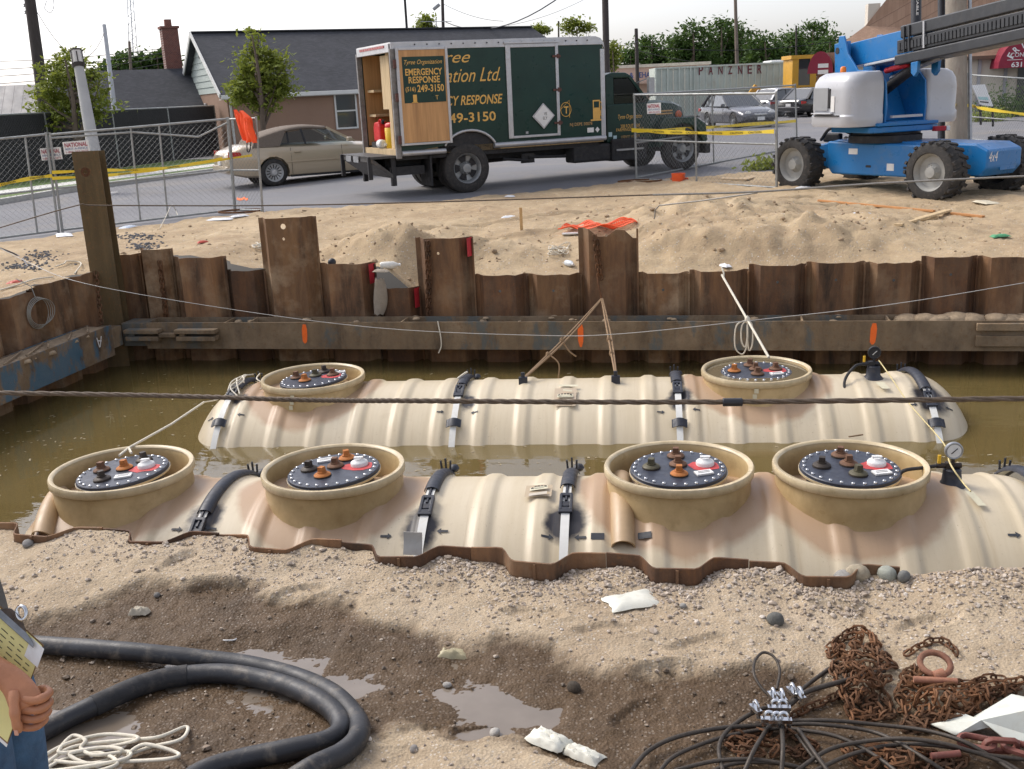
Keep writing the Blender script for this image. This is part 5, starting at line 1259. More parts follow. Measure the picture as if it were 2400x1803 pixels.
for i, (dz, l, r) in enumerate(((.018, 1.0, .0108), (-.004, 1.05, .011), (-.025, 1.0, .0105), (-.044, .85, .0092))):
    x, y, z = -1.352 - .003 * i, 1.912 - .004 * i, 1.035 + dz; finger([(x - .02, y + .006, z + .006), (x + .022 * l, y + .004, z), (x + .036 * l, y + .032, z - .002), (x + .018 * l, y + .058, z - .006), (x - .012, y + .066, z - .01)], r)
finger([(-1.375, 1.915, 1.075), (-1.366, 1.893, 1.05), (-1.362, 1.884, 1.02), (-1.36, 1.886, .992)], .0125)
obj('thumbnail', MB().box(V(-1.36, 1.8745, .998), (.009, .003, .013)), M('nail', (.55, .3, .22), .35), per, bevel=.001)
body = skin('body', bv, be, SKINM, per, 0, 2)
def loft(name, secs, mat, n=18):
    mb = MB()
    for (x, y, z), rx, ry in secs:
        for k in range(n): a = 2 * math.pi * k / n; w = 1 + .025 * noise.noise(Vector((3 * math.cos(a), 3 * math.sin(a), z * 9))); mb.v.append(V(x + rx * w * math.cos(a), y + ry * w * math.sin(a), z))
    m_ = len(secs); mb.f = [(i * n + k, i * n + (k + 1) % n, (i + 1) * n + (k + 1) % n, (i + 1) * n + k) for i in range(m_ - 1) for k in range(n)] + [tuple(range(n - 1, -1, -1)), tuple((m_ - 1) * n + k for k in range(n))]
    o = obj(name, mb, mat, per, smooth=80, fix=True); sb2 = o.modifiers.new('s', 'SUBSURF'); sb2.levels = 1; sb2.render_levels = 1; return o
loft('shirt', [((-1.67, 2.13, .95), .135, .18), ((-1.68, 2.14, 1.05), .125, .175), ((-1.70, 2.16, 1.2), .125, .175), ((-1.77, 2.18, 1.36), .125, .185), ((-1.79, 2.18, 1.45), .10, .16), ((-1.79, 2.18, 1.50), .055, .06)], SHIRT)
loft('sleeve', [((-1.71, 1.985, 1.235), .06, .06), ((-1.76, 1.995, 1.33), .067, .067), ((-1.80, 2.02, 1.43), .07, .07)], SHIRT); loft('sleeve', [((-1.92, 2.40, 1.25), .06, .06), ((-1.85, 2.38, 1.34), .067, .067), ((-1.80, 2.34, 1.43), .07, .07)], SHIRT)
loft('jeans', [((-1.625, 2.03, .04), .072, .072), ((-1.595, 2.01, .3), .078, .078), ((-1.582, 2.0, .5), .084, .084), ((-1.595, 2.01, .72), .098, .095), ((-1.610, 2.02, .88), .112, .105), ((-1.635, 2.05, .97), .12, .10)], JEANS); loft('jeans', [((-1.705, 2.26, .04), .072, .072), ((-1.665, 2.25, .5), .084, .084), ((-1.655, 2.23, .88), .112, .105), ((-1.665, 2.2, .97), .12, .10)], JEANS)
loft('jeans', [((-1.650, 2.12, .82), .10, .13), ((-1.670, 2.12, .90), .135, .178), ((-1.685, 2.12, .99), .13, .172)], JEANS)
for x, y in ((-1.58, 2.04), (-1.66, 2.26)): obj('boot', MB().box(V(x, y, .01), (.28, .10, .11), None, .75), M('work_boot', (.10, .06, .035), .8), per, bevel=.03)
hd_ = MB().lathe([(.001, .115)] + [(.098 * math.sin(t), .03 + .085 * math.cos(t)) for t in [R(20 * i) for i in range(1, 7)]], 18, V(-1.775, 2.18, 1.66)); obj('hair', hd_, HAIR, per, smooth=180)
for s_ in (-1, 1): obj('eye', MB().lathe([(.001, 0), (.012, .006), (.001, .012)], 8, V(-1.683, 2.18 + s_ * .03, 1.655), 'x'), WHITEP, per); obj('ear', MB().box(V(-1.77, 2.18 + s_ * .078, 1.645), (.035, .018, .06)), SKINM, per, bevel=.008)
obj('nose', MB().box(V(-1.672, 2.18, 1.63), (.03, .025, .045), None, .5), SKINM, per, bevel=.006); obj('mouth', MB().box(V(-1.688, 2.18, 1.588), (.012, .045, .008)), REDST, per)
# clipboard
TRc, TLc, BRc, BLc = ud(103, 1512, 2.415), ud(-35, 1388, 2.46), ud(18, 1745, 2.385), ud(-120, 1625, 2.43)
cb = thing('clipboard', 'clipboard with yellow note pad and a metal clip in the hand at the left edge', 'clipboard', (TRc + BLc) / 2); cbo = (TRc + BLc) / 2
CBX = lambda a, b_, d=0.0: (TLc.lerp(TRc, a).lerp(BLc.lerp(BRc, a), b_) - cbo) + (cC - cbo).normalized() * d
YPAD = M('yellow_pad', (.72, .66, .28), .7, 0, .05, 6)
def slab(a0, a1, b0, b1, d0, d1): return MB().add([CBX(a, b_, d) for d in (d0, d1) for a, b_ in ((a0, b1), (a1, b1), (a1, b0), (a0, b0))], [(3, 2, 1, 0), (4, 5, 6, 7), (0, 1, 5, 4), (1, 2, 6, 5), (2, 3, 7, 6), (3, 0, 4, 7)])
obj('board', slab(0, 1, 0, 1, -.004, 0), M('brown_hardboard', (.22, .13, .07), .6), cb, fix=True); obj('pad', slab(.02, .985, .02, .985, .0005, .009), YPAD, cb, bevel=.002, fix=True); obj('loose_sheet', slab(.80, 1.02, .03, .22, .0095, .011), WHITEP, cb, fix=True); obj('loose_sheet', slab(.1, 1.0, .93, 1.03, -.006, -.0045), WHITEP, cb, fix=True)
CLIP = M('clip_steel', (.22, .23, .24), .35, .8, .3, 12); mb = MB(); prof = [(.12, .10), (.88, .10), (.86, .06), (.72, .03), (.64, -.02), (.58, -.05), (.42, -.05), (.36, -.02), (.28, .03), (.14, .06)]
vs = [CBX(a, b_, .012 + (.02 if b_ < 0 else .004)) for a, b_ in prof]; vs += [p + (CBX(0, 0, .004) - CBX(0, 0, 0)) for p in vs]; n = len(prof); mb.add(vs, [tuple(range(n)), tuple(range(2 * n - 1, n - 1, -1))] + [(i, n + i, n + (i + 1) % n, (i + 1) % n) for i in range(n)]); obj('clip', mb, CLIP, cb, bevel=.001, fix=True)
rc = CBX(.57, -.085, .03); e1 = (CBX(1, 0) - CBX(0, 0)).normalized(); e2 = (CBX(0, 0) - CBX(0, 1)).normalized(); obj('hanging_ring', MB().tube([rc + e1 * .014 * math.cos(t) + e2 * .014 * math.sin(t) for t in [R(30 * i) for i in range(12)]], .0048, 6, closed=True), CHROME, cb, smooth=80)
for i in range(5):
    for k in range(4): a = .38 + .15 * k + random.uniform(0, .02); obj('handwriting', slab(a, a + random.uniform(.05, .12), .16 + .05 * i, .168 + .05 * i, .0095, .0098), INK, cb)
# ------------------------------------------------------------------ vehicles
GREEN = M('dark_green_paint', (.009, .036, .027), .35, 0, .25, 1.5, coat=.0, spec=.35, dirt=.12, dcol=(.04, .045, .035))
ALU = M('aluminium_trim', (.50, .50, .51), .42, .6, .12, 5, dirt=.3, dcol=(.3, .27, .22))
GOLD = M('gold_lettering', (.72, .42, .10), .55, 0, .08, 9)
PLY = M('plywood', (.45, .23, .085), .55, 0, .25, 1.2, col2=(.52, .29, .12), stretch=(7, 7, .35), dirt=.5, dcol=(.26, .13, .06), bmp=.1)
UNDER = M('underbody_black', (.018, .018, .02), .7, 0, .3, 5, dirt=.4, dcol=(.08, .07, .06))
TYRE = M('tyre_rubber', (.035, .033, .031), .85, 0, .3, 7, dirt=.75, dcol=(.12, .1, .085), bmp=.2)
def seeglass(name, tint=(.55, .62, .6), op=.45):
    m = bpy.data.materials.new(name); m.use_nodes = True; nt = m.node_tree; nt.nodes.clear(); out = N(nt, 'ShaderNodeOutputMaterial')
    t = N(nt, 'ShaderNodeBsdfTransparent'); t.inputs[0].default_value = (*tint, 1); g = N(nt, 'ShaderNodeBsdfGlossy'); g.inputs['Roughness'].default_value = .03
    f = N(nt, 'ShaderNodeFresnel'); f.inputs[0].default_value = 1.5; mx = N(nt, 'ShaderNodeMixShader'); L(nt, f.outputs[0], mx.inputs[0]); L(nt, t.outputs[0], mx.inputs[1]); L(nt, g.outputs[0], mx.inputs[2]); L(nt, mx.outputs[0], out.inputs[0])
    return m
CARGLASS = seeglass('car_glass', (.45, .5, .5))
def wheel(parent, c, r, w, rimmat, spokes=5, hub=None, side=-1, dual=False, lug=0, rim_r=.60, dish=.0, name='wheel'):
    """wheel on the y axis of its thing; side = -1 shows its face towards -y"""
    ty = MB(); h = w / 2; k = rim_r
    ty.lathe([(r * k, -h * .8), (r * (k + .04), -h), (r * .80, -h * 1.02), (r * .95, -h * .9), (r, -h * .68), (r, h * .68), (r * .95, h * .9), (r * .80, h * 1.02), (r * (k + .04), h), (r * k, h * .8)], 40, c, 'y', closed=True)
    o = obj(name, ty, TYRE, parent, smooth=40, fix=True)
    if lug:      # chunky tread bars
        tb = MB()
        for i in range(lug):
            a = 2 * math.pi * i / lug
            for sgn in (-1, 1):
                aa = a + (math.pi / lug if sgn > 0 else 0); rot = Euler((0, -aa, 0)).to_matrix()
                p0 = rot @ Vector((r * 1.0, sgn * h * .98, 0)); p1 = rot @ Vector((r * 1.0, sgn * h * .08, r * .13))
                tb.bar(Vector(c) + p0, Vector(c) + p1, r * .12, r * .075, up=rot @ Vector((1, 0, 0)))
        obj('tread', tb, TYRE, o)
    s = side; rm = MB(); f = h * .82
    prof = [(r * k * 1.03, s * h * .9), (r * k, s * f), (r * k * .94, s * (f - .02)), (r * k * .86, s * (f - .06 - dish)), (r * k * .5, s * (f - .075 - dish)), (r * k * .34, s * (f - .02 - dish * .6)), (r * k * .3, s * (f + .01 - dish * .4)), (.001, s * (f + .015 - dish * .4))]
    rm.lathe(prof, 32, c, 'y'); ro = obj('rim', rm, rimmat, o, smooth=40, fix=True)
    if spokes:
        dk = MB()
        for i in range(spokes):
            fr_ = .2 if spokes < 9 else .33; a0 = 2 * math.pi * (i + fr_) / spokes; a1 = 2 * math.pi * (i + 1 - fr_) / spokes; ring = []
            for rr_, n in ((r * k * .84, 5), (r * k * .42, 4)):
                seq = range(n) if rr_ > r * k * .5 else range(n - 1, -1, -1)
                for q in seq:
                    a = a0 + (a1 - a0) * q / (n - 1); ring.append((c[0] + rr_ * math.cos(a), c[1] + s * (f - .052 - dish * .95), c[2] + rr_ * math.sin(a)))
            dk.add(ring, [tuple(range(len(ring)))])
        obj('rim_opening', dk, UNDER, o)
    nuts = MB()
    for i in range(8):
        a = 2 * math.pi * i / 8; p = Vector((c[0] + r * k * .38 * math.cos(a), c[1] + s * (f - .03 - dish * .6), c[2] + r * k * .38 * math.sin(a))); nuts.cyl(p, p + Vector((0, s * .018, 0)), r * .022, n=6)
    obj('wheel_nut', nuts, rimmat, o)['kind'] = 'stuff'
    return o
HD = R(32); ta = ug(1100, 452); tX = Vector((math.cos(HD), math.sin(HD), 0)); tY = Vector((-math.sin(HD), math.cos(HD), 0))
truck = thing('box_truck', 'dark green box truck with gold lettering, its plywood rear door folded against the side', 'truck', ta, HD)
def tl(px, py, off=0.0):
    p = uplane(px, py, ta + tY * off, tY) - ta; return p.dot(tX), p.z
X0, X1, ZB, ZT, W = -1.5, 3.32, .905, 3.03, 2.15
# near side panel with a wheel arch
arc = [(.08 + .62 * math.cos(t), .78 + .48 * math.sin(t)) for t in [R(165 - 10 * i) for i in range(16)]]
arc = [(x, z) for x, z in arc if z > ZB]
poly = [(X0 + .06, ZB)] + arc + [(X1 - .06, ZB), (X1 - .06, ZT - .15), (X0 + .06, ZT - .15)]
poly = [(x, z) for x, z in poly]
obj('side_panel', MB().prism(poly, (0, 0, 0), (1, 0, 0), (0, 0, 1), (0, .04, 0)), GREEN, truck, fix=True)
obj('side_panel', MB().bx(X0 + .06, X1, W - .04, W, ZB, ZT - .05), GREEN, truck)
obj('front_panel', MB().bx(X1 - .06, X1 - .02, .05, W - .05, ZB, ZT - .08), GREEN, truck)
obj('floor', MB().bx(X0, X1 - .03, .045, W - .045, ZB - .06, ZB + .06), WOOD, truck)
rf = [(X0, ZT - .16), (X0, ZT - .02), (X1 - .22, ZT + .01), (X1 - .09, ZT - .03), (X1 - .02, ZT - .12), (X1, ZT - .24), (X1, ZT - .26), (X1 - .05, ZT - .16)]
top = obj('top_rail', MB().prism(rf, (0, -.012, 0), (1, 0, 0), (0, 0, 1), (0, .05, 0)), ALU, truck, bevel=.008, fix=True)
obj('top_rail', MB().prism(rf, (0, W - .038, 0), (1, 0, 0), (0, 0, 1), (0, .05, 0)), ALU, truck, bevel=.008, fix=True)
obj('roof', MB().prism([(X0 + .002, ZT - .045), (X0 + .002, ZT - .015), (X1 - .24, ZT + .012), (X1 - .1, ZT - .04), (X1 - .04, ZT - .14), (X1 - .06, ZT - .16), (X1 - .25, ZT - .03)], (0, .042, 0), (1, 0, 0), (0, 0, 1), (0, W - .09, 0)), WHITEP, truck, fix=True)
obj('front_post', MB().bx(X1 - .11, X1, -.012, .04, ZB - .02, ZT - .25), ALU, truck, bevel=.012)
obj('rear_post', MB().bx(X0 - .03, X0 + .08, -.014, .06, ZB - .12, ZT - .14), M('dull_steel_post', (.25, .24, .23), .6, .4, .3, 8, dirt=.5, dcol=(.2, .1, .06)), truck, bevel=.01)
obj('rear_post', MB().bx(X0 - .03, X0 + .08, W - .06, W + .014, ZB - .12, ZT - .14), _mats['dull_steel_post'], truck, bevel=.01)
obj('rear_header', MB().bx(X0 - .025, X0 + .06, .062, W - .062, ZT - .2, ZT - .04), ALU, truck, bevel=.006)
obj('rear_header_light', MB().bx(X0 - .035, X0 - .024, .3, W - .3, ZT - .11, ZT - .06), M('red_lens', (.3, .02, .025), .3), truck)
obj('bottom_rail', MB().cyl((.62, -.01, ZB + .02), (X1 - .02, -.01, ZB + .02), .055, n=14), ALU, truck, smooth=50)
obj('bottom_rail', MB().cyl((X0 + .08, -.01, ZB - .02), (-.48, -.01, ZB - .02), .055, n=14), ALU, truck, smooth=50)
obj('arch_trim', MB().tube([(x, -.006, z) for x, z in arc], .028, 8), ALU, truck, smooth=60)
for i in range(16):
    x = X0 + .5 + .26 * i; p = Vector((x, -.014, ZT - .07)); obj('marker_rivet', MB().cyl(p, p + Vector((0, -.012, 0)), .014, n=8), UNDER, truck)
# side door: frame, leaf, hinges, placard
da = [tl(1183, 105), tl(1307, 100), tl(1312, 318), tl(1192, 325)]; dx0, dx1 = (da[0][0] + da[3][0]) / 2, (da[1][0] + da[2][0]) / 2; dz0, dz1 = (da[2][1] + da[3][1]) / 2, (da[0][1] + da[1][1]) / 2
dr = obj('side_door', MB().bx(dx0 + .03, dx1 - .03, -.012, -.001, dz0 + .03, dz1 - .03), GREEN, truck)
for nm, a in (('door_frame', (dx0, dx0 + .11, dz0, dz1)), ('door_frame', (dx1 - .07, dx1, dz0, dz1)), ('door_frame', (dx0 + .111, dx1 - .071, dz1 - .07, dz1)), ('door_frame', (dx0 + .111, dx1 - .071, dz0, dz0 + .05))):
    obj(nm, MB().bx(a[0], a[1], -.03, -.002, a[2], a[3]), ALU, truck, bevel=.006)
obj('drip_rail', MB().bx(dx0 - .03, dx1 + .03, -.05, -.002, dz1 + .01, dz1 + .045), ALU, truck)
HINGE = M('rusty_hinge', (.11, .05, .04), .7, .2, .3, 20)
for k in (.14, .5, .86):
    z = dz0 + (dz1 - dz0) * k; obj('hinge', MB().box((dx1 - .05, -.036, z), (.2, .014, .045)).box((dx1 - .01, -.04, z), (.05, .02, .09)), HINGE, dr, bevel=.004)
obj('latch', MB().box((dx0 + .42, -.02, dz0 + .1), (.06, .02, .05)), STEEL, dr)
pc_ = tl(1272, 272); px_, pz_ = pc_; s_ = .265
pl = obj('placard', MB().prism([(0, -s_), (s_, 0), (0, s_), (-s_, 0)], (px_, -.032, pz_), (1, 0, 0), (0, 0, 1), (0, -.012, 0)), ALU, dr, fix=True)
obj('placard_face', MB().prism([(0, -s_ * .86), (s_ * .86, 0), (0, s_ * .86), (-s_ * .86, 0)], (px_, -.0465, pz_), (1, 0, 0), (0, 0, 1), (0, -.004, 0)), WHITEP, dr, fix=True)
EX, EZ = (1, 0, 0), (0, 0, 1)
text(dr, 'VE', INK, (px_ + .04, -.0525, pz_ + .045), EX, EZ, .07, .06, name='placard_lettering'); text(dr, 'ELY', INK, (px_ + .03, -.0525, pz_ - .045), EX, EZ, .1, .06, name='placard_lettering')
# lettering on the side (runs on behind the folded door)
def tline(body, pxr, pyc, w, h, shear=0.0, bold=0.0):
    x, z = tl(pxr, pyc); return text(truck, body, GOLD, (x - w / 2, -.0035, z), EX, EZ, w, h, shear, bold=bold)
def script(body, pxr, pyc, w, h): return tline(body, pxr, pyc, w, h, .42, .0)
script('Tyree', 1102, 137, .95, .30); script('Organization Ltd.', 1173, 178, 2.2, .36)
tline('EMERGENCY RESPONSE', 1178, 231, 2.15, .19, .25, .015); tline('(516) 249-3150', 1162, 275, 1.95, .25, .0, .015)
x, z = tl(1362, 292); text(truck, 'NJ DEPE 50078', M('tan_lettering', (.55, .33, .13), .6), (x, -.0035, z), EX, EZ, .55, .085)
# pump and T emblems
x, z = tl(1398, 257)
pu = MB()
for q in ([(-.09, -.2), (.09, -.2), (.09, .04), (-.09, .04)], [(-.15, -.235), (.14, -.235), (.14, -.202), (-.15, -.202)], [(-.09, .042), (-.065, .042), (-.065, .2), (-.09, .2)], [(.065, .042), (.09, .042), (.09, .2), (.065, .2)], [(-.063, .17), (.063, .17), (.063, .2), (-.063, .2)]): pu.add([(x + a, -.0035, z + b_) for a, b_ in q], [(0, 1, 2, 3)])
obj('pump_emblem', pu, GOLD, truck)
obj('pump_emblem', MB().tube([(x + a, -.004, z + b_) for a, b_ in ((.09, .17), (.13, .12), (.12, .02), (.16, -.1), (.15, -.16), (.10, -.12), (.10, -.02))], .01, 4), GOLD, truck)
x, z = tl(1326, 257); em = MB().tube([(x + .125 * math.cos(t), -.005, z + .145 * math.sin(t)) for t in [R(15 * i) for i in range(24)]], .008, 4, closed=True)
obj('emblem', em, GOLD, truck); obj('emblem', MB().tube([(x - .18, -.005, z - .04), (x + .09, -.005, z + .19), (x + .085, -.005, z - .17)], .007, 4), GOLD, truck); text(truck, 'T', GOLD, (x + .01, -.0035, z - .01), EX, EZ, .11, .15, name='emblem', bold=.02)
x, z = tl(1384, 305); obj('sticker', MB().bx(x - .08, x + .08, -.006, -.002, z - .05, z + .05), WHITEP, truck); x, z = tl(1400, 304); obj('sticker', MB().prism([(0, -.06), (.055, 0), (0, .06), (-.055, 0)], (x, -.006, z), EX, EZ, (0, .004, 0)), WHITEP, truck, fix=True)
# folded rear door of plywood with a sign
fa = [tl(930, 113, -.08), tl(1050, 108, -.08), tl(1058, 336, -.08), tl(938, 342, -.08)]; fx0, fx1 = (fa[0][0] + fa[3][0]) / 2, (fa[1][0] + fa[2][0]) / 2; fz0, fz1 = (fa[2][1] + fa[3][1]) / 2, (fa[0][1] + fa[1][1]) / 2
fd = obj('rear_door', MB().bx(fx0 + .05, fx1 - .05, -.085, -.055, fz0 + .05, fz1 - .05), PLY, truck)
for a in ((fx0, fx0 + .055, fz0, fz1), (fx1 - .055, fx1, fz0, fz1), (fx0 + .056, fx1 - .056, fz1 - .05, fz1), (fx0 + .056, fx1 - .056, fz0, fz0 + .045)): obj('door_edge', MB().bx(a[0], a[1], -.098, -.045, a[2], a[3]), ALU, fd, bevel=.006)
s0, s1 = tl(941, 134, -.085), tl(1046, 238, -.085); sg = obj('door_sign', MB().bx(s0[0], s1[0], -.0905, -.086, s1[1], s0[1]), GREEN, fd); sw = s1[0] - s0[0]; cx_ = (s0[0] + s1[0]) / 2; sh_ = s0[1] - s1[1]
for bd_, k, w, h, shr in (('Tyree Organization', .87, .9, .11, .35), ('EMERGENCY', .67, .88, .13, 0), ('RESPONSE', .50, .75, .13, 0)): text(fd, bd_, GOLD, (cx_, -.092, s1[1] + sh_ * k), EX, EZ, sw * w, h, shr, bold=.0 if shr else .02)
text(fd, '249-3150', GOLD, (cx_ + sw * .14, -.092, s1[1] + sh_ * .31), EX, EZ, sw * .64, .14, bold=.02); text(fd, '(516)', GOLD, (cx_ - sw * .34, -.092, s1[1] + sh_ * .29), EX, EZ, sw * .24, .11, bold=.01)
x, z = cx_ - sw * .25, s1[1] + sh_ * .1; obj('pump_emblem', MB().add([(x - .04, -.092, z - .07), (x + .04, -.092, z - .07), (x + .04, -.092, z + .07), (x - .04, -.092, z + .07)], [(0, 1, 2, 3)]).add([(x - .07, -.092, z - .085), (x + .06, -.092, z - .085), (x + .06, -.092, z - .073), (x - .07, -.092, z - .073)], [(0, 1, 2, 3)]), GOLD, fd); text(fd, 'T', GOLD, (cx_ + sw * .28, -.092, z), EX, EZ, .06, .08)
for zz in (fz0 + .12, fz1 - .3, (fz0 + fz1) / 2): obj('hinge', MB().box((fx0 - .02, -.07, zz), (.08, .04, .16)), HINGE, fd, bevel=.004)
# shelves inside the open rear
for zz in (1.75, 2.15, 2.5): obj('shelf', MB().bx(X0 + .12, X0 + 1.6, .06, .62, zz, zz + .10), WOOD, truck)
obj('shelf_post', MB().bx(X0 + .10, X0 + .14, .45, .63, .97, 2.85), WOOD, truck); obj('shelf_post', MB().bx(X0 + .13, X0 + .17, .08, .14, .97, 2.85), WOOD, truck)
obj('shelf_panel', MB().bx(X0 + .11, X0 + .15, .64, 1.0, 1.75, 2.8), WOOD, truck); obj('inner_wall', MB().bx(X0 + .1, X0 + 1.5, W - .07, W - .045, 1.0, 2.85), PLY, truck)
obj('inner_wall', MB().bx(X0 + 1.9, X0 + 1.94, .06, W - .06, .97, 2.85), PLY, truck)
for zz in (1.6, 2.1): obj('shelf', MB().bx(X0 + .15, X0 + 1.5, W - .5, W - .08, zz, zz + .05), WOOD, truck)
# chassis
obj('arch_liner', MB().bx(-.62, .78, .045, .75, ZB - .058, ZB + .30), UNDER, truck)
obj('frame_rail', MB().bx(X0 - .1, 5.4, .55, .68, .62, .84), UNDER, truck); obj('frame_rail', MB().bx(X0 - .1, 5.4, 1.45, 1.58, .62, .84), UNDER, truck)
obj('cross_member', MB().bx(X0, 3.2, .1, W - .1, .75, .845), UNDER, truck); obj('fuel_tank', MB().bx(2.55, 3.5, .08, .5, .42, .80), UNDER, truck, bevel=.05)
obj('step_box', MB().bx(3.5, 4.4, .04, .5, .40, .88), UNDER, truck, bevel=.03); obj('drive_shaft', MB().cyl((.2, 1.05, .55), (3.0, 1.05, .62), .06, n=8), UNDER, truck)
obj('tow_bar', MB().bx(1.35, 1.65, .2, .26, .5, .7), UNDER, truck); obj('brace', MB().tube([(.9, .2, .62), (1.5, .2, .55), (1.5, .2, .62), (2.4, .2, .58)], .035, 6), UNDER, truck)
obj('mud_flap', MB().bx(-.82, -.78, .02, .6, .2, .8), UNDER, truck); obj('rear_axle', MB().cyl((0, .2, .5), (0, 1.95, .5), .09, n=10), UNDER, truck)
RIMD = M('dark_rim', (.10, .10, .095), .6, .5, .3, 12, dirt=.5, dcol=(.16, .13, .1)); RIMG = M('grey_rim', (.30, .31, .31), .5, .5, .2, 10, dirt=.4)
wheel(truck, (0, .13, .50), .50, .26, RIMG, 5, dish=.05); wheel(truck, (0, .43, .50), .50, .26, RIMD, 0); wheel(truck, (0, W - .13, .50), .50, .26, RIMD, 0, side=1); wheel(truck, (0, W - .43, .50), .50, .26, RIMD, 0, side=1)
fwx = tl(1596, 355, .12)[0]; wheel(truck, (fwx, .16, .56), .48, .27, RIMG, 5, dish=.0); wheel(truck, (fwx, W - .2, .56), .48, .27, RIMG, 5, side=1); obj('front_axle', MB().cyl((fwx, .3, .55), (fwx, W - .3, .55), .07, n=8), UNDER, truck)
# lift gate at the tail
LG = M('lift_gate_steel', (.07, .068, .066), .6, .4, .35, 6, dirt=.5, dcol=(.22, .17, .12))
obj('lift_gate', MB().bx(X0 - .55, X0 - .02, .08, W - .05, ZB - .10, ZB - .05), LG, truck); obj('gate_flap', MB().prism([(X0 - .55, ZB - .06), (X0 - .55, ZB - .16), (X0 - .1, ZB - .5), (X0 - .1, ZB - .42)], (0, .1, 0), EX, EZ, (0, W - .3, 0)), LG, truck, fix=True)
for yy in (.12, W - .2): obj('gate_arm', MB().bx(X0 - .12, X0 - .02, yy, yy + .1, .25, ZB - .06), UNDER, truck, bevel=.01); obj('gate_arm', MB().bx(X0 - .6, X0 - .52, yy, yy + .06, ZB - .5, ZB - .05), UNDER, truck)
for i in range(2): obj('reflector_plate', MB().prism([(0, 0), (.34, 0), (.34, .12), (0, .12)], (X0 - .57, W - .5 - .5 * i, ZB - .18), (0, -1, -.0), (0, 0, 1), (-.012, 0, 0)), STEEL, truck, fix=True)
obj('tail_frame', MB().bx(X0 - .15, X0 + .6, .15, W - .15, .45, .62), UNDER, truck)
# cab
cab = [(3.42, .82), (3.42, 2.2), (3.5, 2.27), (3.9, 2.28), (4.08, 2.2), (4.5, 1.72), (4.52, .82)]
CY0, CY1 = .12, W - .12
def cprism(poly, y0, y1, mat, nm, bev=.03): return obj(nm, MB().prism(poly, (0, y0, 0), EX, EZ, (0, y1 - y0, 0)), mat, truck, bevel=bev, fix=True)
cprism([(3.42, .80), (3.42, 1.62), (4.56, 1.62), (4.6, .80)], CY0, CY1, GREEN, 'cab_body')
cprism([(3.42, 2.16), (3.46, 2.25), (3.6, 2.29), (3.95, 2.28), (4.08, 2.22), (4.06, 2.16)], CY0 + .04, CY1 - .04, GREEN, 'cab_roof', .04)
cprism([(3.42, 1.60), (3.42, 2.2), (3.62, 2.2), (3.62, 1.60)], CY0 + .02, CY0 + .08, GREEN, 'cab_pillar', .01); cprism([(3.42, 1.60), (3.42, 2.2), (3.5, 2.2), (3.5, 1.60)], CY0 + .08, CY1, GREEN, 'cab_back', .01)
for yy in (CY0 + .03, CY1 - .09): obj('windscreen_pillar', MB().bar((4.03, yy + .03, 2.2), (4.52, yy + .03, 1.64), .06, .06, up=(0, 1, 0)), GREEN, truck)
obj('windscreen', MB().prism([(4.06, 2.18), (4.07, 2.18), (4.52, 1.66), (4.51, 1.66)], (0, CY0 + .1, 0), EX, EZ, (0, CY1 - CY0 - .2, 0)), CARGLASS, truck, fix=True)
obj('side_window', MB().prism([(3.64, 1.63), (3.64, 2.15), (4.02, 2.15), (4.45, 1.63)], (0, CY0 + .04, 0), EX, EZ, (0, .008, 0)), CARGLASS, truck, fix=True)
obj('side_window', MB().prism([(3.52, 1.63), (3.52, 2.15), (4.02, 2.15), (4.45, 1.63)], (0, CY1 - .05, 0), EX, EZ, (0, .008, 0)), CARGLASS, truck, fix=True)
obj('door_card', MB().bx(3.66, 4.3, CY0 + .05, CY0 + .09, 1.3, 1.85), UNDER, truck); obj('seat', MB().bx(3.55, 3.72, .3, 1.7, 1.2, 1.9), UNDER, truck, bevel=.05)
hood = MB(); st_ = [(4.55, 1.66, .14, .62), (4.9, 1.66, .16, .66), (5.3, 1.62, .2, .72), (5.58, 1.53, .28, .8), (5.66, 1.40, .34, .86)]
for x, zt, ins, zb_ in st_:
    for y, z in ((CY0 + ins - .05, zb_), (CY0 + ins - .06, zt - .22), (CY0 + ins, zt - .06), (CY0 + ins + .12, zt), (CY1 - ins - .12, zt), (CY1 - ins, zt - .06), (CY1 - ins + .06, zt - .22), (CY1 - ins + .05, zb_)): hood.v.append((x, y, z))
for i in range(len(st_) - 1):
    for k in range(7): hood.f.append((i * 8 + k, i * 8 + k + 1, (i + 1) * 8 + k + 1, (i + 1) * 8 + k))
hood.f.append(tuple((len(st_) - 1) * 8 + k for k in range(8))); obj('bonnet', hood, GREEN, truck, smooth=35, fix=True)
for y0, y1 in ((.02, .45), (W - .45, W - .02)):
    fp = [(fwx - .66, .62), (fwx - .62, 1.12), (fwx - .45, 1.27), (fwx + .35, 1.25), (fwx + .62, 1.1), (fwx + .68, .72), (fwx + .58, .66)] + [(fwx + .56 * math.cos(t), .56 + .56 * math.sin(t)) for t in [R(10 + 16 * i) for i in range(11)]]
    cprism(fp, y0, y1, GREEN, 'wing', .03)
obj('bumper', MB().bx(fwx + .62, fwx + .78, .05, W - .05, .42, .66), UNDER, truck, bevel=.03); obj('grille', MB().bx(5.64, 5.70, .5, W - .5, .75, 1.38), ALU, truck, bevel=.02)
x, z = tl(1626, 247); obj('side_lamp', MB().lathe([(.001, -.04), (.07, -.03), (.09, .0), (.08, .03)], 14, (5.4, CY0 + .14, 1.32), 'y'), M('orange_lens', (.5, .1, .03), .3), truck)
obj('mirror', MB().bx(4.35, 4.5, -.14, -.06, 1.75, 2.15).bar((4.4, -.1, 1.75), (4.4, .2, 1.66), .02, .02).bar((4.4, -.1, 2.15), (4.25, .2, 2.05), .02, .02), STEEL, truck)
obj('grab_step', MB().bx(3.6, 4.3, .02, .12, .62, .66), STEEL, truck)
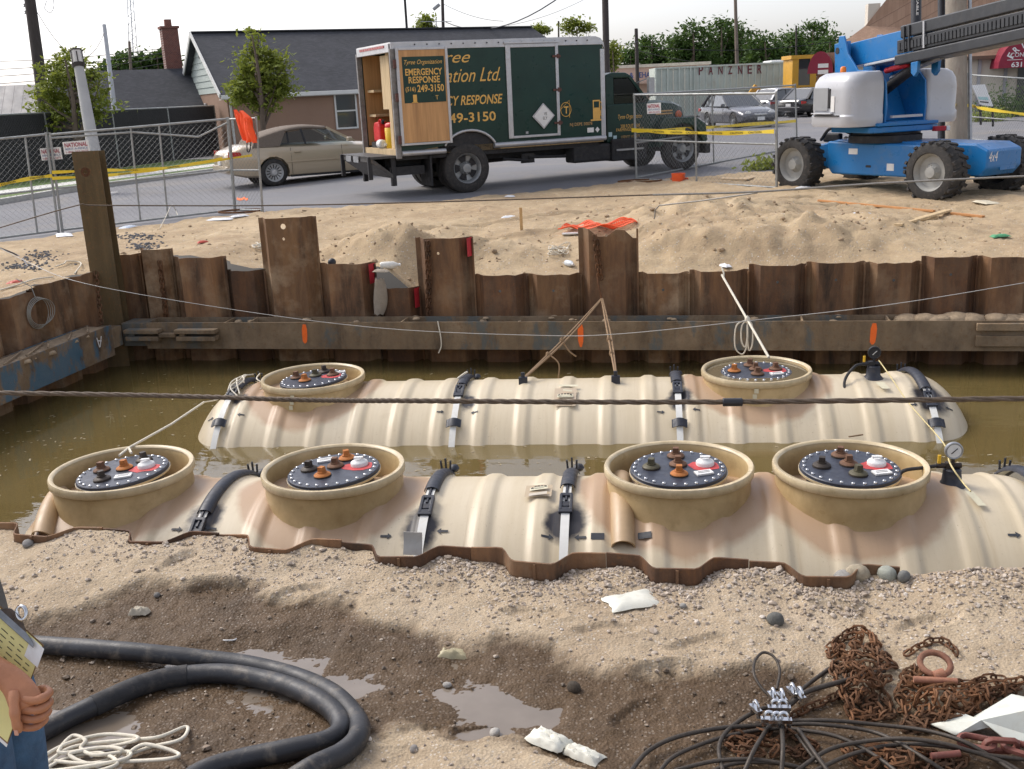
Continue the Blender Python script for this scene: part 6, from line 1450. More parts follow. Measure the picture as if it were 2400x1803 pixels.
for yy, z, bd_, w in ((0, 1.33, 'Tyree Organization', .62), (0, 1.14, '208 ROUTE 109', .5), (0, 1.06, 'FARMINGDALE, N.Y.', .72), (0, .9, 'USDOT 1173527', .48)): text(truck, bd_, GOLD if z != .9 else _mats['tan_lettering'], (4.02, CY0 - .002 - .0, z), EX, EZ, w, .075 if z != 1.33 else .12, .3 if z == 1.33 else 0)
for i in range(2): obj('lettering', MB().bx(4.75, 5.2, CY0 + .085, CY0 + .089, 1.40 - .06 * i, 1.43 - .06 * i), _mats['tan_lettering'], truck)
for i, (x, z) in enumerate(((3.5, .98), (3.62, .9))): obj('sticker', MB().bx(x - .045, x + .045, CY0 - .005, CY0 - .001, z - .05, z + .05), M('pale_blue_sticker', (.4, .55, .6), .5), truck)
# things standing in the open box
gp = ta + tX * (X0 + .22) + tY * (W - .55) + Vector((0, 0, ZB + .06))
REDC = M('red_fuel_can', (.62, .02, .02), .4, 0, .1, 6)
gc_ = thing('fuel_can', 'red plastic fuel can in the open rear of the green truck', 'fuel can', gp, HD)
obj('body', MB().prism([(-.16, .0), (.16, 0), (.17, .06), (.17, .26), (.12, .34), (-.1, .36), (-.17, .26), (-.17, .06)], (0, -.14, 0), (0, 1, 0), EZ, (.0, 0, 0)) if False else MB().prism([(-.19, .12), (.19, .12), (.2, .18), (.2, .42), (.14, .52), (-.12, .54), (-.2, .44), (-.2, .18)], (-.1, 0, 0), (0, 1, 0), EZ, (.2, 0, 0)), REDC, gc_, bevel=.03, fix=True)
obj('handle', MB().tube([(0, -.1, .53), (0, -.09, .57), (0, .03, .57), (0, .06, .53)], .02, 6), REDC, gc_, smooth=60); obj('spout', MB().cyl((0, -.16, .5), (0, -.2, .56), .035, n=10), UNDER, gc_)
obj('crate', MB().bx(-.15, .15, -.22, .22, 0, .118), UNDER, gc_)
YEL = M('yellow_cooler', (.75, .48, .02), .4, 0, .08, 6)
wc = thing('water_cooler', 'yellow drinks cooler with a red lid in the rear of the green truck', 'cooler', ta + tX * (X0 + .25) + tY * (W - 1.25) + Vector((0, 0, ZB + .06)), HD)
obj('body', MB().lathe([(.15, 0), (.165, .02), (.17, .2), (.175, .4), (.16, .42)], 24), YEL, wc, smooth=50); obj('lid', MB().lathe([(.165, .42), (.17, .44), (.16, .49), (.11, .52), (.001, .53)], 24), REDC, wc, smooth=50); obj('tap', MB().box((-.18, 0, .08), (.05, .04, .05)), WHITEP, wc)
for k in (-1, 1): obj('handle', MB().tube([(0, .17 * k, .38), (0, .22 * k, .36), (0, .22 * k, .28), (0, .17 * k, .26)], .015, 6), YEL, wc)
jg = thing('white_jug', 'white plastic jug lying in front of the yellow cooler in the truck', 'jug', ta + tX * (X0 + .05) + tY * (W - 1.0) + Vector((0, 0, ZB + .06)), HD)
obj('body', MB().lathe([(.06, -.16), (.09, -.14), (.09, .06), (.05, .12), (.03, .14)], 16, (0, 0, .09), 'y', cap=True), WHITEP, jg, smooth=50); obj('cap', MB().cyl((0, .14, .09), (0, .17, .09), .032, n=10), WHITEP, jg)
def car(label, loc, rz, paint, Lr=-1.05, Lf=3.6, wb=2.65, W=1.76, belt=.88, roofz=1.34, cut_wheels=True, soft=None, roof=((-.62, -.2), (.25, -.0), (1.55, 0.0), (2.25, -.42)), rimm=None, wr=.32, spk=9, tail=True, group=None, name='parked_car', cat='car', plate=True, estate=False):
    """x forward from the rear axle, y left; body lofted from cross sections"""
    c = thing(name, label, cat, loc, rz, group); h = W / 2
    st = [(Lr, .80, .45, .78, -.03), (Lr + .06, .90, .34, .85, 0), (Lr + .45, .97, .24, belt + .04, .0), (-.1, 1.0, .20, belt + .03, 0), (.9, 1.0, .19, belt, 0), (1.9, 1.0, .19, belt - .01, 0), (wb - .15, .99, .20, belt - .06, 0), (wb + .45, .95, .24, belt - .16, 0), (Lf - .12, .86, .30, belt - .27, 0), (Lf, .74, .40, belt - .36, 0)]
    mb = MB(); prof = [(-.86, 0.0), (-.95, .06), (-.985, .25), (-1.0, .55), (-.985, .80), (-.93, .93), (-.80, 1.0), (-.4, 1.03), (0, 1.04)]
    full = prof + [(-a, b_) for a, b_ in prof[-2::-1]]; n = len(full)
    xs = []
    for i in range(len(st) - 1):
        for k in range(4): xs.append((i, k / 4))
    xs.append((len(st) - 2, 1.0)); rings = 0
    for i, t in xs:
        a, b_ = st[i], st[i + 1]; x, w, zb, zt = [a[q] + (b_[q] - a[q]) * t for q in range(4)]
        for y, f in full: mb.v.append((x, y * h * w, zb + (zt - zb) * f))
        rings += 1
    mb.f = [(i * n + k, i * n + k + 1, (i + 1) * n + k + 1, (i + 1) * n + k) for i in range(rings - 1) for k in range(n - 1)]
    mb.f += [tuple(range(n)), tuple((rings - 1) * n + k for k in range(n))]
    mb.f += [(i * n, (i + 1) * n, (i + 1) * n + n - 1, i * n + n - 1) for i in range(rings - 1)]
    body = obj('body', mb, paint, c, smooth=38, fix=True)
    if cut_wheels: cut(body, [((x, s_ * (h - .26), wr), (x, s_ * (h + .2), wr), wr + .055) for x in (0, wb) for s_ in (-1, 1)]); body.data.shade_smooth(); body.data.set_sharp_from_angle(angle=R(38))
    for x in (0, wb):
        for s_ in (-1, 1):
            wheel(c, (x, s_ * (h - .11), wr), wr, .2, rimm or RIMG, spk, side=s_, rim_r=.66); obj('wheel_well', MB().cyl((x, s_ * (h - .3), wr), (x, s_ * (h - .27), wr), wr + .05, n=24), UNDER, c)
    # greenhouse
    (xr0, _), (xr1, _), (xf1, _), (xf0, _) = roof; zb = belt + .01; zr = roofz; wi = h * .76; wo = h * .93
    roofm = soft or paint
    rp = [(xr0 - .05, zb + .0), (xr0 + .12, zb + (zr - zb) * .45), (xr1, zr - .05), ((xr1 + xf1) / 2, zr), (xf1, zr - .045)]
    rs = MB()
    seq = curve([Vector((a, 0, b_)) for a, b_ in rp], 5)
    if soft: seq0 = seq
    else: seq0 = [p for p in seq if p.x >= xr1 - .02]
    for p in seq0:
        k = (p.z - zb) / (zr - zb); w_ = wo + (wi - wo) * max(0, min(1, k))
        for y, dz in ((-w_, -.05), (-w_ * .96, -.005), (-w_ * .8, .025), (0, .04), (w_ * .8, .025), (w_ * .96, -.005), (w_, -.05)): rs.v.append((p.x, y, p.z + dz * (1 if k > .3 else .4)))
    m_ = len(seq0); rs.f = [(i * 7 + k, (i + 1) * 7 + k, (i + 1) * 7 + k + 1, i * 7 + k + 1) for i in range(m_ - 1) for k in range(6)]
    ro = obj('soft_top' if soft else 'roof', rs, roofm, c, smooth=50, fix=True); sl_ = ro.modifiers.new('t', 'SOLIDIFY'); sl_.thickness = .03
    # glass
    for s_ in (-1, 1):
        q = [(xr1 - (.35 if not soft else .18), zb), (xr1 + .0, zr - .13), ((xr1 + xf1) / 2, zr - .07), (xf1, zr - .10), (xf0 - .08, zb)]
        g = MB(); vs = [(x, s_ * (wo + (wi - wo) * (z - zb) / (zr - zb) - .012), z) for x, z in q]; g.add(vs, [tuple(range(5))]); obj('side_window', g, DGLASS if not soft else CARGLASS, c)
        if soft:
            sp = MB(); qs = [(xr0 - .05, zb - .02), (xr0 + .12, zb + (zr - zb) * .45), (xr1, zr - .06), (xr1 + .0, zr - .125), (xr1 - .18, zb - .02)]
            sp.add([(x, s_ * (wo + (wi - wo) * max(0, (z - zb)) / (zr - zb) + .002), z) for x, z in qs], [tuple(range(5))]); obj('soft_top', sp, soft, c)
        obj('pillar', MB().bar((xf1, s_ * wi, zr - .05), (xf0, s_ * wo, zb), .05, .05), paint, c); xm = (xr1 + xf1) / 2 - .12
        obj('pillar', MB().bar((xm, s_ * (wi + .005), zr - .06), (xm + .06, s_ * (wo - .005), zb), .04, .03), UNDER, c)
        if not soft: obj('pillar', MB().bar((xr1, s_ * wi, zr - .04), (xr0, s_ * wo * .98, zb), .11, .05), paint, c)
        obj('mirror', MB().box((xf0 - .18, s_ * (h + .06), zb + .06), (.12, .16, .10)), paint, c, bevel=.02); obj('door_handle', MB().box((.62, s_ * (h + .005), belt - .16), (.17, .03, .035)), paint, c, bevel=.008)
        obj('rub_strip', MB().box((1.15, s_ * (h + .002), .56), (1.7, .025, .035)), paint, c, bevel=.006)
        for x in (.45, 1.75): obj('door_gap', MB().tube([(x, s_ * h * .985, .26), (x, s_ * h * .998, .42), (x, s_ * h * 1.0, .55), (x, s_ * h * .99, .72), (x, s_ * h * .965, belt - .05)], .005, 5), UNDER, c)
        obj('tail_lamp', MB().prism([(0, 0), (.30, .03), (.34, .08), (.30, .13), (0, .15)], (Lr + .05, s_ * (h * .90), belt - .22), (.92, s_ * .12 * 1, 0), (0, 0, 1), (0, s_ * .035, 0)), M('tail_lens', (.45, .015, .015), .25), c, fix=True)
        obj('head_lamp', MB().lathe([(.001, .03), (.10, .02), (.12, -.02)], 14, (Lf - .12, s_ * h * .58, belt - .30), 'x', sx=1.3), M('clear_lens', (.75, .75, .72), .15), c, smooth=60)
    obj('windscreen', MB().add([(xf1 + .01, -wi, zr - .06), (xf1 + .01, wi, zr - .06), (xf0, wo, zb - .01), (xf0, -wo, zb - .01)], [(0, 1, 2, 3)]), CARGLASS if soft else DGLASS, c)
    if soft: obj('rear_window', MB().add([(xr0 + .0, -wo * .62, zb + .10), (xr0 + .0, wo * .62, zb + .10), (xr1 - .18, wi * .6, zr - .09), (xr1 - .18, -wi * .6, zr - .09)], [(0, 1, 2, 3)]), WHITEP, c)
    else: obj('rear_window', MB().add([(xr0, -wo * .9, zb), (xr0, wo * .9, zb), (xr1, wi, zr - .04), (xr1, -wi, zr - .04)], [(0, 1, 2, 3)]), DGLASS, c)
    obj('grille', MB().box((Lf - .03, 0, belt - .34), (.06, h * .62, .10)), CHROME, c, bevel=.02); obj('number_plate', MB().box((Lf - .0, 0, belt - .5), (.03, .32, .14)), WHITEP, c); obj('number_plate', MB().box((Lr - .01, 0, .62), (.03, .32, .14)), WHITEP, c)
    obj('bumper', MB().box((Lr + .06, 0, .46), (.2, W * .9, .16)), paint, c, bevel=.05); obj('sill', MB().box((wb / 2, -h * .97, .22), (wb - .8, .04, .05)).box((wb / 2, h * .97, .22), (wb - .8, .04, .05)), UNDER, c)
    return c
CHAMP = M('champagne_paint', (.50, .405, .28), .3, .12, .02, 1, coat=.6, rvar=.02); TOPM = M('tan_soft_top', (.17, .135, .105), .9, 0, .12, 20, bmp=.3, bscale=200)
SILVER = M('silver_paint', (.50, .51, .53), .25, .4, .03, 1, coat=.7, rvar=.02); BLKP = M('black_paint', (.012, .012, .014), .2, 0, .2, 1, coat=.7, rvar=.02); GREYP = M('dark_grey_paint', (.10, .105, .12), .25, .3, .05, 1, coat=.7, rvar=.02)
p = ug(645, 436); hd = R(33); nrm = Vector((-math.sin(hd), math.cos(hd), 0))
car('champagne convertible with a tan soft top parked behind the green truck', p + nrm * .77, hd, CHAMP, Lr=-1.12, Lf=3.65, wb=2.69, belt=.95, roofz=1.38, soft=TOPM, roof=((-.42, 0), (.38, 0), (1.45, 0), (2.12, 0)), rimm=M('alloy_silver', (.55, .55, .54), .35, .3, .05, 5), wr=.33, spk=14)
p = ug(1700, 296); car('dark grey saloon with bright headlamps driving up behind the fence', p, R(-72), GREYP, wr=.31, roofz=1.42, roof=((-.75, 0), (-.1, 0), (1.2, 0), (2.1, 0)), Lr=-1.2, Lf=3.7, wb=2.8, cut_wheels=True, rimm=RIMG)
p = ug(1805, 274); car('silver hatchback seen from the rear beyond the dark saloon', p, R(38), SILVER, roofz=1.46, roof=((-.75, 0), (-.2, 0), (1.2, 0), (1.95, 0)), Lr=-.85, Lf=3.3, wb=2.55)
p = ug(1880, 274); car('black saloon with red tail lamps beside the grey lift cover', p, R(40), BLKP, roofz=1.43, roof=((-.6, 0), (0, 0), (1.1, 0), (1.95, 0)))
p = ug(1905, 268); 
p = ug(1760, 262); car('dark car parked beyond the silver hatchback', p, R(215), BLKP, roofz=1.4, roof=((-.7, 0), (0, 0), (1.1, 0), (1.95, 0)), cut_wheels=False)
# ------------------------------------------------------------------ blue boom lift
LBLUE = M('lift_blue', (.012, .16, .42), .35, 0, .1, 1.5, coat=.15, dirt=.4, dcol=(.16, .2, .22)); HOODG = M('hood_grey', (.46, .47, .49), .35, 0, .07, 1.5, coat=.2, dirt=.15, dcol=(.38, .36, .33))
BOOMM = M('boom_charcoal', (.035, .038, .043), .45, .2, .25, 3, dirt=.3, dcol=(.1, .09, .08)); RIML = M('lift_rim_grey', (.33, .33, .31), .6, .1, .15, 6, dirt=.35, dcol=(.3, .25, .18))
wL, wR = ug(1870, 445), ug(2190, 472)
ex = (wR - wL); ex.z = 0; wbL = ex.length; ex.normalize(); ey = Vector((-ex.y, ex.x, 0)); TRK = 1.72
lc = (wL + wR) / 2 + ey * (TRK / 2); lc.z = (wL.z + wR.z) / 2
lift = thing('boom_lift', 'blue four wheeled boom lift with grey covers and a black boom', 'boom lift', lc, math.atan2(ex.y, ex.x))
hw, ht = wbL / 2, TRK / 2; WR = .475
for x, z0 in ((-hw, wL.z - lc.z), (hw, wR.z - lc.z)):
    for s_ in (-1, 1): wheel(lift, (x, s_ * ht, WR + z0), WR, .40, RIML, 0, side=s_, lug=20, rim_r=.62, dish=.02)
ch = [(-hw - .35, .42), (-hw + .45, .38), (-hw + .55, .30), (hw - .55, .30), (hw - .45, .36), (hw + .5, .36), (hw + .62, .5), (hw + .62, .78), (hw + .4, .88), (-hw + .55, .92), (-hw + .2, .84), (-hw - .35, .78)]
obj('chassis', MB().prism(ch, (0, -ht + .42, 0), EX, EZ, (0, 2 * ht - .84, 0)), LBLUE, lift, bevel=.03, fix=True)
obj('side_beam', MB().prism([(-hw + .62, .32), (hw - .62, .32), (hw - .5, .45), (hw - .5, .86), (-hw + .5, .90), (-hw + .5, .45)], (0, -ht + .2, 0), EX, EZ, (0, .219, 0)), LBLUE, lift, bevel=.03, fix=True)
for x in (-hw, hw): obj('axle', MB().bx(x - .12, x + .12, -ht + .15, ht - .15, .36, .60), UNDER, lift, bevel=.02)
for x in (-.05, .75): obj('slot', MB().prism([(-.05, -.02), (.05, -.02), (.06, .0), (.05, .02), (-.05, .02), (-.06, 0)], (x, -ht + .198, .48), EX, EZ, (0, -.004, 0)), UNDER, lift, fix=True)
obj('decal', MB().bx(-.5, -.3, -ht + .195, -ht + .198, .68, .78), WHITEP, lift); obj('decal', MB().bx(.35, .5, -ht + .195, -ht + .198, .42, .54), WHITEP, lift)
text(lift, '4x4', WHITEP, (hw + .44, -.42, .70) if False else (hw + .6225, -.3, .68), (0, 1, 0), EZ, .22, .16, .2); obj('end_panel', MB().bx(hw + .6, hw + .618, -.1, .3, .45, .7), LBLUE, lift)
obj('hydraulic_block', MB().bx(-hw + .1, -hw + .5, -ht + .5, -.25, .86, 1.02), UNDER, lift, bevel=.03); obj('hose', MB().tube(curve([(-hw + .1, -.4, .9), (-hw + .4, -.45, 1.12), (-hw + .8, -.3, 1.0)], 6), .03, 6), BLACKRUB, lift)
LOWER = set(o.name for o in lift.children)
obj('slew_ring', MB().lathe([(.62, .88), (.62, 1.0), (.55, 1.02), (.55, 1.06)], 36), UNDER, lift, smooth=40)
obj('turntable', MB().prism([(-.9, -.5), (-.6, -.7), (.5, -.7), (.62, -.5), (.62, .5), (.5, .7), (-.6, .7), (-.9, .5)], (0, 0, 1.06), EX, (0, 1, 0), (0, 0, .10)), LBLUE, lift, bevel=.02, fix=True)
# covers: rounded hoods either side of the boom
def hood_part(s_):
    mb = MB(); secs = []
    for z, k, r_ in ((1.18, .97, .0), (1.24, 1.0, 0), (1.36, 1.0, 0), (1.39, .965, 0), (1.78, .97, 0), (1.92, .94, .02), (2.02, .86, .05), (2.075, .74, .09), (2.09, .55, .12)):
        x0_, x1_, y0_, y1_ = -.72 * (.5 + .5 * k), .55 * (.45 + .55 * k), .42 + .05 * (1 - k), .42 + .74 * k
        ring = []
        for cx2, cy2, a0 in ((x1_ - .24, y1_ - .24, 0), (x0_ + .26, y1_ - .26, 90), (x0_ + .06, y0_ + .06, 180), (x1_ - .08, y0_ + .08, 270)):
            rr_ = {0: .24, 90: .26, 180: .06, 270: .08}[a0]
            for q in range(5): a = R(a0 + 22.5 * q); ring.append((cx2 + rr_ * math.cos(a), s_ * (cy2 + rr_ * math.sin(a)), z))
        secs.append(ring)
    n = len(secs[0])
    for r0 in secs: mb.v += r0
    mb.f = [(i * n + k, i * n + (k + 1) % n, (i + 1) * n + (k + 1) % n, (i + 1) * n + k) for i in range(len(secs) - 1) for k in range(n)] + [tuple((len(secs) - 1) * n + k for k in range(n)), tuple(range(n))]
    o = obj('cover', mb, HOODG, lift, smooth=32, fix=True)
    return o
hl = hood_part(-1); hr = hood_part(1)
obj('cover_rail', MB().bx(-.45, .3, -1.18, -1.15, 1.365, 1.385), UNDER, hl); obj('vent_panel', MB().bx(-.5, -.06, -1.155, -1.13, 1.46, 1.84), M('panel_grey', (.32, .33, .34), .4, 0, .08, 3), hl); obj('vent_gap', MB().bx(-.055, .0, -1.15, -1.13, 1.5, 1.82), UNDER, hl)
obj('decal', MB().bx(.03, .13, -1.15, -1.13, 1.44, 1.7), WHITEP, hl); obj('shelf_lip', MB().bx(-.5, .1, -1.2, -1.14, 1.40, 1.42), HOODG, hl, bevel=.008)
for z in (1.44, 1.56, 1.68, 1.8): obj('warning_decal', MB().box((-.705, -.75, z), (.012, .22, .07)), M('warning_yellow', (.7, .45, .03), .5) if z > 1.75 else WHITEP, hl)
obj('beacon', MB().lathe([(.05, 0), (.055, .02), (.05, .1), (.03, .12), (.001, .125)], 14, (-.45, -.6, 2.07)), M('amber_lens', (.85, .22, .02), .3), lift, smooth=50)
# turret between the covers
obj('turret_floor', MB().bx(-.8, .6, -.4, .4, 1.165, 1.24), LBLUE, lift, bevel=.01)
tp_ = [(-.8, 1.17), (.52, 1.17), (.55, 1.5), (.5, 1.9), (.3, 2.08), (-.3, 2.12), (-.6, 2.4), (-.75, 2.72), (-.9, 2.72), (-.95, 2.3)]
for s_ in (-1, 1): obj('turret_plate', MB().prism(tp_, (0, s_ * .395 - .018, 0), EX, EZ, (0, .036, 0)), LBLUE, lift, bevel=.01, fix=True)
obj('turret_back', MB().prism([(-.5, 1.245), (.1, 1.245), (-.4, 2.08), (-.5, 2.08)], (0, -.37, 0), EX, EZ, (0, .74, 0)), LBLUE, lift, fix=True)
obj('front_step', MB().bx(.52, .6, -.3, .3, 1.30, 1.34), HOODG, lift); obj('front_bar', MB().bx(.5, .64, -.6, .6, 1.17, 1.225), LBLUE, lift, bevel=.01); obj('lamp', MB().bx(.6, .7, .5, .72, 1.04, 1.12), REDP, lift, bevel=.01); obj('lamp', MB().bx(.6, .7, .73, .80, 1.04, 1.12), WHITEP, lift, bevel=.01)
# boom: pivot head at the rear, blue root, black telescoping tubes towards the camera
BT = R(5.0); bo = Vector((-.85, 0, 2.42)); bd_ = Vector((math.cos(BT), 0, math.sin(BT))); bu = Vector((-math.sin(BT), 0, math.cos(BT)))
def bbox(s0, s1, y0, y1, h0, h1, mat, nm, bev=.012):
    vs = [bo + bd_ * s + Vector((0, y, 0)) + bu * h_ for h_ in (h0, h1) for s, y in ((s0, y0), (s1, y0), (s1, y1), (s0, y1))]
    return obj(nm, MB().add(vs, [(3, 2, 1, 0), (4, 5, 6, 7), (0, 1, 5, 4), (1, 2, 6, 5), (2, 3, 7, 6), (3, 0, 4, 7)]), mat, lift, bevel=bev, fix=True)
bbox(-.05, 1.75, -.21, .21, -.24, .17, LBLUE, 'boom_root'); bbox(.45, 1.9, -.235, .235, -.29, -.245, HOODG, 'boom_skid')
for s_ in (-1, 1): bbox(-.28, .12, s_ * .30 - .04, s_ * .30 + .04, -.62, .2, LBLUE, 'pivot_plate')
obj('pivot_pin', MB().cyl(bo + Vector((-.08, -.42, .05)), bo + Vector((-.08, .42, .05)), .06, n=12), UNDER, lift, smooth=50)
bbox(1.45, 9.0, -.23, .20, .04, .24, BOOMM, 'boom_tube', .02); bbox(1.35, 9.0, -.22, -.10, -.20, .02, BOOMM, 'cable_track'); bbox(1.30, 9.0, -.24, .22, -.38, -.215, BOOMM, 'boom_tube', .02)
mb = MB()
for i in range(70):
    s = 1.4 + i * .085; vs = [bo + bd_ * (s + a) + Vector((0, y, 0)) + bu * h_ for h_ in (-.15, -.03) for a, y in ((0, -.245), (.06, -.245), (.06, -.222), (0, -.222))]
    mb.add(vs, [(3, 2, 1, 0), (4, 5, 6, 7), (0, 1, 5, 4), (1, 2, 6, 5), (2, 3, 7, 6), (3, 0, 4, 7)])
tag(obj('track_links', mb, BOOMM, lift), None, None, kind='stuff')
for i, s in enumerate((1.55, 1.68, 2.05)): bbox(s, s + .035, -.255, -.232, -.2, .22, BOOMM if i < 2 else HOODG, 'boom_clamp', .003)
obj('lift_cylinder', MB().cyl((-.6, 0, 1.5), bo + bd_ * 1.6 + bu * -.4, .09, n=14), UNDER, lift, smooth=50); obj('cylinder_rod', MB().cyl((.1, 0, 1.95), bo + bd_ * 2.2 + bu * -.36, .045, n=10), STEEL, lift, smooth=50)
for s_ in (-1, 1): obj('fork_bracket', MB().prism([(1.72, -.38), (1.9, -.38), (1.88, -.55), (1.8, -.62), (1.72, -.55)], bo + Vector((0, s_ * .2 - .03, 0)), bd_, bu, (0, .06, 0)), LBLUE, lift, bevel=.01, fix=True)
obj('red_cap', MB().cyl(bo + bd_ * .9 + bu * -.42 + Vector((0, -.1, 0)), bo + bd_ * 1.5 + bu * -.38 + Vector((0, -.1, 0)), .05, n=10), REDP, lift, smooth=50)

lift_sh = Matrix.Rotation(-math.atan2(ex.y, ex.x), 3, 'Z') @ Vector((-cR.x, -cR.y, 0)) * .22
for o in list(lift.children):      # the upper works are slewed on the chassis
    if o.name in LOWER: continue
    for q in [o] + list(o.children): q.data.transform(Matrix.Translation(lift_sh) @ Matrix.Rotation(R(-14), 4, 'Z'))
# ------------------------------------------------------------------ temporary fence panels
WIREM = M('chain_link_wire', (.27, .275, .27), .5, .5, .1, 20)
def fence_panel(label, bl, br, tl_, tr_, bl_z=0.0, br_z=0.0, braces=(), mids=(.52,), pitch=.075, bent=None, mesh=True, foot=True, hidden_post=(False, False)):
    """corner sight lines: bottom-left/right on the ground, top-left/right above them"""
    P0, P1 = ug(*bl) + Vector((0, 0, bl_z)), ug(*br) + Vector((0, 0, br_z)); n = (P1 - P0).cross(Vector((0, 0, 1))).normalized()
    T0, T1 = uplane(*tl_, P0, n), uplane(*tr_, P0, n); f = thing('temporary_fence', label, 'fence', P0, 0, 'temporary chain-link fence panels')
    o_ = P0; P1 = P1 - o_; T0 = T0 - o_; T1 = T1 - o_; P0 = Vector((0, 0, 0)); r = .021
    def pt(s, t): return P0.lerp(P1, s).lerp(T0.lerp(T1, s), t)
    for s, hid in ((0, hidden_post[0]), (1, hidden_post[1])):
        if not hid: obj('post', MB().cyl(pt(s, -.02), pt(s, 1.02), r * 1.15, n=8), FENCEPIPE, f, smooth=60)
    obj('top_rail', MB().cyl(pt(0, 1), pt(1, 1), r, n=8), FENCEPIPE, f, smooth=60); obj('bottom_rail', MB().cyl(pt(0, .03), pt(1, .03), r, n=8), FENCEPIPE, f, smooth=60)
    for t in mids: obj('mid_rail', MB().cyl(pt(0, t), pt(1, t), r * .9, n=8), FENCEPIPE, f, smooth=60)
    for s in braces: obj('brace', MB().cyl(pt(s, .03), pt(s, 1), r * .9, n=8), FENCEPIPE, f, smooth=60)
    if bent: obj('bent_rail', MB().tube([pt(s, t) for s, t in bent], r * .85, 8), FENCEPIPE, f, smooth=60)
    if mesh:
        mb = MB(); W_, H_ = P1.length, (T0.length + (T1 - P1).length) / 2; off = n * .03
        d = -H_
        while d < W_:
            for sg in (1, -1):
                a0, a1 = (max(0, d), max(0, -d)), (min(W_, d + H_), min(H_, W_ - d))
                if a1[0] > a0[0]:
                    q = [a0, a1]
                    if sg < 0: q = [(x, H_ - y) for x, y in q]
                    p, e = pt(q[0][0] / W_, .03 + .97 * q[0][1] / H_) + off, pt(q[1][0] / W_, .03 + .97 * q[1][1] / H_) + off
                    mb.tube([p, e], .0017, 3, cap=False)
            d += pitch * 1.414
        m_ = obj('wire_mesh', mb, WIREM, f); m_['kind'] = 'stuff'
    return f, pt, o_
fa_, fapt, fao = fence_panel('leftmost chain-link fence panel behind the corner post, cut off by the frame', (-190, 590), (138, 547), (-220, 348), (108, 315), braces=(.84,), mids=(.46,))
fb_, fbpt, fbo = fence_panel('bent chain-link fence panel between the corner post and the orange vest', (147, 546), (550, 498), (117, 316), (533, 279), braces=(.44, .60), mids=(.46,), bent=[(0, .965), (.45, .95), (.82, .84), (1, .96)])
fc_, fcpt, fco = fence_panel('narrow chain-link fence panel hung with the orange vest', (552, 498), (616, 500), (536, 280), (600, 278), mids=(.46,))
fd_, fdpt, fdo = fence_panel('chain-link fence panel in front of the green truck bonnet', (1492, 425), (1820, 447), (1486, 223), (1820, 219), braces=(.46,), mids=(.48,))
fe_, fept, feo = fence_panel('chain-link fence panel running back along the street behind the caution tape', (1494, 422), (1868, 350), (1488, 222), (1864, 200), braces=(.42,), mids=(.44,), hidden_post=(True, False))
ff_, ffpt, ffo = fence_panel('chain-link fence panel just left of the leaning white sign', (2060, 340), (2268, 330), (2055, 190), (2268, 174), mids=(.36,), mesh=False)
fg_, fgpt, fgo = fence_panel('chain-link fence panel at the right edge of the picture', (2276, 331), (2520, 352), (2276, 176), (2520, 192), mids=(.37,))
for p, lb in ((ug(565, 502), 'rusty steel foot ring of the fence below the orange vest'), (ug(1500, 431), 'rusty steel foot ring of the fence by the truck')):
    tag(obj('steel_ring', MB().tube([p + Vector((.45 * math.cos(t), .28 * math.sin(t), .06)) for t in [R(30 * i) for i in range(12)]], .02, 6, closed=True), CHAINM, smooth=60), lb, 'fence foot')
# NATIONAL signs wired to the panels
MAROON = M('maroon_print', (.33, .02, .05), .6); BLUEI = M('blue_print', (.05, .09, .25), .6)
def national(c, n, w, h, label, tilt=0.0):
    n = Vector(n).normalized(); ex_ = Vector((0, 0, 1)).cross(n).normalized(); ex_ = (Matrix.Rotation(tilt, 3, n) @ ex_); ey_ = n.cross(ex_)
    s = thing('fence_sign', label, 'sign', c, 0, 'rental signs on the fence panels'); o_ = Vector((0, 0, 0))
    obj('board', MB().prism([(-w / 2, -h / 2), (w / 2, -h / 2), (w / 2, h / 2), (-w / 2, h / 2)], o_, ex_, ey_, -n * .006), WHITEP, s, fix=True)
    text(s, 'NATIONAL', MAROON, n * .002 + ey_ * h * .22, ex_, ey_, w * .88, h * .36, bold=.03); text(s, 'RENT-A-FENCE', BLUEI, n * .002 - ey_ * h * .11, ex_, ey_, w * .86, h * .17, bold=.01); text(s, '1-800-352-5675', MAROON, n * .002 - ey_ * h * .36, ex_, ey_, w * .86, h * .17, bold=.01)
nB = (fbpt(1, 0) - fbpt(0, 0)).cross(Vector((0, 0, 1))).normalized()
if nB.y > 0: nB = -nB
national(uplane(179, 345, fbo, nB) + nB * .06, nB, .45, .22, 'white rental sign above the corner post, its name in maroon', .03)
national(uplane(120, 361, fbo, nB) + nB * -.05, nB, .36, .22, 'white rental sign behind the paired fence posts, partly hidden', .02)
nD = (fdpt(1, 0) - fdpt(0, 0)).cross(Vector((0, 0, 1))).normalized()
if nD.y > 0: nD = -nD
national(uplane(1537, 254, fdo, nD) + nD * .06, nD, .38, .21, 'white rental sign in front of the truck bonnet', .03)
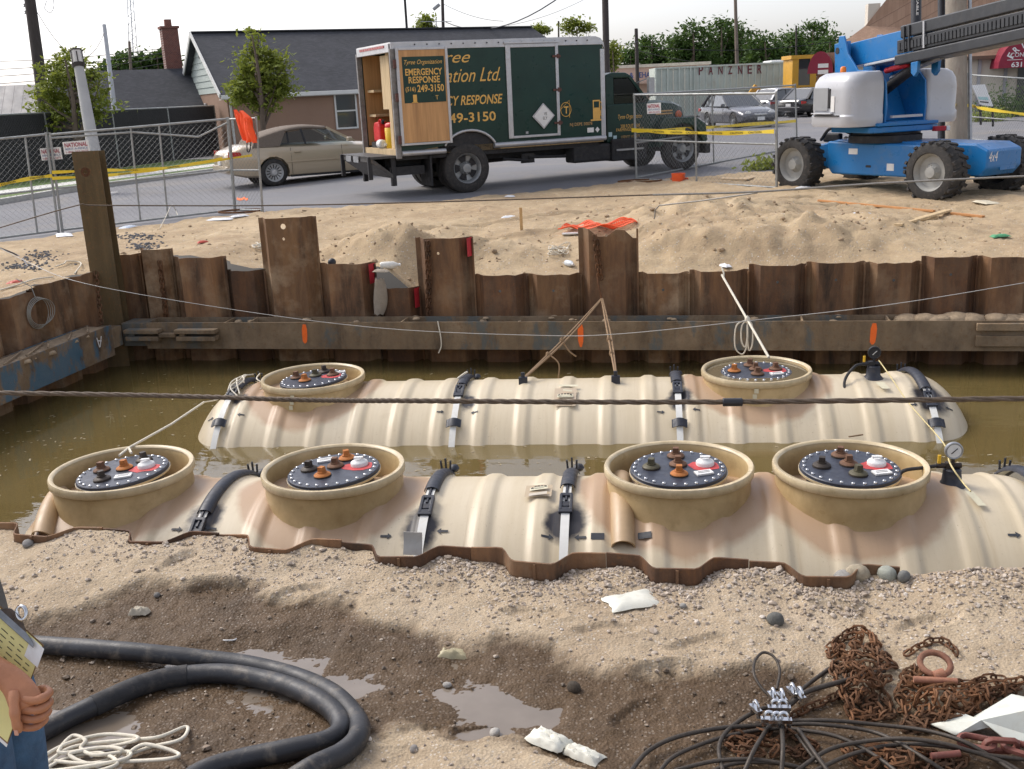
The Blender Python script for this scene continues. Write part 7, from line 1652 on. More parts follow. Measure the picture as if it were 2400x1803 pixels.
# caution tape
TAPE = M('caution_tape', (.82, .60, .04), .45, 0, .06, 12)
def tape(label, pts, w=.07, words=()):
    t = thing('caution_tape', label, 'tape', pts[0]); o_ = Vector(pts[0]); q = [p - o_ for p in curve(pts, 8)]; up = Vector((0, 0, 1)); mb = MB()
    for i, p in enumerate(q):
        k = w * (.5 + .5 * abs(math.cos(i * .37))); mb.v += [tuple(p + up * k / 2), tuple(p - up * k / 2 + Vector((0, .015 * math.sin(i * .5), 0)))]
    mb.f = [(2 * i, 2 * i + 1, 2 * i + 3, 2 * i + 2) for i in range(len(q) - 1)]; obj('ribbon', mb, TAPE, t, smooth=60)
    for f in words:
        i = min(len(q) - 2, int(f * (len(q) - 1))); d = (q[i + 1] - q[i]).normalized(); fn = d.cross(up).normalized(); text(t, 'CAUTION', INK, q[i] + fn * .02, d, fn.cross(d) * -1 if False else up, w * 3.6, w * .42, bold=.02)
    return t
T_ = lambda px, py, o_, n, dd=.05: uplane(px, py, o_, n) + n * dd
tape('yellow caution tape across the panel in front of the truck', [T_(1484, 305, fdo, nD), T_(1560, 309, fdo, nD), T_(1700, 312, fdo, nD), T_(1818, 308, fdo, nD)], .085, (.3, .42, .54, .66, .78, .9))
nE = (fept(1, 0) - fept(0, 0)).cross(Vector((0, 0, 1))).normalized()
if nE.y > 0: nE = -nE
tape('yellow caution tape running back along the street fence', [T_(1488, 307, feo, nE, .04), T_(1600, 303, feo, nE, .04), T_(1750, 292, feo, nE, .04), T_(1862, 284, feo, nE, .04)], .085, (.25, .5))
nA = (fapt(1, 0) - fapt(0, 0)).cross(Vector((0, 0, 1))).normalized()
if nA.y > 0: nA = -nA
tape('yellow caution tape on the leftmost fence panel', [T_(-30, 440, fao, nA), T_(60, 420, fao, nA), T_(120, 412, fao, nA)], .07, (.3, .7))
tape('upper yellow caution tape from the paired posts to the convertible', [T_(122, 404, fbo, nB), T_(240, 399, fbo, nB), T_(330, 398, fbo, nB), T_(430, 388, fbo, nB), T_(520, 371, fbo, nB)], .06, (.45, .7))
tape('lower yellow caution tape from the paired posts to the convertible', [T_(122, 418, fbo, nB), T_(240, 412, fbo, nB), T_(340, 401, fbo, nB), T_(440, 386, fbo, nB), T_(590, 364, fbo, nB)], .06, (.2, .4))
nG = (fgpt(1, 0) - fgpt(0, 0)).cross(Vector((0, 0, 1))).normalized()
if nG.y > 0: nG = -nG
tape('yellow caution tape at the right edge below the leaning sign', [T_(2222, 245, ffo, nG), T_(2280, 248, fgo, nG), T_(2310, 255, fgo, nG), T_(2420, 270, fgo, nG)], .09, (.5,))
# orange safety vest hung on the narrow panel
VEST = M('orange_vest', (.95, .085, .01), .7, 0, .12, 6, bmp=.2)
nC = (fcpt(1, 0) - fcpt(0, 0)).cross(Vector((0, 0, 1))).normalized()
if nC.y > 0: nC = -nC
vs_ = thing('safety_vest', 'bright orange safety vest hanging on the fence post by the convertible', 'vest', fco); vX = Vector((0, 0, 1)).cross(-nC).normalized()
def vp(px, py, dd): return uplane(px, py, fco, nC) + nC * dd - fco
def vestpiece(L_, R_, nm, d0):
    m_ = len(L_); obj(nm, MB().shell(lambda s, t: (lambda i, k: (lambda a, b_: a.lerp(b_, s))(vp(*L_[i], d0).lerp(vp(*L_[min(i + 1, m_ - 1)], d0), k), vp(*R_[i], d0).lerp(vp(*R_[min(i + 1, m_ - 1)], d0), k)) + nC * (.05 * math.sin(math.pi * s) + .02 * math.sin(9 * s + 4 * t)))(min(m_ - 1, int(t * (m_ - 1))), t * (m_ - 1) - min(m_ - 1, int(t * (m_ - 1)))), 8, 4 * (m_ - 1), .012), VEST, vs_, smooth=60, fix=True)
vestpiece([(561, 257), (563, 275), (567, 290), (573, 315), (580, 325)], [(563, 258), (575, 274), (577, 285), (585, 310), (592, 333)], 'left_panel', .08)
vestpiece([(577, 259), (575, 280), (578, 300), (585, 325), (588, 335)], [(580, 260), (600, 278), (602, 300), (612, 325), (605, 330)], 'back_panel', .10); vestpiece([(590, 275), (594, 295), (600, 315), (612, 333)], [(600, 280), (606, 300), (612, 318), (619, 334)], 'right_panel', .15)
obj('tie', MB().tube(curve([vp(587, 332, .08), vp(588, 350, .09), vp(591, 356, .09), vp(595, 350, .09), vp(596, 332, .08)], 5), .012, 5), BLACKP, vs_, smooth=60)
# black slatted privacy fence along the side street
b0, b1 = ug(-60, 450), ug(482, 374); bd2 = (b1 - b0); bl_ = bd2.length; bd2.normalize(); bn = Vector((-bd2.y, bd2.x, 0))
bf = thing('slat_fence', 'tall black slatted privacy fence along the side street on the left', 'fence', b0); SLAT = M('black_slat', (.018, .018, .02), .55, 0, .3, 5); HB = 2.05
mb = MB(); k = 0
while k * .062 < bl_ + 1.2:
    p = bd2 * (k * .062); g_ = G((b0 + p).x, (b0 + p).y) - b0.z; q = p + Vector((0, 0, g_)); mb.bar(q + Vector((0, 0, .12)), q + Vector((0, 0, HB)), .05, .012, up=bn); k += 1
obj('slats', mb, SLAT, bf)['kind'] = 'stuff'
mb = MB(); d = 0
while d < bl_ + 1: 
    for s_ in (1, -1): p = bd2 * d; mb.tube([p + bn * -.03 + Vector((0, 0, .1 if s_ > 0 else HB)), bd2 * (d + 1.9) + bn * -.03 + Vector((0, 0, HB if s_ > 0 else .1))], .004, 3, cap=False)
    d += .11
obj('wire_mesh', mb, M('dark_wire', (.09, .09, .09), .6, .3), bf)['kind'] = 'stuff'
obj('top_rail', MB().cyl((0, 0, HB + .03), bd2 * (bl_ + 1.2) + Vector((0, 0, HB + .03)), .03, n=8), FENCEPIPE, bf, smooth=60)
for i in range(5): p = bd2 * (i * (bl_ + 1.2) / 4); obj('post', MB().cyl(p, p + Vector((0, 0, HB + .05)), .04, n=8), FENCEPIPE, bf, smooth=60)
# ------------------------------------------------------------------ buildings
STUC = M('tan_stucco', (.30, .19, .13), .92, 0, .08, .8, bmp=.25, bscale=60); TRIM = M('white_trim', (.66, .66, .62), .6, 0, .06, 3); SIDG = M('pale_green_siding', (.42, .47, .43), .7, 0, .06, 2)
def shingle(name, lo, hi, sx=3.3, sy=5.5):
    m, nt, b = _mat(name); v = coords(nt, 'Object'); br = N(nt, 'ShaderNodeTexBrick'); L(nt, v, br.inputs['Vector'])
    br.inputs['Color1'].default_value = (*lo, 1); br.inputs['Color2'].default_value = (*hi, 1); br.inputs['Mortar'].default_value = (*[c * .45 for c in lo], 1); br.inputs['Scale'].default_value = 3.2; br.inputs['Mortar Size'].default_value = .012; br.inputs['Bias'].default_value = -.2
    c = mix(nt, .5, br.outputs[0], ramp(nt, nz(nt, v, 1.2, 8, .7), [(.3, lo), (.7, hi)])); L(nt, c, b.inputs['Base Color']); b.inputs['Roughness'].default_value = .95; bump(nt, b, br.outputs['Fac'], .4, .02); return m
SHING = shingle('dark_shingle', (.038, .04, .046), (.075, .078, .088)); SHTAN = shingle('tan_shingle', (.32, .2, .135), (.44, .29, .2))
m, nt, b = _mat('chimney_brick'); v = coords(nt, 'Object'); br = N(nt, 'ShaderNodeTexBrick'); mp_ = N(nt, 'ShaderNodeMapping'); mp_.inputs['Rotation'].default_value = (R(90), 0, 0); L(nt, v, mp_.inputs[0]); L(nt, mp_.outputs[0], br.inputs['Vector']); br.inputs['Scale'].default_value = 5.0; br.inputs['Color1'].default_value = (.20, .065, .045, 1); br.inputs['Color2'].default_value = (.13, .045, .035, 1); br.inputs['Mortar'].default_value = (.27, .2, .17, 1); L(nt, br.outputs[0], b.inputs['Base Color']); b.inputs['Roughness'].default_value = .9; BRICKM = m
hA = ud(545, 350, 42); hA.z = .48; hh = R(33)
hs_ = thing('house', 'long tan bungalow with a dark shingle roof and pale gable siding', 'house', hA, hh)
HL, HDp, EV, RG = 17.2, 8.4, 2.42, 4.85
def bxp(par, nm, mat, a, bev=0.0): return obj(nm, MB().bx(*a), mat, par, bevel=bev)
bxp(hs_, 'wall', STUC, (0, HL, 0, .25, 0, EV)); bxp(hs_, 'wall', STUC, (0, .25, .251, HDp, 0, EV)); bxp(hs_, 'wall', STUC, (.251, HL, HDp - .25, HDp, 0, EV)); bxp(hs_, 'wall', STUC, (HL - .25, HL, .251, HDp - .251, 0, EV))
hy = HDp / 2; ov = .35
def slope(s_, x0, x1, x1r):
    y0 = -ov if s_ > 0 else HDp + ov; z0 = EV - ov * (RG - EV) / hy
    vs = [(x0, y0, z0 + .1), (x1, y0, z0 + .1), (x1r, hy, RG + .1), (x0, hy, RG + .1)]; vs += [(x, y, z - .12) for x, y, z in vs]
    return MB().add(vs, [(0, 1, 2, 3), (7, 6, 5, 4), (0, 4, 5, 1), (1, 5, 6, 2), (2, 6, 7, 3), (3, 7, 4, 0)])
rf_ = obj('roof', slope(1, -.3, HL + .3, HL - 1.2), SHING, hs_, fix=True); obj('roof', slope(-1, -.3, HL + .3, HL - 1.2), SHING, hs_, fix=True)
obj('ridge_cap', MB().bar((-.3, hy, RG + .12), (HL - 1.2, hy, RG + .12), .3, .05), SHING, rf_)
nb = 9
for i in range(nb):
    z0 = EV + (RG - EV - .08) * i / nb; z1 = EV + (RG - EV - .08) * (i + 1) / nb; w0 = hy * (RG - z0) / (RG - EV) - .05; w1 = hy * (RG - z1) / (RG - EV) - .05
    vs = [(-.03, hy - w0, z0), (-.03, hy + w0, z0), (.0, hy + w1, z1), (.0, hy - w1, z1)]; vs += [(.06, y, z) for x, y, z in vs]
    obj('siding_board', MB().add(vs, [(3, 2, 1, 0), (4, 5, 6, 7), (0, 1, 5, 4), (1, 2, 6, 5), (2, 3, 7, 6), (3, 0, 4, 7)]), SIDG, hs_, fix=True)
bxp(hs_, 'gable_vent', UNDER, (-.05, -.005, hy - .2, hy + .2, RG - .95, RG - .5))
for s_ in (-1, 1): obj('bargeboard', MB().bar((-.33, hy + s_ * (hy + ov), EV - ov * (RG - EV) / hy + .05), (-.33, hy, RG + .05), .05, .2, up=(0, 0, 1)), TRIM, hs_)
gt = obj('gutter', MB().bx(-.3, HL + .3, -ov - .12, -ov - .005, EV - .28, EV - .12), TRIM, hs_, bevel=.02); bxp(hs_, 'soffit', TRIM, (-.3, HL + .3, -ov, 0, EV - .3, EV - .27))
obj('downpipe', MB().tube([(.1, -ov - .06, EV - .25), (.1, -.08, EV - .5), (.1, -.08, .1)], .05, 8), TRIM, hs_, smooth=60)
def window(par, x0, x1, z0, z1, y=0.0):
    w = obj('window', MB().bx(x0, x1, y - .03, y - .002, z0, z1), DGLASS, par)
    for a in ((x0 - .07, x0, z0 - .07, z1 + .07), (x1, x1 + .07, z0 - .07, z1 + .07), (x0 + .001, x1 - .001, z1, z1 + .07), (x0 + .001, x1 - .001, z0 - .07, z0), (x0 + .001, x1 - .001, (z0 + z1) / 2 - .03, (z0 + z1) / 2 + .03)): obj('window_frame', MB().bx(a[0], a[1], y - .06, y - .004, a[2], a[3]), TRIM, w)
    return w
def hloc(px, py): p = uplane(px, py, hA, Vector((-math.sin(hh), math.cos(hh), 0))) - hA; return p.x * math.cos(hh) + p.y * math.sin(hh), p.z
w0, w1 = hloc(785, 222), hloc(836, 297); window(hs_, w0[0], w1[0], w1[1], w0[1]); window(hs_, w0[0] + 4.2, w1[0] + 4.2, w1[1], w0[1])
# chimney and low wing
def hworld(x, y, z): return hA + Vector((x * math.cos(hh) - y * math.sin(hh), x * math.sin(hh) + y * math.cos(hh), z))
ch_ = obj('chimney', MB().bx(-.95, -.25, 7.3, 8.0, 0, 5.35), BRICKM, hs_); obj('chimney_cap', MB().bx(-1.01, -.19, 7.24, 8.06, 5.351, 5.45).bx(-.74, -.46, 7.5, 7.8, 5.451, 5.75), BRICKM, ch_)
AX0, AY0, AY1, AE, AR = -5.6, 5.0, 9.6, 2.1, 3.55; ay = (AY0 + AY1) / 2
bxp(hs_, 'wing_wall', STUC, (AX0, -.01, AY0, AY0 + .2, 0, AE)); bxp(hs_, 'wing_wall', STUC, (AX0, AX0 + .2, AY0 + .201, AY1, 0, AE))
z0 = AE - .3 * (AR - AE) / (ay - AY0)
vs = [(AX0 - .25, AY0 - .3, z0 + .08), (-.005, AY0 - .3, z0 + .08), (-.005, ay, AR + .08), (AX0 - .25, ay, AR + .08)]; vs += [(x, y, z - .1) for x, y, z in vs]
obj('wing_roof', MB().add(vs, [(0, 1, 2, 3), (7, 6, 5, 4), (0, 4, 5, 1), (1, 5, 6, 2), (2, 6, 7, 3), (3, 7, 4, 0)]), SHING, hs_, fix=True)
vs = [(AX0 - .25, AY1 + .3, z0 + .08), (-.005, AY1 + .3, z0 + .08), (-.005, ay, AR + .08), (AX0 - .25, ay, AR + .08)]; vs += [(x, y, z - .1) for x, y, z in vs]
obj('wing_roof', MB().add(vs, [(0, 1, 2, 3), (7, 6, 5, 4), (0, 4, 5, 1), (1, 5, 6, 2), (2, 6, 7, 3), (3, 7, 4, 0)]), SHING, hs_, fix=True)
obj('wing_gutter', MB().bx(AX0 - .25, -.04, AY0 - .42, AY0 - .305, z0 - .12, z0 + .06), TRIM, hs_, bevel=.02)
for i in range(6):
    za = AE + (AR - AE) * i / 6; zb_ = AE + (AR - AE) * (i + 1) / 6; wa = (ay - AY0) * (AR - za) / (AR - AE); wb_ = (ay - AY0) * (AR - zb_) / (AR - AE)
    obj('siding_board', MB().add([(AX0 - .03, ay - wa, za), (AX0 - .03, ay + wa, za), (AX0, ay + wb_, zb_), (AX0, ay - wb_, zb_)], [(3, 2, 1, 0)]), SIDG, hs_)
for s_ in (-1, 1): obj('bargeboard', MB().bar((AX0 - .28, ay + s_ * (ay - AY0 + .3), z0 + .03), (AX0 - .28, ay, AR + .05), .04, .16), TRIM, hs_)
obj('downpipe', MB().tube([(AX0 + .5, AY0 - .36, z0), (AX0 + .5, AY0 - .06, z0 - .3), (AX0 + .5, AY0 - .06, 0)], .05, 8), TRIM, hs_, smooth=60)
obj('wall_lamp', MB().box((-.08, 3.6, 1.75), (.12, .2, .16)).box((-.06, 4.1, 1.9), (.1, .25, .3)), M('lamp_housing', (.5, .48, .46), .4, .3), hs_, bevel=.03); obj('mast', MB().cyl((9.5, hy, RG), (9.5, hy, RG + 2.6), .06, n=8), UNDER, hs_)
obj('aerial', MB().cyl((11.2, hy + .5, RG - .3), (11.2, hy + .5, RG + .55), .025, n=6).bar((10.4, hy + .5, RG + .45), (12.0, hy + .5, RG + .45), .03, .03), STEEL, hs_)
# grey shed far left
sA = ud(-60, 300, 46); sA.z = .4; shd = thing('metal_shed', 'grey corrugated shed roof behind the black fence at the far left', 'shed', sA, R(20)); SHM = M('weathered_metal', (.33, .32, .31), .6, .3, .2, .7, dirt=.5, dcol=(.22, .19, .16), stretch=(1, 1, .3))
bxp(shd, 'wall', M('shed_wall', (.2, .22, .26), .8), (0, 2.6, .3, 5, 0, 1.6)); bxp(shd, 'window', DGLASS, (.4, 2.0, .26, .3, .5, 1.2))
for i in range(8):
    x0_ = -.6 + .41 * i; obj('roof_panel', MB().add([(x0_, -.2, 1.45), (x0_ + .40, -.2, 1.45), (x0_ + .40, 2.6, 3.35), (x0_, 2.6, 3.35)], [(0, 1, 2, 3)]), SHM, shd).modifiers.new('t', 'SOLIDIFY').thickness = .04
bxp(shd, 'eave_board', UNDER, (-.6, 2.68, -.24, -.18, 1.28, 1.44))
sB = ud(225, 300, 60); sB.z = .4; lw = thing('low_building', 'low pale building glimpsed behind the left street tree', 'building', sB, R(25)); bxp(lw, 'wall', M('peach_wall', (.55, .42, .3), .9, 0, .06, 1), (-7.5, 1.0, 0, 4, 0, 2.4)); bxp(lw, 'wall', M('white_wall', (.6, .61, .63), .8, 0, .06, 1), (1.01, 5.5, -.3, 4, 0, 1.7)); bxp(lw, 'roof', UNDER, (-7.7, 1.2, -.2, 4.2, 2.4, 2.6))
# pink shop with lettering, containers
kA = ud(1420, 262, 66); kA.z = .45; pk = thing('clinic_building', 'pale pink flat roofed clinic behind the truck cab', 'building', kA, R(10)); PINKW = M('pink_render', (.62, .43, .34), .85, 0, .06, .6); KZ = 3.1
bxp(pk, 'wall', PINKW, (-.4, 6.6, 0, 6, 0, KZ)); bxp(pk, 'parapet', M('cream_trim', (.7, .62, .5), .8), (-.5, 6.7, -.1, 6.1, KZ, KZ + .18)); obj('canopy', MB().prism([(0, KZ - .75), (-.5, KZ - .85), (-.5, KZ - .98), (0, KZ - .98)], (-.4, 0, 0), (0, 1, 0), EZ, (7, 0, 0)), PINKW, pk, fix=True)
text(pk, '& REHABILITATION', BLUEI, (3.2, -.012, KZ - .45), EX, EZ, 3.3, .34, bold=.02)
for x in (1.0, 3.0, 4.9): window(pk, x, x + .9, .9, 1.9)
GRNC = M('pale_green_steel', (.52, .58, .52), .55, .1, .1, .8, dirt=.5, dcol=(.4, .36, .28))
cA = ud(1536, 256, 62); cA.z = .45; cH = R(7)
ct = thing('shipping_container', 'long pale green steel container with faded maroon capital letters', 'container', cA, cH); CL, CHt = 15.2, 2.95
bxp(ct, 'body', GRNC, (0, CL, .1, 2.5, .15, CHt)); RIBM = GRNC
for i in range(36): bxp(ct, 'rib', GRNC, (2.3 + i * .36, 2.3 + i * .36 + .07, .02, .1, .2, CHt - .1))
for z in (CHt - .08, .15, 1.45): bxp(ct, 'rail', GRNC, (0, CL, .0, .099, z, z + .1))
for i in range(4): bxp(ct, 'door_post', GRNC, (.02 + .68 * i, .10 + .68 * i, -.03, .1, .16, CHt - .01))
for i in range(3): bxp(ct, 'locking_bar', M('cream_steel', (.6, .6, .5), .6), (.35 + .68 * i, .41 + .68 * i, -.06, -.031, .3, CHt - .1))
MRN = M('faded_maroon', (.16, .05, .055), .8, 0, .3, 3)
for k, l in enumerate('PANZNER'):
    px = 1643 + 22.9 * k; p = uplane(px, 165.5 - .55 * k, cA, Vector((-math.sin(cH), math.cos(cH), 0))) - cA; x = p.x * math.cos(cH) + p.y * math.sin(cH); text(ct, l, MRN, (x, .012, p.z), EX, EZ, .26, .5, bold=.02)
# yellow loader behind the grey lift cover and an excavator arm
YELM = M('machine_yellow', (.62, .33, .03), .5, 0, .12, 2, dirt=.3)
lA = ud(1855, 250, 58); lA.z = .45; ld = thing('wheel_loader', 'yellow wheel loader cab beside the grey lift cover', 'loader', lA, R(10))
bxp(ld, 'cab', YELM, (0, .35, 0, 1.6, .8, 3.0)); bxp(ld, 'cab', YELM, (1.0, 1.35, 0, 1.6, .8, 3.0)); bxp(ld, 'cab_roof', YELM, (-.1, 2.6, -.05, 1.65, 3.0, 3.2)); bxp(ld, 'cab_glass', DGLASS, (.351, .999, .03, 1.55, 1.6, 3.0)); bxp(ld, 'cab_base', YELM, (.351, .999, 0, 1.6, .8, 1.6)); bxp(ld, 'engine_cover', YELM, (1.4, 3.2, .0, 1.6, .9, 2.0), .1); bxp(ld, 'cab_glass', DGLASS, (1.4, 2.4, .05, 1.5, 2.05, 2.95))
for x in (.3, 2.6): wheel(ld, (x, -.1, .65), .65, .4, YELM, 0)
eA = ud(1767, 240, 60); eA.z = .45; ea = thing('excavator_arm', 'orange yellow excavator arm in front of the pale green container', 'excavator', eA, R(10)); obj('boom', MB().bar((0, 0, .3), (.15, 0, 1.6), .25, .3).bar((.15, 0, 1.55), (.7, 0, .75), .22, .25).bar((-.3, 0, 1.2), (.1, 0, 1.7), .2, .2), YELM, ea); obj('bucket', MB().prism([(0, 0), (.5, 0), (.6, .4), (.1, .5)], (.4, -.3, .2), EX, EZ, (0, .6, 0)), YELM, ea, fix=True); bxp(ea, 'track_base', UNDER, (-.6, .7, -.4, .4, -.0, .35))
# white truck cab seen behind the loader
vA = ud(1840, 228, 63); vA.z = .45; vt = thing('white_truck', 'white truck body partly hidden by the yellow loader', 'truck', vA, R(8)); bxp(vt, 'body', WHITEP, (-.9, 1.3, 0, 2, 1.0, 3.1), .1); bxp(vt, 'windscreen', DGLASS, (-.7, 1.1, -.02, -.001, 1.9, 2.6)); bxp(vt, 'bumper', UNDER, (-.9, 1.3, -.1, -.021, .6, 1.0))
# low wall of soil and debris in front of the containers
# tan roofed shops on the right with round maroon awnings
rA = ud(1990, 255, 44); rA.z = .45; rs_ = thing('shop_building', 'pale shop building with a tall tan shingle mansard roof at the right', 'building', rA, R(-2)); CREAM = M('cream_wall', (.62, .56, .47), .85, 0, .06, 1)
bxp(rs_, 'wall', CREAM, (0, 16, 1.0, 7, 0, 2.55))
obj('roof', MB().add([(-.2, .7, 2.5), (16, .7, 2.5), (16, 2.2, 6.6), (3.4, 2.2, 5.3), (1.9, 2.2, 5.25), (.9, 2.2, 4.0), (-.2, 1.3, 3.3), (16, 7, 6.6), (3.4, 7, 5.3)], [(0, 1, 2, 3, 4, 5, 6), (3, 2, 7, 8)]), SHTAN, rs_, fix=True).modifiers.new('t', 'SOLIDIFY').thickness = .1
obj('eave', MB().bx(-.2, 16, .62, .95, 2.36, 2.5), M('brown_fascia', (.14, .09, .06), .7), rs_); bxp(rs_, 'vent_box', CREAM, (1.0, 1.5, 2.3, 3.0, 3.6, 4.9))
for x in (5.3, 6.35): bxp(rs_, 'pilaster', M('grey_pilaster', (.35, .35, .37), .7), (x, x + .12, .9, 1.0, 0, 2.36))
bxp(rs_, 'shop_window', DGLASS, (6.9, 13, .95, .999, .2, 2.1)); bxp(rs_, 'shop_door', DGLASS, (3.2, 4.4, .95, .999, .1, 2.0))
AWN = M('maroon_awning', (.24, .012, .035), .6, 0, .1, 2)
def awning(par, x, z, r, d, label, nm='awning'):
    prof = [(x + r * math.cos(t), z + r * .95 * math.sin(t)) for t in [R(180 - 12 * i) for i in range(16)]]
    a = obj(nm, MB().prism(prof, (0, 1.0 - d, 0), EX, EZ, (0, d, 0)), AWN, par, fix=True); part(a, label); return a
rl = lambda px, py, yy: (lambda p: (p.x, p.z))(Matrix.Rotation(R(2), 3, 'Z') @ (uplane(px, py, rA + Vector((0, yy, 0)), Vector((-math.sin(R(-2)), math.cos(R(-2)), 0))) - rA))
ax_, az_ = rl(2420, 157, -.2); awning(rs_, ax_, az_, 1.32, 1.2, 'round maroon awning with white lettering'); WL = WHITEP
for k, l in enumerate('FRIENDLY'):
    t = R(152 - 17.5 * k); rr_ = .98; e1 = (math.sin(t), 0, -math.cos(t)); e2 = (math.cos(t), 0, math.sin(t)); text(rs_, l, WL, (ax_ + rr_ * math.cos(t), -.212, az_ + .05 + rr_ * .93 * math.sin(t)), e1, e2, .17 if l != 'I' else .05, .27, bold=.02)
text(rs_, 'FOR', WL, (ax_, -.212, az_ + .72), EX, EZ, .55, .12); text(rs_, 'CONSTRUCTION', WL, (ax_, -.212, az_ + .5), EX, EZ, 1.75, .17); text(rs_, 'Co. Inc.', WL, (ax_, -.212, az_ + .3), EX, EZ, .55, .13); text(rs_, '631 277-5600', WL, (ax_ + .05, -.212, az_ + .12), EX, EZ, 1.75, .2, bold=.02)
bxp(rs_, 'awning_line', WL, (ax_ - 1.0, ax_ - .42, -.212, -.208, az_ + .3, az_ + .32))
sm_ = ud(1922, 172, 47); a2 = thing('round_awning', 'small round maroon awning behind the orange beacon', 'awning', (sm_.x, sm_.y, sm_.z), R(-12)); prof = [(.5 * math.cos(t), .95 * math.sin(t)) for t in [R(180 - 15 * i) for i in range(13)]]
obj('hood', MB().prism(prof, (0, 0, 0), (1.1, 0, 0), EZ, (0, 1.4, 0)), AWN, a2, fix=True); obj('back_wall', MB().bx(-.2, 1.6, 1.41, 1.5, -2.2, .9), SHTAN, a2)
for z, bd3 in ((.32, 'PHOTOS'), (.05, 'VIDEO')): obj('letter_panel', MB().bx(-.1, .35, -.012, -.002, z - .09, z + .09), WHITEP, a2)
# leaning white sign board and shrub
sp_ = ug(2312, 268); sgb = thing('leaning_sign', 'white sign board leaning on a post at the right', 'sign', sp_, R(-5)); q = [ud(2277, 200, 32) - sp_, ud(2306, 198, 32) - sp_, ud(2326, 250, 32) - sp_, ud(2297, 246, 32) - sp_]
rz_ = Matrix.Rotation(R(5), 3, 'Z'); q = [rz_ @ p for p in q]; mb = MB(); mb.add([tuple(p) for p in q] + [tuple(p + Vector((.05, .1, 0))) for p in q], [(0, 1, 2, 3), (7, 6, 5, 4), (0, 4, 5, 1), (1, 5, 6, 2), (2, 6, 7, 3), (3, 7, 4, 0)]); obj('board', mb, WHITEP, sgb, fix=True)
obj('print_band', MB().add([tuple(q[3].lerp(q[0], a).lerp(q[2].lerp(q[1], a), b_) + Vector((0, -.012, 0))) for a, b_ in ((.14, .1), (.14, .8), (.2, .8), (.2, .1))], [(0, 1, 2, 3)]), INK, sgb); obj('print_band', MB().add([tuple(q[3].lerp(q[0], a).lerp(q[2].lerp(q[1], a), b_) + Vector((0, -.012, 0))) for a, b_ in ((.28, .1), (.28, .9), (.42, .9), (.42, .1))], [(0, 1, 2, 3)]), M('pale_teal_print', (.35, .55, .55), .6), sgb)
obj('stand', MB().bar(q[3], q[3] + Vector((.15, .4, -.6)), .06, .06).bar(q[2], q[2] + Vector((.15, .4, -.6)), .06, .06), UNDER, sgb)
# ------------------------------------------------------------------ trees, poles, wires, litter
def leafmat(name, lo, hi, tr=.35):
    m = bpy.data.materials.new(name); m.use_nodes = True; nt = m.node_tree; b = nt.nodes['Principled BSDF']; out = nt.nodes['Material Output']; v = coords(nt, 'Position')
    c = ramp(nt, nz(nt, v, 1.7, 6, .7), [(.3, lo), (.7, hi)]); L(nt, c, b.inputs['Base Color']); b.inputs['Roughness'].default_value = .65; b.inputs['Specular IOR Level'].default_value = .25
    t = N(nt, 'ShaderNodeBsdfTranslucent'); L(nt, mix(nt, .5, c, (hi[0] * 1.5, hi[1] * 1.4, hi[2])), t.inputs['Color']); mx = N(nt, 'ShaderNodeMixShader'); mx.inputs[0].default_value = tr; L(nt, b.outputs[0], mx.inputs[1]); L(nt, t.outputs[0], mx.inputs[2]); L(nt, mx.outputs[0], out.inputs['Surface']); return m
LEAFA = leafmat('street_leaf', (.13, .175, .025), (.25, .29, .06)); LEAFB = leafmat('dark_leaf', (.03, .075, .015), (.085, .14, .035), .3); BARK = M('bark', (.12, .09, .065), .9, 0, .3, 8, bmp=.5)
def tree(label, base, h, blobs, leaf, n, lm, trunk_r=.1, seed=0, limbs=9, group=None, name='tree', clump=.28):
    """blobs: (dx, dy, z, rx, ry, rz) ellipsoids filled with leaf clumps"""
    r = random.Random(seed); t = thing(name, label, 'tree', base, 0, group); mb = MB(); top = max(b_[2] for b_ in blobs)
    mb.tube(curve([(0, 0, -.1), (r.uniform(-.05, .05), 0, h * .3), (r.uniform(-.1, .1), 0, h * .6), (0, 0, h * .9)], 4), [trunk_r * (1.15 - .95 * i / 12) for i in range(13)], 8)
    for i in range(limbs):
        b_ = blobs[i % len(blobs)]; z0 = h * r.uniform(.25, .65); a = r.random() * 6.28; e = Vector((b_[0] + b_[3] * .7 * math.cos(a), b_[1] + b_[4] * .7 * math.sin(a), b_[2] + b_[5] * r.uniform(-.2, .6)))
        s0 = Vector((0, 0, z0)); mb.tube(curve([s0, s0.lerp(e, .5) + Vector((0, 0, -.1)), e], 4), [trunk_r * .45 * (1 - .9 * k / 8) for k in range(9)], 5)
    obj('trunk', mb, BARK, t, smooth=60)
    cr = MB(); vol = sum(b_[3] * b_[4] * b_[5] for b_ in blobs)
    for b_ in blobs:
        k = int(n * b_[3] * b_[4] * b_[5] / vol); nc = max(8, k // 26)
        for c in range(nc):
            while True:
                d = Vector((r.uniform(-1, 1), r.uniform(-1, 1), r.uniform(-1, 1)))
                if .2 < d.length < 1: break
            if d.length < .6 and r.random() < .55: d = d.normalized() * r.uniform(.6, 1.05)
            cc = Vector((b_[0] + d.x * b_[3], b_[1] + d.y * b_[4], b_[2] + d.z * b_[5])); cs = clump * r.uniform(.6, 1.4)
            for q in range(k // nc):
                p = cc + Vector((r.gauss(0, cs), r.gauss(0, cs), r.gauss(0, cs * .6))) * .6
                s = leaf * r.uniform(.6, 1.3); ax = Vector((r.gauss(0, 1), r.gauss(0, 1), r.gauss(0, .7))).normalized(); nn = Vector((r.gauss(0, .6), r.gauss(0, .6), 1)).normalized(); sd = ax.cross(nn).normalized(); 
                cr.add([p - ax * s, p + sd * s * .5, p + ax * s, p - sd * s * .5], [(0, 1, 2, 3)])
    obj('crown', cr, lm, t); return t
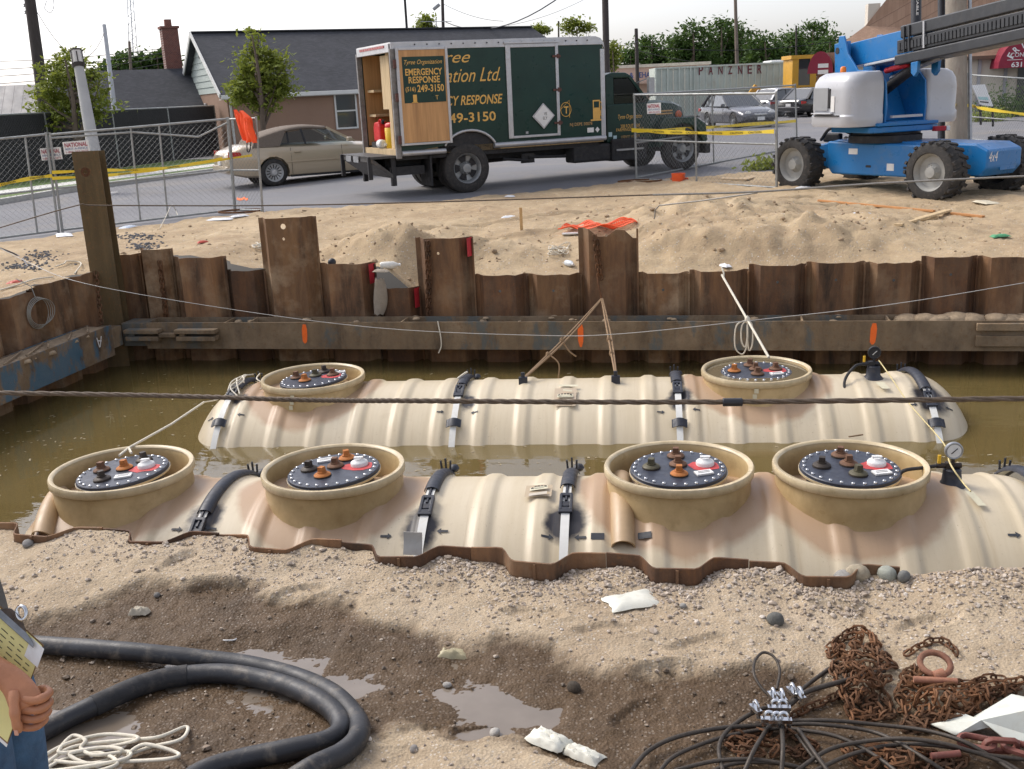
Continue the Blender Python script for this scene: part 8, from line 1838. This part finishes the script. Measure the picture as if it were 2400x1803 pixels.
# two street trees
p = ug(205, 408); p2 = ug(640, 365)
def scale_at(p): return F_PX / (Vector(p) - cC).dot(cF)
def tree_px(label, px, pyb, pyt, blobs_px, D, leaf, n, lm, seed, trunk_r=.1, group=None, limbs=9, clump=.28):
    b_ = ud(px, pyb, D); s = F_PX / D; gz_ = .45; base = Vector((b_.x, b_.y, gz_)); bl = []
    for cx2, cy2, rx, ry in blobs_px:
        c = ud(cx2, cy2, D) - base; bl.append((c.x, c.y, c.z, rx / s, rx / s * .9, ry / s))
    top = ud(px, pyt, D).z - gz_
    return tree(label, base, top, bl, leaf, n, lm, trunk_r, seed, limbs, group, clump=clump)
tree_px('leafy street tree behind the lamp post on the left', 195, 420, 110, [(150, 190, 62, 60), (115, 235, 45, 45), (210, 215, 45, 60), (160, 150, 40, 40), (175, 265, 62, 35), (235, 180, 18, 25), (180, 115, 12, 18), (115, 290, 35, 22), (250, 250, 25, 35)], 33, .085, 4600, LEAFA, 1, .11, limbs=18, clump=.24)
tree_px('leafy street tree in front of the tan house', 622, 380, 50, [(600, 210, 62, 40), (640, 190, 45, 50), (585, 165, 38, 40), (612, 125, 32, 38), (595, 85, 18, 26), (588, 58, 8, 10), (660, 150, 22, 25), (570, 235, 30, 18), (675, 210, 28, 18), (620, 250, 40, 14)], 31, .085, 4600, LEAFA, 2, .10, limbs=18, clump=.22)
for i, (lb, px, pyt, bl, D) in enumerate((('slim tree top showing over the truck roof left of centre', 1000, 38, [(998, 62, 14, 24), (996, 45, 8, 12)], 52), ('leafy tree top showing over the truck roof right of centre', 1360, 45, [(1340, 62, 20, 16), (1372, 62, 22, 12), (1335, 50, 9, 12)], 55), ('feathery tree top at the end of the dark roof', 1265, 68, [(1262, 72, 22, 8)], 60), ('leafy tree beside the truck front corner', 1440, 100, [(1432, 135, 12, 30), (1438, 115, 10, 20)], 48))):
    tree_px(lb, px, 340, pyt, bl, D, .11, 900, LEAFA, 10 + i, .08, 'tree tops behind the street', 5)
bgx = [(1530, 80, 40, 1.0), (1580, 92, 36, 1.0), (1625, 60, 40, 1.25), (1690, 48, 46, 1.35), (1735, 60, 42, 1.2), (1790, 85, 40, 1.0), (1850, 78, 40, 1.0), (1900, 55, 40, 1.2), (1940, 85, 34, .9), (1995, 96, 34, .8), (1480, 118, 30, .7), (2050, 92, 34, .9)]
names = ['first', 'second', 'third', 'fourth', 'fifth', 'sixth', 'seventh', 'eighth', 'ninth', 'tenth']
for i, (px, pt_, rx, k) in enumerate(sorted(bgx)):
    bl = [(px, pt_ + 40, rx, 42), (px - rx * .5, pt_ + 70, rx * .9, 40), (px + rx * .55, pt_ + 75, rx * .9, 36), (px + rx * .1, pt_ + 14, rx * .5, 18), (px, pt_ + 105, rx * 1.1, 30)]
    tree_px('dark tree in the far tree line, %s from the left' % (names + ['eleventh', 'twelfth'])[i], px, 260, pt_, bl, 92 + (i % 3) * 6, .22, 3800, LEAFB, 30 + i, .2, 'dark trees of the far tree line', 5, .8)
for i, (px, pt_, rx, lb) in enumerate(((290, 128, 40, 'dark tree behind the white pole left of the wing roof'), (345, 128, 36, 'dark tree behind the wing roof of the house'), (385, 110, 26, 'tall dark tree behind the brick chimney'), (235, 165, 40, 'dark tree between the lamp post and the white pole'))):
    tree_px(lb, px, 260, pt_, [(px, pt_ + 25, rx, 24), (px - rx * .6, pt_ + 45, rx * .8, 25), (px + rx * .6, pt_ + 45, rx * .8, 25)], 75, .22, 1600, LEAFB, 60 + i, .18, 'dark trees behind the house', 5, .6)
def shrub(label, c, rx, rz, n, seed, lm=LEAFB):
    r = random.Random(seed); t = thing('shrub', label, 'shrub', c); cr = MB()
    for i in range(n):
        d = Vector((r.gauss(0, .45), r.gauss(0, .3), abs(r.gauss(0, .5)))); p = Vector((d.x * rx, d.y * rx, d.z * rz)); s = .07 * r.uniform(.6, 1.3); ax = Vector((r.gauss(0, 1), r.gauss(0, 1), r.gauss(0, 1))).normalized(); sd = ax.orthogonal().normalized(); cr.add([p - ax * s, p + sd * s * .5, p + ax * s, p - sd * s * .5], [(0, 1, 2, 3)])
    obj('foliage', cr, lm, t); obj('stem', MB().cyl((0, 0, 0), (0, 0, rz * .5), .03, n=6), BARK, t)
shrub('green shrub behind the leaning white sign', ug(2345, 275), 1.0, 1.1, 900, 3); shrub('low weeds below the leaning sign', ug(2310, 285), .9, .45, 700, 4, LEAFA); shrub('low green hedge below the maroon awning', ug(2390, 272), 1.6, .7, 900, 5)
shrub('tuft of dry weeds at the road edge by the lift wheel', ug(1790, 398), .5, .25, 260, 6, LEAFA)
# poles
POLEM = M('pole_wood', (.15, .12, .095), .9, 0, .3, 2, stretch=(4, 4, .2), bmp=.4); POLED = M('dark_pole', (.05, .04, .035), .85, 0, .3, 2, stretch=(4, 4, .2)); POLEG = M('grey_pole', (.5, .51, .53), .6, .2, .1, 3)
def pole(label, px, pyb, D, w0, w1, mat, pyt=-120, px2=None, name='utility_pole', cat='pole', group='poles and masts around the street'):
    b_ = ud(px, pyb, D); b_.z = min(b_.z, .5) if pyb > 240 else .45; t = ud(px2 if px2 is not None else px, pyt, D); s = F_PX / D; p = thing(name, label, cat, (b_.x, b_.y, b_.z), 0, group)
    obj('shaft', MB().tube([Vector((0, 0, 0)), (t - b_) * .5, t - b_], [w0 / s / 2, (w0 + w1) / s / 4, w1 / s / 2], 12), mat, p, smooth=60); return p, t - b_
pw, tv = pole('dark wooden utility pole with insulators at the upper left', 108, 300, 36, 30, 24, POLED, -60, 62)
for i in range(5): q = tv * (.80 + .035 * i); obj('insulator', MB().lathe([(.03, 0), (.06, .03), (.03, .06), (.05, .09), (.02, .12)], 10, q + Vector((-.22, 0, 0))), STEEL, pw)
obj('cable_loop', MB().tube(curve([tv * .92 + Vector((.2, 0, 0)), tv * .9 + Vector((.75, 0, 0)), tv * .84 + Vector((.85, 0, 0)), tv * .80 + Vector((.7, 0, 0)), tv * .82 + Vector((.5, 0, 0)), tv * .86 + Vector((.6, 0, 0))], 6), .012, 5), BLACKP, pw)
pole('pale grey metal pole left of the wing roof', 272, 300, 40, 13, 9, POLEG, 58, 244); pole('short wooden pole behind the trees left of the chimney', 312, 300, 70, 8, 6, POLEM, 98, 303)
pl_, tv = pole('lattice radio mast far behind the chimney', 322, 300, 110, 3, 2, STEEL, -60, 302)
for i in range(26):
    a, b_ = tv * (.3 + .027 * i), tv * (.3 + .027 * (i + 1)); w = .55 - .012 * i; sg = 1 if i % 2 else -1; obj('lattice', MB().bar(a + Vector((sg * w, 0, 0)), b_ + Vector((-sg * w, 0, 0)), .04, .04).bar(a + Vector((w, 0, 0)), b_ + Vector((w, 0, 0)), .06, .06).bar(a + Vector((-w, 0, 0)), b_ + Vector((-w, 0, 0)), .06, .06), STEEL, pl_)
sl2, tv = pole('street light on a pole behind the dark roof', 1042, 260, 58, 9, 7, POLED, -40, 1036)
obj('lamp_head', MB().box(tv * .84 + Vector((-.35, 0, .0)), (.45, .25, .16), Euler((0, -.6, 0)).to_matrix()), STEEL, sl2, bevel=.03)
pole('thick dark utility pole beside the truck front corner', 1424, 260, 40, 16, 15, POLED, -60, 1417); pole('slim grey pole behind the truck cab', 1496, 260, 60, 10, 8, POLED, 68, 1491); pole('brown utility pole in front of the far trees', 1731, 200, 70, 10, 7, POLEM, -60, 1722); pole('thin dark pole behind the far trees', 1868, 200, 75, 5, 4, POLED, 62, 1866); pole('short pole end over the truck roof', 1310, 260, 58, 4, 4, POLED, 50, 1309)
bp_, tv = pole('thick weathered utility pole behind the lift', 2243, 325, 26.5, 50, 47, M('weathered_pole', (.27, .235, .19), .9, 0, .25, 1.5, stretch=(4, 4, .25), dirt=.4, dcol=(.2, .09, .07), bmp=.5), -120, 2240)
obj('conduit', MB().cyl(Vector((.31, -.1, 0)), tv + Vector((.31, -.1, 0)), .045, n=8), STEEL, bp_, smooth=60)
dk_, tv2 = pole('black pole just left of the weathered utility pole', 2208, 325, 27, 18, 18, BLACKP, -120, 2207)
cp, tv3 = pole('black pole with white vertical lettering behind the boom', 2148, 320, 25, 24, 24, BLACKP, -120, 2148)
lx = ud(2152, 14, 25 - .14) - cp.location; text(cp, 'CABLE', WHITEP, lx + Vector((-.02, -.01, 0)), (0.04, 0, -1), (1, .12, 0.04), .42, .055, bold=.02)
# lamp post
lp, tv = pole('pale concrete lamp post with a square lantern, leaning left', 243, 480, 27, 34, 22, M('lamp_concrete', (.46, .45, .43), .85, 0, .1, 2, bmp=.2), 158, 185, 'lamp_post', 'lamp post', None)
s = F_PX / 27.; d_ = tv.normalized(); sd = Vector((1, 0, 0)); fwd = Vector((0, -1, 0))
obj('lantern', MB().cyl(tv + d_ * .10, tv + d_ * .42, .15, .155, n=6), M('lantern_glass', (.72, .68, .62), .4, 0, .04, 4), lp); obj('lantern_cap', MB().cyl(tv + d_ * .42, tv + d_ * .46, .18, .16, n=6), POLED, lp); obj('lantern_base', MB().cyl(tv + d_ * .0, tv + d_ * .10, .15, .17, n=10), POLED, lp)
for a in range(6): q = Vector((math.cos(R(60 * a)), math.sin(R(60 * a)), 0)) * .155; obj('lantern_bar', MB().cyl(tv + d_ * .10 + q, tv + d_ * .42 + q, .014, n=5), POLED, lp)
obj('plinth', MB().box((0, 0, .12), (.7, .7, .35), None, .85), lp.children[0].data.materials[0], lp, bevel=.02)
# overhead wires
def owire(label, a, b_, r=.012, sag=.3, D0=60, D1=60):
    p, q = ud(*a, D0), ud(*b_, D1); pts = [p.lerp(q, k / 12) + Vector((0, 0, -sag * 4 * (k / 12) * (1 - k / 12))) for k in range(13)]
    tag(obj('overhead_wire', MB().tube(pts, r, 5), BLACKP, smooth=60), label, 'wire', 'overhead wires')
for i, (a, b_, lb) in enumerate((((-60, 165), (420, 118), 'uppermost wire of the left bundle'), ((-60, 182), (420, 128), 'second wire of the left bundle'), ((-60, 200), (420, 142), 'lowest wire of the left bundle'), ((-60, 145), (420, 108), 'faint high wire at the left'))): owire(lb + ', running behind the street tree', a, b_, .018, .2)
owire('wire from the left utility pole to the pale grey pole', (88, 30), (245, 75), .012, 1.2, 36, 40); owire('thick service wire rising from the street light to the right', (1045, 52), (1330, -20), .028, .8, 58, 40); owire('thin wire right of the street light', (1040, 10), (1180, 50), .012, .2, 58, 58); owire('thin slanting wire above the truck roof', (1190, 60), (1420, -30), .01, .3); owire('wire behind the truck front between two poles', (1425, 100), (1495, 96), .015, .2, 55, 60); owire('wire in front of the far trees', (1500, 108), (2000, 90), .02, .5, 70, 70); owire('second lower wire in front of the far trees', (1500, 120), (1960, 150), .02, .6, 70, 70)
# ------------------------------------------------------------------ litter on the far dirt
def ond(px, py, dz=0.0):
    p = uz(px, py, .35)
    for _ in range(12): p = uz(px, py, .6 * (p.z - dz) + .4 * DIRT(p.x, p.y) + dz)
    p.z = DIRT(p.x, p.y) + dz; return p
tag(obj('wooden_stake', MB().bar(ond(1223, 553, -.1), ond(1223, 553) + Vector((0, 0, .42)), .045, .02), WOOD, bevel=.003), 'pale wooden stake standing in the dirt behind the far piles', 'stake')
def plank(a, b_, w, h, label, mat=WOOD): tag(obj('plank', MB().bar(ond(*a, .02), ond(*b_, .02), w, h), mat, bevel=.003), label, 'plank', 'planks lying on the dirt')
OW = M('orange_lumber', (.5, .24, .09), .75, 0, .2, 3); plank((1075, 556), (1185, 553), .04, .03, 'thin pale lath lying beside the wooden stake'); plank((1918, 470), (2190, 495), .05, .03, 'long orange brown plank on the dirt in front of the lift', OW); plank((2105, 524), (2222, 494), .10, .03, 'pale board lying crosswise at the right'); plank((2150, 518), (2195, 510), .06, .03, 'short pale board beside the crosswise one'); plank((2230, 500), (2305, 508), .07, .03, 'short orange board at the right end of the planks', OW); plank((1318, 549), (1360, 546), .10, .02, 'white painted board under the orange netting', WHITEP)
tag(obj('plywood_sheet', MB().prism([(0, 0), (1.05, 0), (.9, .9), (.02, .9)], ug(1645, 427) + Vector((0, 0, .05)), (.8, -.6, 0), (.55, .75, .0), (0, 0, .03)), M('dusty_ply', (.5, .38, .24), .9, 0, .1, 3), fix=True), 'dusty plywood sheet lying at the road edge behind the fence', 'plywood')
# orange barrier netting
ORN = M('orange_netting', (.85, .12, .03), .6, 0, .15, 10); q0, q1 = ond(1308, 545, .03), ond(1482, 535, .03); dq = (q1 - q0); pn = Vector((-dq.y, dq.x, 0)).normalized(); mb = MB(); rr = random.Random(8)
def netp(s, t): return q0 + dq * s + pn * (t * .55 + .06 * math.sin(9 * s)) + Vector((0, 0, .05 + .06 * noise.noise(Vector((s * 5, t * 3, 2))) + .03 * math.sin(14 * s + 5 * t)))
for i in range(46): mb.tube([netp(i / 45, t / 6) for t in range(7)], .008, 4)
for j in range(9): mb.tube([netp(i / 30, j / 8) for i in range(31)], .009, 4)
tag(obj('barrier_netting', mb, ORN, smooth=60), 'crumpled orange barrier netting lying behind the tall ragged pile', 'netting')
# orange bucket remains by the fence
p = ug(1590, 432); bk = thing('orange_bucket', 'broken orange bucket on the ground by the fence', 'bucket', p); obj('shell', MB().lathe([(.11, 0), (.12, .02), (.14, .2), (.145, .22), (.13, .22), (.11, .03)], 16), ORN, bk, smooth=50); obj('rim_shard', MB().shell(lambda s, t: (.25 * math.cos(2 * s) - .05, .2 * math.sin(2 * s), .02 + .1 * t), 6, 2, .008), ORN, bk, smooth=50)
def bottle(label, px, py, col, L_=.2, r=.035, rz=0.3, tilt=0.0):
    p = ond(px, py, r); t = thing('plastic_bottle', label, 'bottle', p, rz); m = M('bottle_' + label[:14].replace(' ', '_'), col, .25, 0, .1, 12); obj('body', MB().lathe([(r * .8, -L_ / 2), (r, -L_ / 2 + .02), (r, L_ * .15), (r * .5, L_ * .35), (r * .35, L_ * .42)], 14, (0, 0, 0), 'x', cap=True), m, t, smooth=50); obj('cap', MB().cyl((L_ * .42, 0, 0), (L_ * .5, 0, 0), r * .42, n=10), WHITEP, t)
bottle('pale plastic bottle on the dirt above the cloth bag', 915, 622, (.68, .66, .6), .26, .05, .2); bottle('clear bottle with a green cap beside the tall ragged pile', 1335, 618, (.6, .65, .68), .2, .04, -1.0)
def scrib(label, px, py, w, h, seed, r=.006, n=26):
    rnd = random.Random(seed); pts = []
    for i in range(n): p = ond(px + rnd.uniform(-w, w), py + rnd.uniform(-h, h), .02); p.z += rnd.uniform(0, .04); pts.append(p)
    rope('string_tangle', curve(pts, 5), r, ROPE, label, 'string', 5)
scrib('tangle of white string on the dirt left of the tall ragged pile', 1312, 585, 30, 15, 1); scrib('tangle of white string beside the tall holed pile', 606, 578, 16, 9, 2, .007, 18)
rope('rope_scrap', curve([ond(375, 535, .02), ond(388, 510, .15), ond(402, 482, .35), ond(411, 492, .2), ond(417, 506, .1)], 6), .008, ROPE, 'white rope end sticking up from the dirt by the fence', 'rope')
rope('rope_scrap', curve([ond(0, 680, .02), ond(40, 668, .02), ond(80, 655, .02), ond(125, 648, .02)], 6), .01, ROPE, 'white rope lying on the dirt at the left edge', 'rope'); rope('rope_scrap', curve([ond(130, 625, .02), ond(150, 618, .03), ond(158, 612, .03), ond(190, 617, .02), ond(175, 640, .02)], 6), .009, ROPE, 'thin white rope beside the corner post', 'rope')
FILM = M('white_litter', (.72, .73, .74), .5, 0, .08, 10); WBL = M('blue_white_film', (.6, .68, .78), .4, 0, .1, 10); GRL = M('green_litter', (.08, .3, .14), .6, 0, .2, 10); RDL = M('red_litter', (.5, .08, .05), .6, 0, .2, 10)
for i, (px, py, rx, m_, lb) in enumerate(((515, 516, .22, FILM, 'white paper litter at the foot of the fence'), (562, 508, .16, FILM, 'white plastic bag below the orange vest'), (300, 534, .18, WBL, 'pale blue litter right of the corner post'), (150, 552, .25, FILM, 'white plastic litter left of the corner post'), (2017, 504, .14, WBL, 'flat pale blue plastic scrap in front of the lift'), (2342, 555, .12, GRL, 'small green scrap at the right'), (1880, 442, .2, FILM, 'white bag by the left lift wheel'), (2310, 476, .22, M('tan_paper', (.55, .5, .38), .8), 'pale crumpled paper right of the lift'), (1195, 462, .1, FILM, 'small white scrap below the truck'), (1193, 510, .12, FILM, 'faint white scrap beside the wooden stake'), (475, 570, .08, RDL, 'small red scrap on the dirt left of the tall piles'), (35, 664, .1, RDL, 'red scrap at the left edge of the dirt'), (1700, 620, .08, FILM, 'white film where the mooring rope meets the far wall'), (893, 638, .1, CLOTH, 'dirty cloth scrap above the hanging bag'))):
    crumple('litter', ond(px, py), rx, rx * .5, .025, m_, lb, 'litter', 50 + i, n=8, rot=i * .7)
bl = ond(778, 615, .05); tag(obj('black_ball', MB().lathe([(.001, -.05)] + [(.055 * math.cos(t), .055 * math.sin(t)) for t in [R(-60 + 20 * i) for i in range(7)]] + [(.001, .055)], 14, bl), BLACKP, smooth=180), 'small black ball on the dirt right of the tall holed pile', 'ball')
tag(obj('paint_mark', MB().grid(lambda s, t: (lambda p: (p.x, p.y, G(p.x, p.y) + .006))(ug(555 + 30 * s + 4 * math.sin(5 * s), 464 + 5 * t + 2 * math.sin(9 * s))), 6, 2), ORANGE), 'faint orange spray mark on the road beside the fence', 'paint mark')
# clods on the far dirt
CLOD = M('dirt_clod', (.33, .24, .15), .95, 0, .35, 6, kind='Position', bmp=.4); rr = random.Random(77); mb = MB(); k = 0
while k < 1300:
    c = rr.choice((m1, m3, m4, m5)) if rr.random() < .55 else None
    x, y = (rr.gauss(c.x, 1.2), rr.gauss(c.y, .9)) if c else (rr.uniform(-9, 8), rr.uniform(12.9, 20))
    if to_pit((x, y, 0))[1] < V_FAR + .15 or y > interp(BORDER, x): continue
    r = .006 + rr.expovariate(1 / .009); r = min(r, .05); stone(mb, (x, y, DIRT(x, y) + r * .1), r, rr); k += 1
tag(obj('dirt_clods', mb, CLOD), 'clods and pebbles scattered over the sandy mounds', 'clods', kind='stuff')
DKG = M('dark_gravel', (.12, .12, .125), .9, 0, .3, 12, kind='Position'); mb = MB()
for i in range(420):
    q = rr.choice(((320, 555, 60, 8), (340, 578, 40, 10), (60, 625, 70, 10), (100, 600, 40, 14))); p = ond(rr.gauss(q[0], q[2] * .5), rr.gauss(q[1], q[3] * .5)); stone(mb, p, rr.uniform(.012, .03), rr)
tag(obj('dark_gravel', mb, DKG), 'patches of dark broken asphalt on the dirt by the corner post', 'gravel', kind='stuff')
